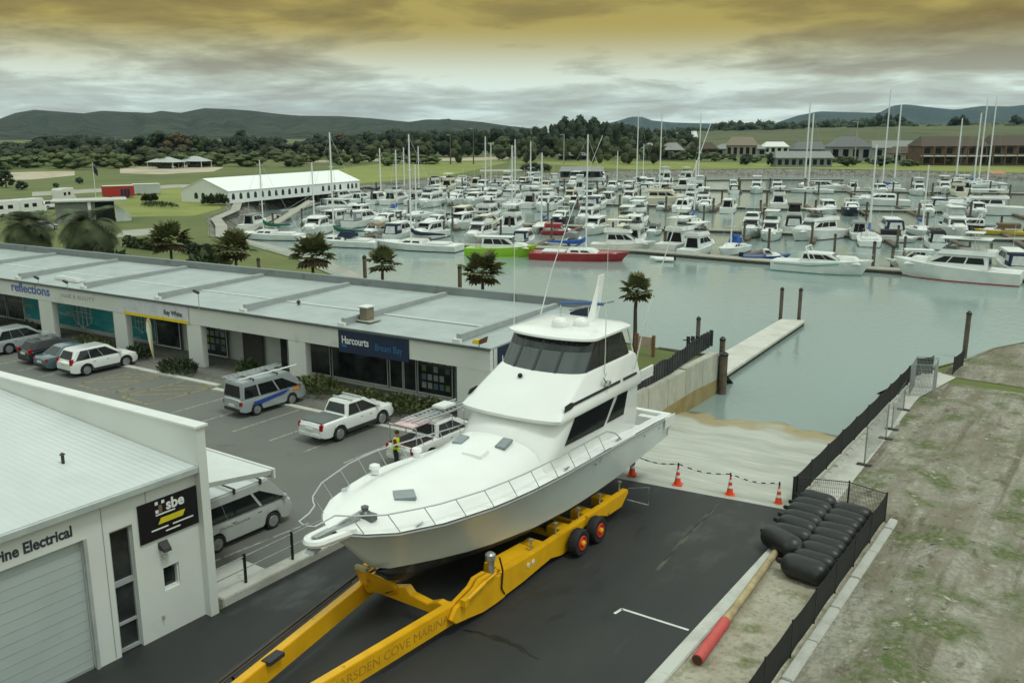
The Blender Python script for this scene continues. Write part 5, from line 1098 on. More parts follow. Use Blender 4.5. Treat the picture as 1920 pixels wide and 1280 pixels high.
for pxa, pya, pxb, pyb, l in ((352,474,412,484,'long dark clipped hedge at the bend of the left bank'), (238,462,300,470,'low green hedge behind the roof, left of the bushy fan palm')):
    a, b_ = at(pxa, pya), at(pxb, pyb); n = 4
    t = thing('hedge', l, 'hedge', ((a.x+b_.x)/2, (a.y+b_.y)/2, 0), math.atan2(b_.y-a.y, b_.x-a.x), 'hedges behind the shops'); ln = (b_-a).length; rnd = random.Random(5); mb = MB()
    for k in range(900):
        c = Vector((rnd.uniform(-ln/2, ln/2), rnd.uniform(-.8,.8), 0)); c.z = (1.3 + .2*math.sin(c.x*1.3))*math.sqrt(rnd.random())*(1-.25*abs(c.y)); u = Vector((rnd.gauss(0,1), rnd.gauss(0,1), rnd.gauss(0,1))).normalized()*.26; w_ = u.cross(Vector((rnd.gauss(0,1), rnd.gauss(0,1), rnd.gauss(0,1)))).normalized()*.16
        mb.quad(c-u-w_*.5, c-u*.2+w_, c+u+w_*.4, c+u*.3-w_)
    mb.build('foliage', leafdk if 'dark' in l else leafmid, t); MB().box(-ln/2+.2, ln/2-.2, -.3, .3, 0, .8).build('inner_twigs', bark, t, bevel=.1)
# ================================================================== THE MARINA
navyc = mat('canvas_navy', (.012,.02,.055), .8, var=.15); bluec = mat('canvas_blue', (.015,.08,.33), .75, var=.12); greenc = mat('canvas_green', (.01,.10,.065), .8, var=.12)
greyc = mat('canvas_grey', (.22,.24,.25), .8, var=.15); blackc = mat('canvas_black', (.012,.012,.014), .8, var=.2); tanc = mat('canvas_tan', (.30,.24,.15), .8, var=.15); clearc = mat('clear_curtain', (.50,.54,.53), .3, var=.15); brownc = mat('canvas_brown', (.14,.09,.05), .8, var=.15)
limeh = mat('hull_lime', (.30,.56,.02), .3, var=.06, coat=.3); redh = mat('hull_red', (.34,.02,.025), .35, var=.08, coat=.3); blueh = mat('hull_blue', (.015,.06,.22), .35, var=.08); navyh = mat('hull_navy', (.01,.018,.045), .3, var=.08); yelh = mat('hull_yellow', (.62,.42,.03), .5, var=.1); tealh = mat('stripe_teal', (.10,.30,.30), .4)
aluh = mat('mast_alloy', (.55,.56,.54), .45, .25, var=.05); mastw = mat('mast_white', (.74,.75,.73), .45, var=.05)
boatglass = mat('boat_window', (.012,.014,.016), .15, var=.2, spec=.3)
def hull(t, L_, B, fs, fb, m, stripe, rake=.9):
    st = [(0,.86),(.12,.93),(.3,1),(.55,.98),(.72,.84),(.85,.58),(.94,.30),(1,.03)]; rings = []; wl = []
    for i in range(13):
        s = i/12; s = s**.9; b = interp(st, s)*B/2; x = -L_/2 + L_*s; zs = fs + (fb-fs)*s**1.7; q = max(0, (s-.55)/.45)**1.4
        bw = b*(.90 - .42*q); xb = x - rake*q; h = [(xb - .4*q, .0, -.55), (xb-.2*q, bw*.7, -.35), (xb, bw, .02), ((xb+x)/2, (b+bw)/2*.99, zs*.55), (x, b, zs), (x, b*.96, zs+.05), (x, b*.9, zs+.01), (x, 0, zs+.07)]
        rings.append([(a, y, z) for a, y, z in h] + [(a, -y, z) for a, y, z in reversed(h[1:-1])]); wl.append((xb, bw, zs))
    o = MB().loft(rings).build('hull', m, t, True, ang=45)
    rs = [[(x + (.02 if i == 12 else 0), y + .015, -.12) for i, (x, y, z) in enumerate(wl)], [(x + (.02 if i == 12 else 0), y + .03, .14) for i, (x, y, z) in enumerate(wl)]]
    a = [rs[0] + [(x, -y, z) for x, y, z in reversed(rs[0])], rs[1] + [(x, -y, z) for x, y, z in reversed(rs[1])]]
    MB().loft(a, False).build('boot_stripe', stripe, t)
def block(t, name, m, *f, bev=.08): return frustum_mesh(*f).build(name, m, t, True, bevel=bev, ang=50), frustum(*f)
def wins(par, PF, spans, h0=.25, h1=.82, front=True, back=False, m=None, off=.02):
    P, Fp = PF; m = m or boatglass
    for s0, s1, s2, s3 in spans:
        for sd in (-1, 1): mb = MB(); side_panel(mb, P, s0, s1, s2, s3, h0, h1, sd, off); mb.build('window', m, par)
    if front: mb = MB(); end_panel(mb, Fp, .06, .94, h0, h1+.05, True, off, .04); mb.build('windscreen', m, par)
    if back: mb = MB(); end_panel(mb, Fp, .12, .88, .05, h1, False, off, .03); mb.build('aft_door', m, par)
def sail_cover(t, x0, x1, z, m):
    MB().loft([[(x0+(x1-x0)*s, r*math.cos(a)*.8, z + r*1.2*math.sin(a) + .9*max(0,(s-.78)/.22)**2*.6) for a in [2*math.pi*k/8 for k in range(8)]] for s, r in ((0,.07),(.1,.13),(.4,.18),(.7,.24),(.9,.30),(1.,.26))]).build('sail_cover', m, t, True)
def boat(kind_, label, loc, rz, L_=11., hm=None, stripe=None, can=None, mast=None, group='boats moored in the marina', **k):
    hm = hm or boatwhite; stripe = stripe or antifoul; B = k.get('B', L_*.31 if L_ > 7 else L_*.38); t = thing({'sail':'sailing_yacht','fly':'flybridge_launch','sedan':'cabin_launch','cruiser':'sports_cruiser','run':'runabout','cat':'catamaran'}[kind_], label, {'sail':'sailing yacht','cat':'catamaran'}.get(kind_, 'motor boat'), (loc[0], loc[1], WATER), rz, group)
    cab = k.get('cab', boatwhite if hm is not cream else cream)
    if kind_ == 'sail':
        fs, fb = .95, 1.25; hull(t, L_, B, fs, fb, hm, stripe, 1.1)
        c, PF = block(t, 'cabin', cab, -.12*L_, .20*L_, 1.0, 1.62, B*.34, B*.27, .15, .9); wins(c, PF, [(.12,.42,.40,.13),(.48,.80,.74,.49)], .3, .72, False)
        MB().box(-.38*L_,-.14*L_,-B*.33,B*.33,1.0,1.28).build('cockpit_coaming', cab, t, bevel=.08)
        mh = mast or L_*1.25; mx = .06*L_; mm = mastw
        m_ = MB().tube([(mx,0,1.5),(mx,0,mh)], k.get('mr', .12), 8, k.get('mr', .12)*.75).build('mast', mm, t, True)
        for f in (.45, .7):
            if k.get('spread', True): MB().tube([(mx,-B*.32*(1.2-f),mh*f),(mx,B*.32*(1.2-f),mh*f)], .035, 5).build('spreader', mm, m_)
        for p in ((L_*.49,0,fb),(-L_*.49,0,fs),(mx,B*.47,1.1),(mx,-B*.47,1.1)): MB().tube([(mx,0,mh*.98),p], .014, 4).build('stay', stainless, m_)
        MB().tube([(mx,0,2.3),(-.36*L_,0,2.25)], .07, 6).build('boom', mm, t)
        if can: sail_cover(t, -.34*L_, mx-.05, 2.42, can)
        if k.get('dodger'): block(t, 'dodger', k['dodger'], -.2*L_, -.02*L_, 1.5, 2.35, B*.30, B*.26, .0, .6)
        MB().tube([(.36*L_,B*.2,1.2),(.36*L_,B*.22,1.8),(.50*L_,0,1.9),(.36*L_,-B*.22,1.8),(.36*L_,-B*.2,1.2)], .025, 5).build('pulpit_rail', stainless, t)
        if mast and k.get('miz'): MB().tube([(-.33*L_,0,1.2),(-.33*L_,0,mh*.7)], .10, 7).build('mizzen_mast', mm, t)
    elif kind_ in ('fly', 'sedan', 'cruiser', 'cat'):
        big = L_/12; fs, fb = 1.15*big+.1, 1.85*big+.1; hull(t, L_, B, fs, fb, hm, stripe, 1.3)
        hz = fs + .15; ht_ = {'fly':1.55,'sedan':1.5,'cruiser':1.15,'cat':1.3}[kind_]; z1 = hz + ht_
        xa, xb = (-.26*L_, .26*L_) if kind_ != 'cruiser' else (-.2*L_, .27*L_)
        c, PF = block(t, 'deckhouse', cab, xa, xb, hz-.1, z1, B*.40, B*.33, .1, 1.6 if kind_ != 'cruiser' else 2.2, bev=.1)
        fw = block(t, 'foredeck_cabin', cab, .12*L_, .40*L_, hz, fb+.28, B*.33, B*.20, 0, 1.0)
        wins(c, PF, [(.06,.36,.36,.09),(.39,.66,.64,.39),(.68,.93,.80,.67)], .42, .86, True, True)
        if kind_ == 'fly':
            f, PF2 = block(t, 'flybridge', cab, xa*1.15, xb*.55, z1-.02, z1+.62, B*.37, B*.33, -.05, .55); 
            s, PF3 = block(t, 'fly_screen', shield if not k.get('enc') else (can or clearc), .0*L_ if not k.get('enc') else xa*.9, xb*.42, z1+.6, z1+.98 if not k.get('enc') else z1+1.75, B*.30, B*.26, 0, .35, bev=.04)
            if k.get('top', True):
                MB().box(xa*1.0, xb*.5, -B*.34, B*.34, z1+1.82, z1+1.92).build('bimini_top', can or boatwhite, t, bevel=.04)
                for x in (xa*.9, xb*.3):
                    for sd in (-1, 1): MB().tube([(x,sd*B*.32,z1+.55),(x,sd*B*.32,z1+1.84)], .03, 5).build('top_post', stainless, t)
        elif kind_ == 'sedan':
            MB().box(xa-.9, xb*.62, -B*.35, B*.35, z1-.02, z1+.08).build('hardtop', can if can and k.get('topc') else cab, t, bevel=.04)
            for sd in (-1, 1): MB().tube([(xa-.8,sd*B*.33,fs),(xa-.8,sd*B*.33,z1)], .035, 5).build('top_post', stainless, t)
        elif kind_ == 'cruiser':
            MB().tube([(xa*.5,B*.40,hz+.3),(xa*.75,B*.34,z1+.7),(xa*.75,-B*.34,z1+.7),(xa*.5,-B*.40,hz+.3)], .10, 7).build('radar_arch', cab, t, True)
        if k.get('aft'):
            a, PF4 = block(t, 'aft_canopy', k['aft'], -.47*L_, xa+.2, fs+.1, z1-.05, B*.40, B*.34, .35, 0.); wins(a, PF4, [(.15,.85,.85,.2)], .35, .8, False, True, clearc)
        if k.get('tower'):
            for sd in (-1, 1): MB().tube([(xa*.6,sd*B*.33,z1),(xa*.5,sd*B*.25,z1+2.6)], .04, 5).build('tower_leg', stainless, t)
            MB().box(xa*.75, xa*.2, -B*.27, B*.27, z1+2.55, z1+2.65).build('tower_top', cab, t, bevel=.03)
        MB().tube([(.18*L_,B*.42,fb-.1),(.2*L_,B*.43,fb+.55),(.42*L_,B*.2,fb+.65),(.5*L_,0,fb+.68),(.42*L_,-B*.2,fb+.65),(.2*L_,-B*.43,fb+.55),(.18*L_,-B*.42,fb-.1)], .025, 5).build('bow_rail', stainless, t)
        MB().tube([(-.15*L_,.25,z1),(-.16*L_,.28,z1+3.2)], .02, 5).build('whip_aerial', mastw, t)
        if k.get('stripe2'): MB().tube([(-.46*L_,-B*.43,fs*.78),(-.1*L_,-B*.497,fs*.8),(.2*L_,-B*.485,fb*.72)], .07, 5).build('side_stripe', k['stripe2'], t)
    elif kind_ == 'run':
        fs, fb = .65, .95; hull(t, L_, B, fs, fb, hm, stripe, .8)
        c, PF = block(t, 'cuddy', cab, -.02*L_, .36*L_, .65, 1.15, B*.38, B*.26, .0, 1.0, bev=.07); s, PF = block(t, 'windscreen_frame', cab, -.06*L_, .12*L_, 1.1, 1.62, B*.36, B*.30, 0, .5, bev=.04); wins(s, PF, [(.08,.9,.8,.1)], .15, .85)
        if can: 
            MB().loft([[(x, y, z) for y, z in ((-B*.38,1.2),(-B*.36,1.9),(0,2.08),(B*.36,1.9),(B*.38,1.2))] for x in (-.40*L_,.05*L_)], True).build('canopy', can, t, bevel=.03)
        MB().box(-.56*L_,-.47*L_,-.2,.2,.2,1.15).build('outboard_motor', black, t, bevel=.06)
    return t

def walkway(name, label, line, w=2.2, fingers=()):
    t = thing('pontoon_walkway', label, 'pontoon', (0,0,0)); L1, L2 = [], []
    for i, p in enumerate(line):
        a, b = line[max(0,i-1)], line[min(len(line)-1,i+1)]; d = Vector((b[0]-a[0], b[1]-a[1])).normalized(); n = Vector((-d.y, d.x))*w/2; L1.append((p[0]-n.x, p[1]-n.y)); L2.append((p[0]+n.x, p[1]+n.y))
    MB().loft([[(*a,-2.12),(*b,-2.12),(*b,-1.98),(*a,-1.98)] for a, b in zip(L1, L2)]).build('deck', pathm, t)
    MB().loft([[(*a,-2.8),(*b,-2.8),(*b,-2.125),(*a,-2.125)] for a, b in zip(L1, L2)]).build('float', MATS['float_dark'], t)
    for p, q in fingers:
        d = (Vector(q)-Vector(p)).normalized(); n = Vector((-d.y, d.x))*.5
        MB().hexa([(p[0]-n.x,p[1]-n.y,-2.6),(p[0]+n.x,p[1]+n.y,-2.6),(q[0]+n.x*.8,q[1]+n.y*.8,-2.6),(q[0]-n.x*.8,q[1]-n.y*.8,-2.6)], [(p[0]-n.x,p[1]-n.y,-2.02),(p[0]+n.x,p[1]+n.y,-2.02),(q[0]+n.x*.8,q[1]+n.y*.8,-2.02),(q[0]-n.x*.8,q[1]-n.y*.8,-2.02)]).build('finger', timber, t)
def along(line, step):
    out = []; acc = 0
    for a, b in zip(line, line[1:]):
        d = math.dist(a, b); u = Vector((b[0]-a[0], b[1]-a[1]))/d
        while acc < d: out.append((a[0]+u.x*acc, a[1]+u.y*acc, u)); acc += step
        acc -= d
    return out
def to_px(p):                                        # where a point shows in the photograph
    a = R(TURN); f = Vector((-math.sin(a), math.cos(a), 0)); r = Vector((math.cos(a), math.sin(a), 0)); q = Vector(p) - Vector((0,0,H)); c, s = math.cos(R(PITCH)), math.sin(R(PITCH))
    d = q.dot(f)*c - q.z*s; return 960 + F*q.dot(r)/d, 640 - F*(q.dot(f)*s + q.z*c)/d
FRONT = [(-123,98.5),(-113,103),(-97,107.5),(-83,111),(-72,115),(-60,119.6),(-43,119.6),(-28,120.4),(-10,122.4),(12,124)]
W1 = [(-133,130),(-80,146.2),(-58.8,153),(-36,158.5),(-17.6,166.4),(2,172)]; W2 = [(-168,172),(-105,193),(-66,205),(-36,217),(-8,227)]; W3 = [(-183,225),(-140,245),(-99,262),(-72,275),(-44,287),(-10,298)]; W4 = [(-176,268),(-150,290),(-118,322),(-90,340)]
SHORE = [(-123,98.5),(-137,114),(-152,135),(-167,158),(-173,190),(-183,225),(-181,262)]
placed = []
def put(kind_, label, px, py, hd, **k):              # hd: 'L','R','A','T' = bow to the left, right, away, towards
    q = at(px, py, WATER); 
    i = min(range(len(FRONT)-1), key=lambda i: abs((FRONT[i][0]+FRONT[i+1][0])/2 - q.x)); u = Vector((FRONT[i+1][0]-FRONT[i][0], FRONT[i+1][1]-FRONT[i][1])).normalized()
    a = math.atan2(u.y, u.x) if q.y < 126 else R(18); ang = {'R': a, 'L': a + math.pi, 'A': a + math.pi/2, 'T': a - math.pi/2}[hd] + R(k.pop('tw', 0))
    if 'mt' in k: k['mast'] = rise((px, py), WATER, k.pop('mt'), k.pop('mpx', px))
    placed.append((q.x, q.y, k.get('L_', 11))); return boat(kind_, label, (q.x, q.y), ang, **k)
G0 = 'boats lying along the front walkway'
put('sail', 'white sloop with a dark green sail cover, leftmost on the front walkway', 503, 449, 'L', L_=12, can=greenc, mt=300, group=G0)
put('sail', 'white sloop with a green cover hanging off its boom, second along the front walkway', 636, 461, 'L', L_=14, can=greenc, dodger=navyc, mt=248, mpx=617, stripe=navyh, group=G0, mr=.15)
put('sail', 'white sloop with a navy sail cover, third from left along the front walkway', 781, 468, 'L', L_=14.2, can=navyc, mt=252, mpx=793, stripe=navyh, group=G0, mr=.15)
put('sedan', 'lime green launch with a white cabin and black windows', 941, 480, 'R', L_=10.5, hm=limeh, stripe=limeh, group=G0)
put('sail', 'dark red ketch with a white deck and blue sail covers', 1087, 487, 'R', L_=13.8, hm=redh, stripe=redh, can=bluec, mt=252, mpx=1112, mr=.13, group=G0, miz=False)
put('cruiser', 'long pale launch with a teal waterline and slanting dark window', 1540, 511, 'R', L_=12.2, stripe=tealh, stripe2=tealh, group=G0)
put('fly', 'white game boat with a tall flybridge and thin red waterline', 1789, 524, 'L', L_=14.2, stripe=redh, tower=True, group=G0, tw=-6, top=True)
put('sedan', 'cream-white launch with a navy aft canopy at the right edge of the front row', 1893, 507, 'A', L_=10.5, aft=navyc)
put('sedan', 'little wheelhouse launch with a white hardtop beside the white game boat', 1708, 502, 'L', L_=6.5)
put('run', 'small white runabout with a blue hull on the front walkway', 1436, 489, 'R', L_=6.6, hm=blueh, can=None, tw=25)
put('sail', 'white yacht wrapped in bright blue sail and cockpit covers', 1372, 476, 'T', L_=9, can=bluec, dodger=bluec, mast=9, tw=-20)
put('fly', 'white flybridge launch seen from the stern behind the front walkway, grey clears below the roof', 1310, 476, 'A', L_=10, can=boatwhite)
put('fly', 'white flybridge launch behind the stern of the dark red ketch', 1168, 470, 'R', L_=9.5)
put('sedan', 'white launch with navy canopy and blue cover tucked behind the lime green launch', 985, 460, 'A', L_=8.5, aft=navyc)
put('fly', 'dark grey-windowed launch rising behind the lime green launch', 900, 452, 'T', L_=10.5, can=greyc)
put('run', 'small boat with a red cover behind the dark red ketch', 1050, 440, 'R', L_=6.5, hm=redh, can=redh)
put('fly', 'white flybridge launch with grey bimini near the blue wrapped yacht', 1408, 442, 'T', L_=11, can=greyc)
put('fly', 'tall flybridge launch under a large black canopy in mid marina', 1487, 432, 'A', L_=11.5, can=blackc, enc=True, aft=blackc)
put('fly', 'big white flybridge launch right of the black canopied one', 1530, 448, 'L', L_=13, tw=50)
put('sedan', 'white launch under a flat grey bimini with a blue stripe', 1608, 445, 'A', L_=10, can=greyc, topc=True, stripe2=bluec)
put('cat', 'broad white catamaran with two dark ports lying alone off the middle walkway', 1650, 385, 'L', L_=13, B=5.6)
put('cruiser', 'white launch with a navy hull on the right of the second walkway', 1818, 435, 'L', L_=10.5, hm=navyh)
put('fly', 'large white motor yacht with a long dark window band at right', 1836, 402, 'L', L_=17, top=True)
put('run', 'yellow dinghy boat under a brown cover near the right edge', 1872, 440, 'L', L_=8, hm=yelh, can=brownc)
put('sedan', 'launch under a tall black cockpit cover, left of the white game boat tower', 1750, 462, 'A', L_=9.5, aft=blackc, can=blackc, topc=True)
put('run', 'small boat with a dark bimini right of the empty berths', 1682, 454, 'R', L_=6.5, can=blackc)
put('sail', 'white sloop with a bright blue sail cover on the back walkway', 1658, 360, 'L', L_=11.5, can=bluec, mt=168, mpx=1670, mr=.22)
put('fly', 'white flybridge launch seen bow-on on the back walkway at right', 1768, 362, 'T', L_=12.5)
put('fly', 'white flybridge launch, left one of a pair on the back walkway', 1418, 362, 'T', L_=12)
put('fly', 'white flybridge launch with dark screens, right one of a pair on the back walkway', 1456, 362, 'T', L_=12, can=greyc)
put('sedan', 'launch with a tan cockpit cover on the back walkway', 1545, 358, 'R', L_=12, can=tanc, aft=tanc)
put('fly', 'white flybridge launch with a black aft cover at the end of the dense rows', 1318, 392, 'T', L_=12, aft=blackc)
put('fly', 'large cream launch along the middle walkway left of the gap', 1245, 384, 'R', L_=15, hm=cream)
put('fly', 'tall white flybridge launch standing above the far left cluster', 1080, 352, 'T', L_=14)
put('fly', 'white flybridge launch with pale clears in the thick of the left cluster', 1022, 395, 'T', L_=12, can=boatwhite)
put('fly', 'tall white flybridge launch left of centre with a dark screen', 805, 388, 'T', L_=12, can=greyc)
put('sedan', 'launch with dark wheelhouse windows and a maroon sheer stripe by the left dock', 640, 398, 'R', L_=11, stripe=redh)
put('sedan', 'white launch with a navy window band beside a thick pile at left', 674, 410, 'T', L_=10, stripe=navyh)
put('sedan', 'white launch with tan-grey awnings at the inner left corner of the marina', 478, 428, 'A', L_=9, can=greyc, topc=True)
put('run', 'grey covered tender lying on the left dock', 534, 412, 'A', L_=6, hm=greyhull, can=greyc)
put('run', 'open aluminium boat with a tan cover behind the three sloops', 700, 440, 'T', L_=7, hm=greyhull, can=tanc)
for px, py, mt, mpx, l in ((710,372,278,710,'slim mast sloop before the tent lawn'), (912,362,256,914,'sloop with a tall mast in the back of the left cluster'), (990,358,265,995,'sloop with a lean mast in front of the far jetty'), (1197,352,205,1200,'grey masted sloop, left of the tall trio'), (1232,358,207,1239,'tall masted sloop in the middle of the tall trio'), (1309,345,213,1315,'sloop whose mast stands over the lawn edge'), (1508,352,192,1520,'sloop with the left mast of a close pair'), (1520,362,213,1531,'sloop with the right mast of a close pair'), (1676,352,196,1684,'sloop with the shorter of two tall leaning masts'), (1792,345,222,1804,'sloop with a single mast before the brown house'), (1820,352,212,1838,'sloop with a pale mast, left of the last tall pair'), (1830,345,184,1857,'sloop with the tallest mast before the brown house'), (1846,348,182,1876,'sloop with the rightmost tall mast')):
    put('sail', 'white ' + l, px, py, random.choice('LRAT'), L_=random.uniform(10.5,13), can=random.choice([navyc, bluec, greyc, None]), mt=mt, mpx=(px+mpx)/2, mr=.19 if px < 1480 else .25, spread=px < 1500)
# berth rows along each walkway
FEAT = [('fly', 'white flybridge launch', {}), ('fly', 'white flybridge launch with a grey bimini', dict(can=greyc)), ('fly', 'white flybridge launch with a navy bimini', dict(can=navyc)), ('fly', 'enclosed flybridge launch with pale clears', dict(enc=True)), ('fly', 'cream flybridge launch', dict(hm=cream)), ('sedan', 'white cabin launch', {}), ('sedan', 'white cabin launch with a navy aft canopy', dict(aft=navyc)), ('sedan', 'white cabin launch with a grey aft canopy', dict(aft=greyc)), ('sedan', 'cream cabin launch', dict(hm=cream)), ('sedan', 'grey hulled cabin launch', dict(hm=greyhull)), ('cruiser', 'low white sports cruiser', {}), ('cruiser', 'low white cruiser with black aft cover', dict(aft=blackc)), ('cruiser', 'sports cruiser with a navy hull', dict(hm=navyh)), ('sail', 'white sloop with a blue sail cover', dict(can=bluec)), ('sail', 'white sloop with a grey sail cover', dict(can=greyc)), ('run', 'small white runabout with a grey canopy', dict(can=greyc))]
rnd = random.Random(21); rows = []
FING = Vector((-.31, .95))
def berths(line, side, off, name, dens, lo, hi, step=5.0):
    res = []
    for x, y, u in along(line, step):
        n = Vector((-u.y, u.x))*side; px, py = to_px((x + n.x*off, y + n.y*off, WATER))
        if not (lo < px < hi) or rnd.random() > (dens if px < 1325 else dens*.42): continue
        p = (x + n.x*(off + rnd.uniform(-.6,.6)), y + n.y*(off + rnd.uniform(-.6,.6)))
        L_ = rnd.uniform(9.5, 13)
        if any(math.dist(p, q[:2]) < 4.6 for q in placed): continue
        res.append((px, p, math.atan2(n.y, n.x) + (math.pi if rnd.random() < .55 else 0) + R(rnd.uniform(-4,4)), L_)); placed.append((*p, L_))
    res.sort()
    for i, (px, p, a, L_) in enumerate(res):
        kd, ds, kw = FEAT[rnd.choices(range(len(FEAT)), [7,5,4,4,3,6,5,4,3,2,4,5,2,6,6,3])[0]]
        if kd == 'run': L_ = rnd.uniform(6, 7.2)
        if kd == 'sail': kw = dict(kw, mast=L_*rnd.uniform(1.0,1.35), spread=False, mr=.16)
        boat(kd, f'{ds}, {ordinal(i+1)} from left, {name}', p, a, L_=L_, **kw)
berths(FRONT, 1, 8.5, 'behind front walkway', .9, 560, 1300)
berths(W1, -1, 7.5, 'near side of second walkway', .95, 560, 1930)
berths(W1, 1, 7.5, 'far side of second walkway', .95, 600, 1930)
berths(W2, -1, 8, 'near side of middle walkway', .95, 640, 1930)
berths(W2, 1, 8, 'far side of middle walkway', .95, 660, 1930)
berths(W3, -1, 8, 'near side of back walkway', .95, 690, 1930)
berths(W3, 1, 8, 'far side of back walkway', .9, 720, 1930)
berths(W4, 1, 3.5, 'by hindmost walkway', .9, 860, 1330, 8)
for nm, line, lb, sides in (('f', FRONT, 'nearest pontoon walkway with the dark red ketch lying along it', (1,)), ('a', W1, 'second pontoon walkway, behind the front row of boats', (-1,1)), ('b', W2, 'middle pontoon walkway of the marina', (-1,1)), ('c', W3, 'back pontoon walkway before the far lawn', (-1,1)), ('d', W4, 'hindmost short pontoon walkway in the left cluster', ()), ('e', SHORE, 'dock that follows the curved left shore', ())):
    fg = []; num = 0; pl = []
    for x, y, u in along(line, 10.2):
        for s in sides:
            n = Vector((-u.y, u.x))*s; q = (x + n.x*12.5, y + n.y*12.5); p = (x + n.x*1.0, y + n.y*1.0); fg.append((p, q)); px, py = to_px((*q, WATER))
            if 420 < px < 1935: pl.append((px, q, s))
    walkway(nm, lb, line, 2.4 if nm in 'fe' else 2.0, fg)
    pl.sort()
    for i, (px, q, s) in enumerate(pl):
        pile(f'brown timber pile, {ordinal(i+1)} from the left along the {["near" if nm=="f" else "second" if nm=="a" else "middle" if nm=="b" else "back"][0]} walkway', q[0] + rnd.uniform(-.3,.3), q[1] + rnd.uniform(-.3,.3), rnd.uniform(2.7, 3.5), .19 if nm in 'fa' else .24)
for i, (px, py, l) in enumerate(((1636,505,'thick pile at the pontoon end beside the long pale launch'), (1672,500,'thin dark pile left of the little wheelhouse launch'), (1246,470,'brown pile with a red ring before the front walkway'), (1180,445,'pale bent lamp pile above the dark red ketch stern'))):
    q = at(px, py, WATER); pile(l, q.x, q.y, 3.4 if i != 1 else 2.6, .22)
l = thing('gangway_ramp', 'sloping aluminium gangway at the left corner of the marina', 'gangway', (0,0,0)); MB().beam((-128,109,-1.85), (-149,139,.1), 1.6, .25).build('deck', mat('gangway_tan', (.36,.34,.28), .8), l)
for s in (-.75, .75): MB().tube([(-128+s,109,-.85),(-149+s,139,1.1)], .03, 5).build('rail', steel, l)
d = thing('rigid_inflatable', 'white and black tender moored end-on to the front walkway', 'dinghy', (*at(1243, 490, WATER).xy, WATER), R(200)); MB().tube([(-1.5,.6,.3),(.8,.6,.32),(1.6,0,.45),(.8,-.6,.32),(-1.5,-.6,.3)], .25, 10).build('tube', boatwhite, d, True); MB().box(-1.5,.9,-.5,.5,.1,.22).build('floor', greyhull, d); MB().box(-1.75,-1.45,-.18,.18,.2,.9).build('outboard_motor', black, d, bevel=.05)
# ================================================================== TENT LAWN, LEFT SIDE
canvas = mat('tent_canvas', (.74,.76,.75), .7, var=.03, scale=.3)
A, Bq, C = Vector((-171.46,121.12,0)), Vector((-158.6,124.67,0)), Vector((-165.8,171.5,0))
ax = (C-Bq).normalized(); bx = (A-Bq).normalized(); LT, WT = (C-Bq).length, (A-Bq).length
tent = thing('marquee_tent', 'long white marquee tent with rows of dark arched windows', 'tent', Bq, math.atan2(ax.y, ax.x))
def tq(a, b, z): return (a, b, z)                    # a along, b across to the left
MB().prism([(0,0),(WT,0),(WT,2.55),(WT/2,4.95),(0,2.55)], .02, LT-.02, 'X').build('wall', canvas, tent)
MB().loft([[(-.12,-.15,2.50),(-.12,WT/2,4.98),(-.12,WT+.15,2.50),(-.12,WT+.15,2.60),(-.12,WT/2,5.10),(-.12,-.15,2.60)], [(LT+.12,-.15,2.50),(LT+.12,WT/2,4.98),(LT+.12,WT+.15,2.50),(LT+.12,WT+.15,2.60),(LT+.12,WT/2,5.10),(LT+.12,-.15,2.60)]]).build('roof', mat('tent_roof', (.82,.83,.82), .6, var=.02), tent)
def arch(w, h): return [(-w,0),(w,0),(w,h*.6),(w*.75,h*.87),(0,h),(-w*.75,h*.87),(-w,h*.6)]
pos = [1.5 + 2.28*i for i in range(12)] + [32.2 + 2.3*i for i in range(4)] + [42.4 + 1.7*i for i in range(3)]
for p in pos:
    MB().plate([(p + a, -.012, .75 + z) for a, z in arch(.46, 1.35)], .03).build('window', interior, tent)
for p in (WT-4.3, WT-6.3, WT-8.6): MB().plate([(-.0, p - a, .75 + z) for a, z in arch(.5, 1.35)], .03).build('window', interior, tent)
for px, py, r, l in ((392,385,1.3,'round clipped bush at the corner of the white marquee'), (412,385,1.5,'larger round bush by the marquee corner'), (425,292,2.6,'pair of dark bushes on the lawn beyond the marquee')):
    q = at(px, py); shrub(l, q.x, q.y, r, r, r*1.3, leafdk, 'bush', 0, 'bushes on the lawn', 320)
q = at(300, 388); shrub('low dark hedge bed on the lawn before the marquee', q.x, q.y, 5.2, 2.2, .9, leafdk, 'hedge', 0, 'bushes on the lawn', 700)
for px, py, r in ((275,379,.8),(287,378,.9)): q = at(px, py); shrub('small round bush behind the hedge bed, ' + ('left' if px < 280 else 'right') + ' one of two', q.x, q.y, r, r, 1.4, leafdk, 'bush', 0, 'bushes on the lawn')
# pavilion with its flat roof, flagpole, container, trailer
q0 = Vector((-147.5,86.5,0)); pv = thing('pavilion_building', 'small pavilion with a thin overhanging flat roof and glass corner', 'building', q0, R(58))
MB().box(-5.2,6.4,-3.2,3.2,3.45,3.7).build('roof', mat('pavilion_roof', (.46,.47,.45), .6), pv, bevel=.03); MB().box(-4.6,1.4,-2.6,2.6,0,3.44).build('wall', mat('pavilion_wall', (.20,.22,.22), .7), pv); MB().box(1.42,4.4,-2.5,2.5,0,3.44).build('window', interior, pv); MB().box(.3,.8,-2.95,-2.68,0,3.44).build('column', trimwhite, pv); MB().hexa([(4.5,-2.5,.0),(6.9,-2.0,0),(6.9,-1.7,0),(4.5,-2.2,0)], [(4.5,-2.5,3.0),(6.9,-2.0,.9),(6.9,-1.7,.9),(4.5,-2.2,3.0)]).build('glass_screen', clearc, pv)
for y in (-2.66, 2.62): MB().box(1.5,4.3,y,y+.04,.1,3.3).build('window', boatglass, pv)
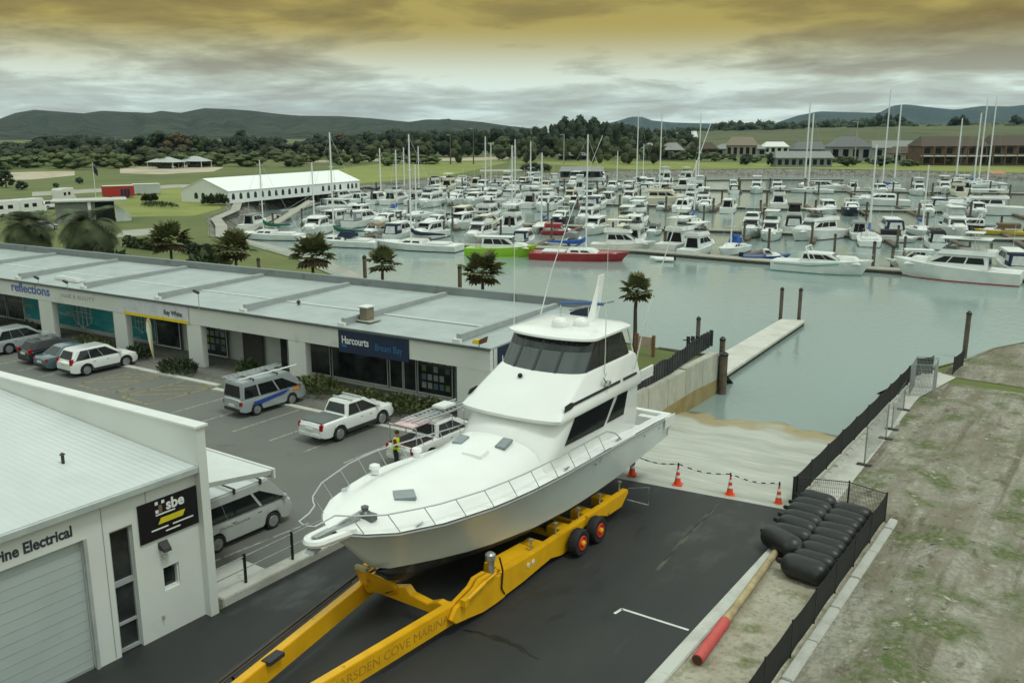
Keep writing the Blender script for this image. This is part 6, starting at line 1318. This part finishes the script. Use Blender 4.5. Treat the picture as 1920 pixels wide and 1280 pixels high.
q = at(180, 372); fp = thing('flagpole', 'white flagpole with a dark blue flag behind the pavilion', 'flagpole', (q.x, q.y, 0)); MB().tube([(0,0,0),(0,0,7.9)], .09, 8, .05).build('pole', mastw, fp); MB().loft([[(.0,0,6.0),(.0,.01,6.0),(.0,.01,7.6),(.0,0,7.6)], [(.45,.35,5.2),(.45,.36,5.2),(.5,.4,6.8),(.5,.39,6.8)], [(.8,.5,4.9),(.8,.51,4.9),(.85,.6,6.2),(.85,.59,6.2)]]).build('flag', navyc, fp, True); MB().lathe([(.02,0),(.1,.05),(.1,.12),(.02,.18)], 8, (0,0,7.9)).build('finial', mastw, fp)
def boxcar(name, label, cat, q, rz, L_, W_, h, m, doors=None):
    t = thing(name, label, cat, (q[0], q[1], 0), rz); MB().box(-L_/2,L_/2,-W_/2,W_/2,.35,h).build('box', m, t, bevel=.05); MB().box(-L_/2+.02,L_/2-.02,-W_/2-.05,W_/2+.05,h,h+.10).build('roof', trimwhite, t, bevel=.03)
    for k in range(3): 
        if doors: MB().box(L_*.05+k*.7,L_*.05+k*.7+.6,-W_/2-.03,-W_/2-.005,.5,h*.75).build('door_panel', doors, t)
    for x in (-L_*.28, L_*.28):
        for s in (-1, 1): MB().lathe([(.2,-.1),(.34,-.1),(.34,.1),(.2,.1)], 12, (x, s*W_*.42, .34), 'Y').build('wheel', rubber, t)
    return t
ra = math.atan2(124.0-118.1, -192.66+195.29)
boxcar('shipping_container', 'red shipping container with an open blue stall front', 'container', (-193.6,121.6), ra, 6.6, 2.5, 2.7, mat('container_red', (.36,.025,.015), .6), navyc)
boxcar('box_trailer', 'white box trailer standing behind the red container', 'trailer', (-197.6,131.5), ra, 6.2, 2.4, 2.5, greyhull)
# motorhomes and cars on the left
for i, (px, py, kd, l) in enumerate(((14,406,0,'white motorhome at the left edge with a small dark window'), (58,402,0,'white motorhome with a rounded nose, middle of the parked group'), (92,392,1,'white car parked in front of the motorhomes'), (122,378,0,'cream motorhome nearest the pavilion roof'), (36,396,1,'white van between two motorhomes'), (85,432,2,'silver car parked between the two feather palms'))):
    q = at(px, py)
    if kd == 0:
        t = thing('motorhome', l, 'motorhome', (q.x, q.y, 0), R(100 + 8*i), 'motorhomes parked on the left lawn'); MB().prism([(-3.1,.4),(2.9,.4),(2.95,1.1),(2.3,1.35),(1.9,2.1),(2.5,2.3),(2.2,2.9),(-3.0,2.95),(-3.15,2.7)], -1.1, 1.1, 'Y').build('body', carpaint, t, bevel=.12)
        for s in (-1, 1):
            for x in (-1.9, .0): MB().box(x-.5,x+.5,s*1.115-.01,s*1.115+.01,1.45,2.1).build('window', boatglass, t)
            for x in (-1.6, 1.7): MB().lathe([(.2,-.1),(.36,-.1),(.36,.1),(.2,.1)], 12, (x, s*1.0, .36), 'Y').build('wheel', rubber, t)
        MB().plate([(2.36,-.9,1.4),(2.36,.9,1.4),(2.0,.9,2.05),(2.0,-.9,2.05)], .01).build('windscreen', boatglass, t)
    else: vehicle('parked_car', l, 'car', (q.x, q.y), R(110), carpaint if kd == 1 else carsilver, SUV if kd == 1 else HATCH)
for px, py, w_, l in ((312,316,13,'left one of two pale pyramid gazebos on the sand'), (366,314,12,'right one of two pale pyramid gazebos on the sand')):
    q = at(px, py); t = thing('gazebo', l, 'gazebo', (q.x, q.y, 0), R(20)); k = w_/2
    MB().hexa([(-k,-k*.7,2.6),(k,-k*.7,2.6),(k,k*.7,2.6),(-k,k*.7,2.6)], [(-k*.25,-.3,4.6),(k*.25,-.3,4.6),(k*.25,.3,4.6),(-k*.25,.3,4.6)]).build('roof', mat('gazebo_roof', (.42,.43,.41), .7), t)
    for x in (-k*.9, k*.9):
        for y in (-k*.6, k*.6): MB().tube([(x,y,0),(x,y,2.62)], .15, 6).build('post', trimwhite, t)
    MB().box(-k*.5,k*.3,-.8,.8,0,1.5).build('counter', mat('counter_dark', (.10,.10,.10), .8), t)
# ------------------------------------------------------------------ houses beyond the far lawn
def house(label, px0, px1, py, top, wall_m, roof_m, dist=None, storeys=1, deep=9., group='houses beyond the far lawn', hip=.25, bal=False, tw=0., n=5):
    a, b = (at(px0, py), at(px1, py)) if dist is None else (far(px0, py, dist), far(px1, py, dist)); a.z = b.z = 0; a3 = Vector((a.x, a.y, 0)); w_ = (b-a).length; c = (a+b)/2
    hgt = max(3.2, rise(((px0+px1)/2, py), 0, top)) if dist is None else max(3.2, far((px0+px1)/2, top, dist).z)
    t = thing('house', label, 'house', (c.x, c.y, 0), math.atan2(b.y-a.y, b.x-a.x) + tw, group); e = hgt*(.58 if storeys == 1 else .66)
    MB().box(-w_/2,w_/2,0,deep,0,e).build('wall', wall_m, t); MB().hexa([(-w_/2-.6,-.8,e),(w_/2+.6,-.8,e),(w_/2+.6,deep+.8,e),(-w_/2-.6,deep+.8,e)], [(-w_/2+w_*hip*.6,deep*.42,hgt),(w_/2-w_*hip*.6,deep*.42,hgt),(w_/2-w_*hip*.6,deep*.55,hgt),(-w_/2+w_*hip*.6,deep*.55,hgt)]).build('roof', roof_m, t)
    for s in range(storeys):
        z0, z1 = e*(s+.22)/storeys, e*(s+.82)/storeys
        for k in range(n):
            x = -w_/2 + w_*(k+.5)/n; o = MB().box(x-w_/n*.28,x+w_/n*.28,-.06,-.01,z0,z1).build('window', boatglass, t)
    if bal:
        MB().box(-w_/2,w_/2,-2.2,-.07,e*.47,e*.52).build('balcony', trimwhite, t)
        for k in range(n+1): x = -w_/2 + w_*k/n; MB().box(x-.25,x+.25,-2.2,-1.7,0,e).build('column', wall_m, t)
    return t
rdark = mat('roof_charcoal', (.14,.15,.155), .7); rbrown = mat('roof_brown', (.085,.065,.05), .8); rgrey = mat('roof_lightgrey', (.24,.25,.245), .7); rtan = mat('roof_tan', (.24,.20,.15), .8)
wdark = mat('house_dark', (.035,.04,.045), .7); wbrick = mat('house_brick', (.13,.078,.052), .85, var=.25, scale=.4); wcream = mat('house_cream', (.36,.34,.29), .8); wgrey = mat('house_grey', (.27,.29,.29), .8)
house('large charcoal house with a pale hipped roof behind the tallest sloop masts', 1206, 1282, 300, 268, wdark, rgrey, deep=12, n=3)
house('tan-brown house right of the charcoal one', 1288, 1345, 296, 267, wbrick, rbrown, n=3)
house('low house with a beige roof on the rise', 1362, 1420, 272, 257, wcream, rtan, dist=560)
house('long low grey house in the middle of the far row', 1342, 1436, 292, 270, wgrey, rgrey, n=6)
house('white house with slim dark windows', 1432, 1478, 288, 266, mat('house_white', (.62,.63,.62), .7), trimwhite, n=4)
house('grey gabled house with a pointed roof', 1556, 1632, 302, 256, wgrey, rdark, n=4, hip=.5)
house('grey house half hidden left of the gabled one', 1488, 1550, 300, 266, wgrey, rdark, n=4)
house('pale long shed roof right of the gabled house', 1634, 1730, 296, 264, wgrey, rgrey, n=4, hip=.05)
house('tan house with a white eave left of the brown motel', 1670, 1740, 305, 275, wcream, rbrown, n=3)
house('long two storey brown brick motel with balconies, left block', 1725, 1850, 310, 256, wbrick, rbrown, storeys=2, deep=14, n=6, bal=True, hip=.12)
house('long two storey brown brick motel with balconies, right block', 1856, 1990, 310, 254, wbrick, rbrown, storeys=2, deep=14, n=6, bal=True, hip=.12)
house('pale glass-sided boat hall on the far lawn', 1455, 1560, 313, 284, mat('hall_glass', (.22,.25,.25), .3), rgrey, n=8, hip=.02, deep=8)
house('low black jetty hut left of the far lawn', 1052, 1130, 333, 313, wdark, rgrey, n=4, hip=.02, deep=6)
house('dark low barn in the field beyond the left cluster', 1048, 1100, 300, 286, wdark, rdark, n=5, hip=.1, deep=8)
house('small white shed in the dark trees', 1294, 1308, 251, 246, trimwhite, trimwhite, dist=900, n=2)
for px, lab in ((845,'tall brown pole in the field left of the wood'), (888,'tallest pole in the field before the wood'), (1057,'pole with a bent lamp arm in the far field'), (1602,'thin mast behind the gabled house')):
    tops = {845:253, 888:241, 1057:252, 1602:228}; q = at(px, 308); t = thing('field_pole', lab, 'pole', (q.x, q.y, 0)); hgt = rise((px, 308), 0, tops[px]); MB().tube([(0,0,0),(0,0,hgt)], .32, 6, .2).build('shaft', timber if px < 1000 else steel, t); MB().tube([(0,0,hgt-.1),(-2.2,0,hgt-.1)], .14, 5).build('arm', steel, t)
bn = thing('slipway', 'orange-brown slipway boards on the far lawn edge at right', 'slipway', (*at(1868, 326).xy, .05), R(20)); MB().hexa([(-2.5,-5,0),(2.5,-5,0),(2.5,5,0),(-2.5,5,0)], [(-2.5,-5,.2),(2.5,-5,.2),(2.5,5,.9),(-2.5,5,.9)]).build('board', mat('board_rust', (.42,.20,.12), .8), bn)
# ------------------------------------------------------------------ trees
def blob(mb, rnd, c, rx, rz, nlat=5, nlon=7):
    """a lumpy closed lobe: the dense inside of a crown"""
    rings = []
    for i in range(nlat + 1):
        th = math.pi*(.06 + .88*i/nlat); rings.append([(c[0] + rx*math.sin(th)*math.cos(6.283*j/nlon)*rnd.uniform(.78,1.15), c[1] + rx*math.sin(th)*math.sin(6.283*j/nlon)*rnd.uniform(.78,1.15), c[2] - rz*math.cos(th)*rnd.uniform(.85,1.12)) for j in range(nlon)])
    mb.loft(rings)
def leaves(mb, rnd, c, rx, rz, n, lf):
    for k in range(n):
        d = Vector((rnd.gauss(0,1), rnd.gauss(0,1), rnd.gauss(0,1)+.25)).normalized(); p = Vector((c[0]+d.x*rx*rnd.uniform(.85,1.18), c[1]+d.y*rx*rnd.uniform(.85,1.18), c[2]+d.z*rz*rnd.uniform(.85,1.18)))
        nrm = (d + Vector((rnd.gauss(0,.45), rnd.gauss(0,.45), rnd.gauss(0,.45)+.3))).normalized(); u = nrm.cross(Vector((rnd.gauss(0,1), rnd.gauss(0,1), rnd.gauss(0,1)))).normalized()*lf*rnd.uniform(.5,1.2); w_ = nrm.cross(u).normalized()*lf*rnd.uniform(.35,.8)
        mb.quad(p-u-w_*.5, p-u*.2+w_, p+u+w_*.4, p+u*.3-w_)
def crown_mesh(seed, kind_=0, lf=.085, per=70):
    """unit crown (radius about 1, height 0..2): lumpy lobes covered with leaf clumps, gaps between the lobes"""
    rnd = random.Random(seed); mb = MB()
    for k in range(15):
        a, h = k*2.4 + rnd.uniform(-.4,.4), (k+.5)/15; prof = (math.sin(math.pi*min(1, h*.85+.15))**.6)*.72 if kind_ == 0 else (1.02-h)*.45
        r = prof*rnd.uniform(.55,1.0); s = rnd.uniform(.24,.38)*(1 if kind_ == 0 else 1.05-.65*h); c = (r*math.cos(a), r*math.sin(a), .3 + 1.55*h)
        blob(mb, rnd, c, s*.86, s*.74); leaves(mb, rnd, c, s, s*.85, per, lf)
    return mb
PROT = []
for i, m in enumerate((leafdk, leafdk, leafmid, leafbr, leaflt)):
    t = thing('tree', 'tree waiting for its place', 'tree', (0, 0, 0)); crown_mesh(40+i, 1 if i == 1 else 0).build('crown', m, t); tk = MB(); tk.tube([(0,0,-.1),(.02,.02,.6),(0,.04,1.3)], .07, 7, .03)
    for k in range(4): a = k*1.6 + i; tk.tube([(0,.02,.5+.15*k),(.4*math.cos(a),.4*math.sin(a),1.0+.2*k)], .03, 5, .01)
    tk.build('trunk', bark, t); PROT.append(t)
used = set()
def tree(label, px, py, top, w_, ki, dist=None, group='trees standing apart in the fields'):
    q = at(px, py, 0) if dist is None else far(px, py, dist); q.z = 0; hgt = rise((px, py), 0, top) if dist is None else far(px, top, dist).z; d = math.hypot(q.x, q.y); r = w_*d/F/2
    ki = (0,1,2,2,3,4)[ki]; o = PROT[ki] if ki not in used else dup(PROT[ki]); used.add(ki); o.location = (q.x, q.y, 0); o.rotation_euler = (0, 0, px*.37 % 6.28); o.scale = (r*.95, r*.95, hgt/2.15); o['label'] = label; o['group'] = group
T = [(12,352,316,34,0,'dark small tree on the left lawn edge before the sand'),(40,356,338,26,0,'dark bush by the pale path at far left'),(150,345,331,16,2,'small bush on the lawn left of the flagpole'),(105,352,342,14,2,'tiny bush beside the pale path'),(265,300,252,46,0,'broad dark tree behind the pyramid gazebos, left end of the clump'),(300,300,244,60,0,'tall dark crown above the gazebo sand'),(335,300,246,60,4,'brownish crown right of the tall dark one'),(368,298,250,46,2,'mid green crown at the right of the gazebo clump'),(150,287,250,70,0,'dark broad crown in front of the left hill'),(95,290,252,80,0,'broadest dark crown on the left below the hill'),(200,285,258,60,4,'brown-green crown between two dark clumps'),(20,290,265,60,0,'dark crown at the left edge of the photo'),(455,285,240,34,0,'tall narrow dark tree left of the marquee peak'),(430,292,256,60,0,'dark rounded tree before the pale slope'),(405,284,262,40,2,'green crown beside the narrow tree'),(510,290,255,40,0,'dark tree behind the marquee ridge'),(560,292,268,30,0,'lone dark tree in the pale scrub'),(542,300,279,32,4,'brownish bush-like tree on the sand edge'),(600,286,250,50,0,'dark crown left of the second sloop mast'),(640,286,248,60,4,'brown-green crown right of the second sloop mast'),(690,286,244,66,2,'mid green crown beneath the bright hill field'),(740,286,240,70,0,'dark crown right of the bright hill field'),(790,288,246,56,0,'dark crown behind the navy-covered sloop mast'),(835,290,242,50,1,'slender spired tree near the brown pole'),(870,290,246,44,2,'green crown between the two field poles'),(1000,322,304,40,0,'dark round tree on the lawn beyond the left cluster'),(1020,322,306,36,0,'second dark round tree on the lawn, right of its twin'),(985,321,308,26,0,'smaller dark tree at the left of the lawn pair'),(1060,262,216,50,0,'highest dark pine crown of the central wood, left'),(1085,262,213,54,0,'topmost crown of the central wood'),(1112,262,217,46,0,'dark crown right of the topmost'),(1165,262,223,40,1,'pointed dark tree at the right end of the wood'),(1645,240,212,34,0,'dark tree at the left end of the skyline clump'),(1662,240,210,40,0,'dark round tree in the middle of the skyline clump'),(1685,241,213,40,0,'dark tree at the right end of the skyline clump'),(1790,238,217,34,0,'dark tree on the skyline left of the tall masts'),(1805,238,214,30,0,'round skyline tree beside its neighbour on the right'),(1905,236,214,40,0,'dark skyline tree at the right edge of the photo'),(1400,308,287,30,2,'green garden tree before the long low house'),(1395,310,293,24,0,'dark garden bush under the long low house'),(1445,312,285,20,0,'dark navy-green tree beside the boat hall'),(1650,312,292,40,2,'green tree beside the gabled house'),(1700,312,298,34,5,'pale green tree left of the motel'),(1715,311,302,24,5,'yellow-green bush at the motel corner'),(1590,312,293,40,2,'garden tree below the gabled house'),(1230,268,240,30,4,'brown-olive crown in the wood edge'),(1160,268,246,40,4,'olive crown above the far jetty')]
for px, py, top, w_, ki, l in T: tree(l, px, py, top, w_, ki, dist=None if py > 281 else (620 if px < 1200 else 1350))
# the far-off wood: one mass of crowns below the hills
def wood(name, prof, d0, d1, step, m, seed, wpx=(16,30), n=60, gap=0.):
    rnd = random.Random(seed); mb = MB(); px = prof[0][0]
    while px < prof[-1][0]:
        if rnd.random() < gap: px += step*2.2; continue
        top = interp(prof, px) + rnd.uniform(0, 7); d = rnd.uniform(d0, d1); q = far(px, 260, d); hgt = max(3, far(px, top, d).z); r = rnd.uniform(*wpx)*d/F/2
        for k in range(4):
            h = (.22, .45, .62, .80)[k]; rr = r*(.62,.72,.66,.52)[k]; a = rnd.uniform(0, 6.28); o = r*(.5,.5,.45,.25)[k]; c = (q.x + o*math.cos(a), q.y + o*math.sin(a), hgt*h); rz = hgt*.21
            blob(mb, rnd, c, rr*.9, rz*.9, 4, 6); leaves(mb, rnd, c, rr, rz, n//4, max(.5, r*.13))
        px += rnd.uniform(step*.6, step*1.4)
    return kind(mb.build(name, m), 'stuff')
wood('wood', [(-120,268),(0,270),(60,266),(90,254),(160,250),(215,258),(250,262),(300,252),(370,252),(410,260),(450,252),(520,256),(560,260),(600,254),(680,248),(740,244),(800,243),(900,240),(960,238),(1010,236),(1050,228),(1075,222),(1100,222),(1130,224),(1175,232),(1230,242),(1300,244)], 520, 700, 4.5, mat('leaf_wood', (.020,.033,.014), .8, var=.45, scale=.1), 5, (22,40), 60, .05)
wood('wood', [(-120,278),(60,272),(200,270),(400,272),(560,272),(700,262),(850,256),(1000,252),(1200,254),(1330,254)], 420, 520, 11, mat('leaf_olive', (.045,.058,.022), .8, var=.5, scale=.08), 6, (22,44), 44, .3)
wood('wood', [(1200,244),(1330,234),(1345,226),(1400,224),(1480,227),(1520,223),(1560,222),(1620,220),(1700,226),(1760,232),(1800,228),(1850,229),(1960,226),(2100,224)], 1300, 1500, 5, leafdk, 8, (22,40), 44)
wood('scrub', [(-120,292),(0,291),(100,284),(250,286),(400,284),(560,282),(700,284),(820,288)], 400, 470, 9, mat('leaf_scrub', (.075,.10,.032), .8, var=.4, scale=.1), 9, (24,50), 40, .25)
wood('scrub', [(1180,276),(1290,280),(1400,288),(1480,290),(1560,292),(1700,296),(1800,305)], 455, 520, 14, leafmid, 10, (14,30), 44)
# ================================================================== SKY, SUN, AIR
SUN_EL, SUN_ROT = R(66), R(95)
w = bpy.data.worlds.new("World"); scene.world = w; w.use_nodes = True
t = w.node_tree; N, L = t.nodes, t.links; N.clear()
out = N.new('ShaderNodeOutputWorld'); bg = N.new('ShaderNodeBackground'); L.new(bg.outputs[0], out.inputs[0]); bg.inputs['Strength'].default_value = .1
sky = N.new('ShaderNodeTexSky'); sky.sky_type = 'NISHITA'; sky.sun_disc = False; sky.sun_elevation = SUN_EL; sky.sun_rotation = SUN_ROT
tc = N.new('ShaderNodeTexCoord'); sp = N.new('ShaderNodeSeparateXYZ'); L.new(tc.outputs['Generated'], sp.inputs[0])
def math_(op, a, b=None, c=None):
    n = N.new('ShaderNodeMath'); n.operation = op
    for i, v in enumerate((a, b, c)):
        if v is None: continue
        if isinstance(v, (int, float)): n.inputs[i].default_value = v
        else: L.new(v, n.inputs[i])
    return n.outputs[0]
den = math_('ADD', math_('MAXIMUM', sp.outputs['Z'], 0), .115)
cb = N.new('ShaderNodeCombineXYZ'); L.new(math_('DIVIDE', sp.outputs['X'], den), cb.inputs[0]); L.new(math_('DIVIDE', sp.outputs['Y'], den), cb.inputs[1])
def noise(scale, detail, rough, loc):
    mp = N.new('ShaderNodeMapping'); mp.inputs['Location'].default_value = loc; mp.inputs['Rotation'].default_value = (0, 0, R(TURN)); mp.inputs['Scale'].default_value = (.75, .80, 1)
    L.new(cb.outputs[0], mp.inputs['Vector'])
    n = N.new('ShaderNodeTexNoise'); n.inputs['Scale'].default_value = scale; n.inputs['Detail'].default_value = detail; n.inputs['Roughness'].default_value = rough; n.inputs['Distortion'].default_value = .25
    L.new(mp.outputs['Vector'], n.inputs['Vector']); return n.outputs['Fac']
f = math_('ADD', math_('MULTIPLY', noise(1.55, 10, .60, (3.1, 1.7, 0)), .58), math_('MULTIPLY', noise(.62, 4, .5, (7.7, 4.1, 0)), .50))
cr = N.new('ShaderNodeValToRGB'); e = cr.color_ramp.elements
e[0].position = .475; e[0].color = (7.7, 9.0, 8.1, 1); e[1].position = .625; e[1].color = (3.8, 3.95, 3.2, 1)
x = cr.color_ramp.elements.new(.545); x.color = (5.25, 6.05, 5.2, 1)
L.new(f, cr.inputs['Fac'])
# towards the horizon the cloud thins to a pale band
hz = N.new('ShaderNodeMapRange'); hz.inputs['From Min'].default_value = .055; hz.inputs['From Max'].default_value = .0; L.new(sp.outputs['Z'], hz.inputs['Value'])
mx = N.new('ShaderNodeMix'); mx.data_type = 'RGBA'; mx.inputs['B'].default_value = (6.6, 7.6, 7.1, 1); L.new(math_('MULTIPLY', hz.outputs[0], .32), mx.inputs['Factor']); L.new(cr.outputs[0], mx.inputs['A'])
# amber cloud base higher up
am = N.new('ShaderNodeMapRange'); am.interpolation_type = 'SMOOTHSTEP'; am.inputs['From Min'].default_value = .03; am.inputs['From Max'].default_value = .11; L.new(sp.outputs['Z'], am.inputs['Value'])
am2 = N.new('ShaderNodeMapRange'); am2.interpolation_type = 'SMOOTHSTEP'; am2.inputs['From Min'].default_value = .175; am2.inputs['From Max'].default_value = .135; L.new(sp.outputs['Z'], am2.inputs['Value'])
tint = N.new('ShaderNodeMix'); tint.data_type = 'RGBA'; tint.blend_type = 'MULTIPLY'; tint.inputs['B'].default_value = (.53, .36, .085, 1)
L.new(math_('MULTIPLY', am.outputs[0], am2.outputs[0]), tint.inputs['Factor']); L.new(mx.outputs['Result'], tint.inputs['A'])
fin = N.new('ShaderNodeMix'); fin.data_type = 'RGBA'; fin.inputs['Factor'].default_value = .97; L.new(sky.outputs[0], fin.inputs['A']); L.new(tint.outputs['Result'], fin.inputs['B'])
zn = N.new('ShaderNodeMapRange'); zn.inputs['From Min'].default_value = .2; zn.inputs['From Max'].default_value = .7; zn.inputs['To Min'].default_value = 1.; zn.inputs['To Max'].default_value = 1.35; L.new(sp.outputs['Z'], zn.inputs['Value'])
vm = N.new('ShaderNodeVectorMath'); vm.operation = 'SCALE'; L.new(fin.outputs['Result'], vm.inputs[0]); L.new(zn.outputs[0], vm.inputs['Scale']); L.new(vm.outputs[0], bg.inputs['Color'])
sd = bpy.data.lights.new('sun', 'SUN'); so = bpy.data.objects.new('sun', sd); col.objects.link(so)
sd.energy = 1.1; sd.angle = R(12); sd.color = (.94, 1, .94)
az = SUN_ROT   # sky rotation: measured from +Y towards +X
dirv = Vector((math.sin(az)*math.cos(SUN_EL), math.cos(az)*math.cos(SUN_EL), math.sin(SUN_EL)))
so.rotation_euler = (-dirv).to_track_quat('-Z', 'Y').to_euler(); so.location = (0, 0, 60)
if HAZE:
    m = bpy.data.materials.new('haze'); m.use_nodes = True; t = m.node_tree; t.nodes.clear()
    o_ = t.nodes.new('ShaderNodeOutputMaterial'); v = t.nodes.new('ShaderNodeVolumePrincipled'); t.links.new(v.outputs[0], o_.inputs['Volume'])
    v.inputs['Color'].default_value = (.38, .66, 1, 1); v.inputs['Density'].default_value = HAZE; v.inputs['Anisotropy'].default_value = .1
    hzo = MB().box(-9500, 9500, -9500, 9500, -6, 330).build('haze', m); kind(hzo, 'stuff')
scene.view_settings.view_transform = 'Standard'; scene.view_settings.look = 'None'; scene.view_settings.exposure = EXPOSURE; scene.view_settings.gamma = 1
scene.cycles.max_bounces = 6; scene.cycles.diffuse_bounces = 3; scene.cycles.glossy_bounces = 3; scene.cycles.transmission_bounces = 4; scene.cycles.volume_bounces = 0
scene.cycles.use_adaptive_sampling = True; scene.cycles.use_denoising = True; scene.cycles.caustics_reflective = False; scene.cycles.caustics_refractive = False
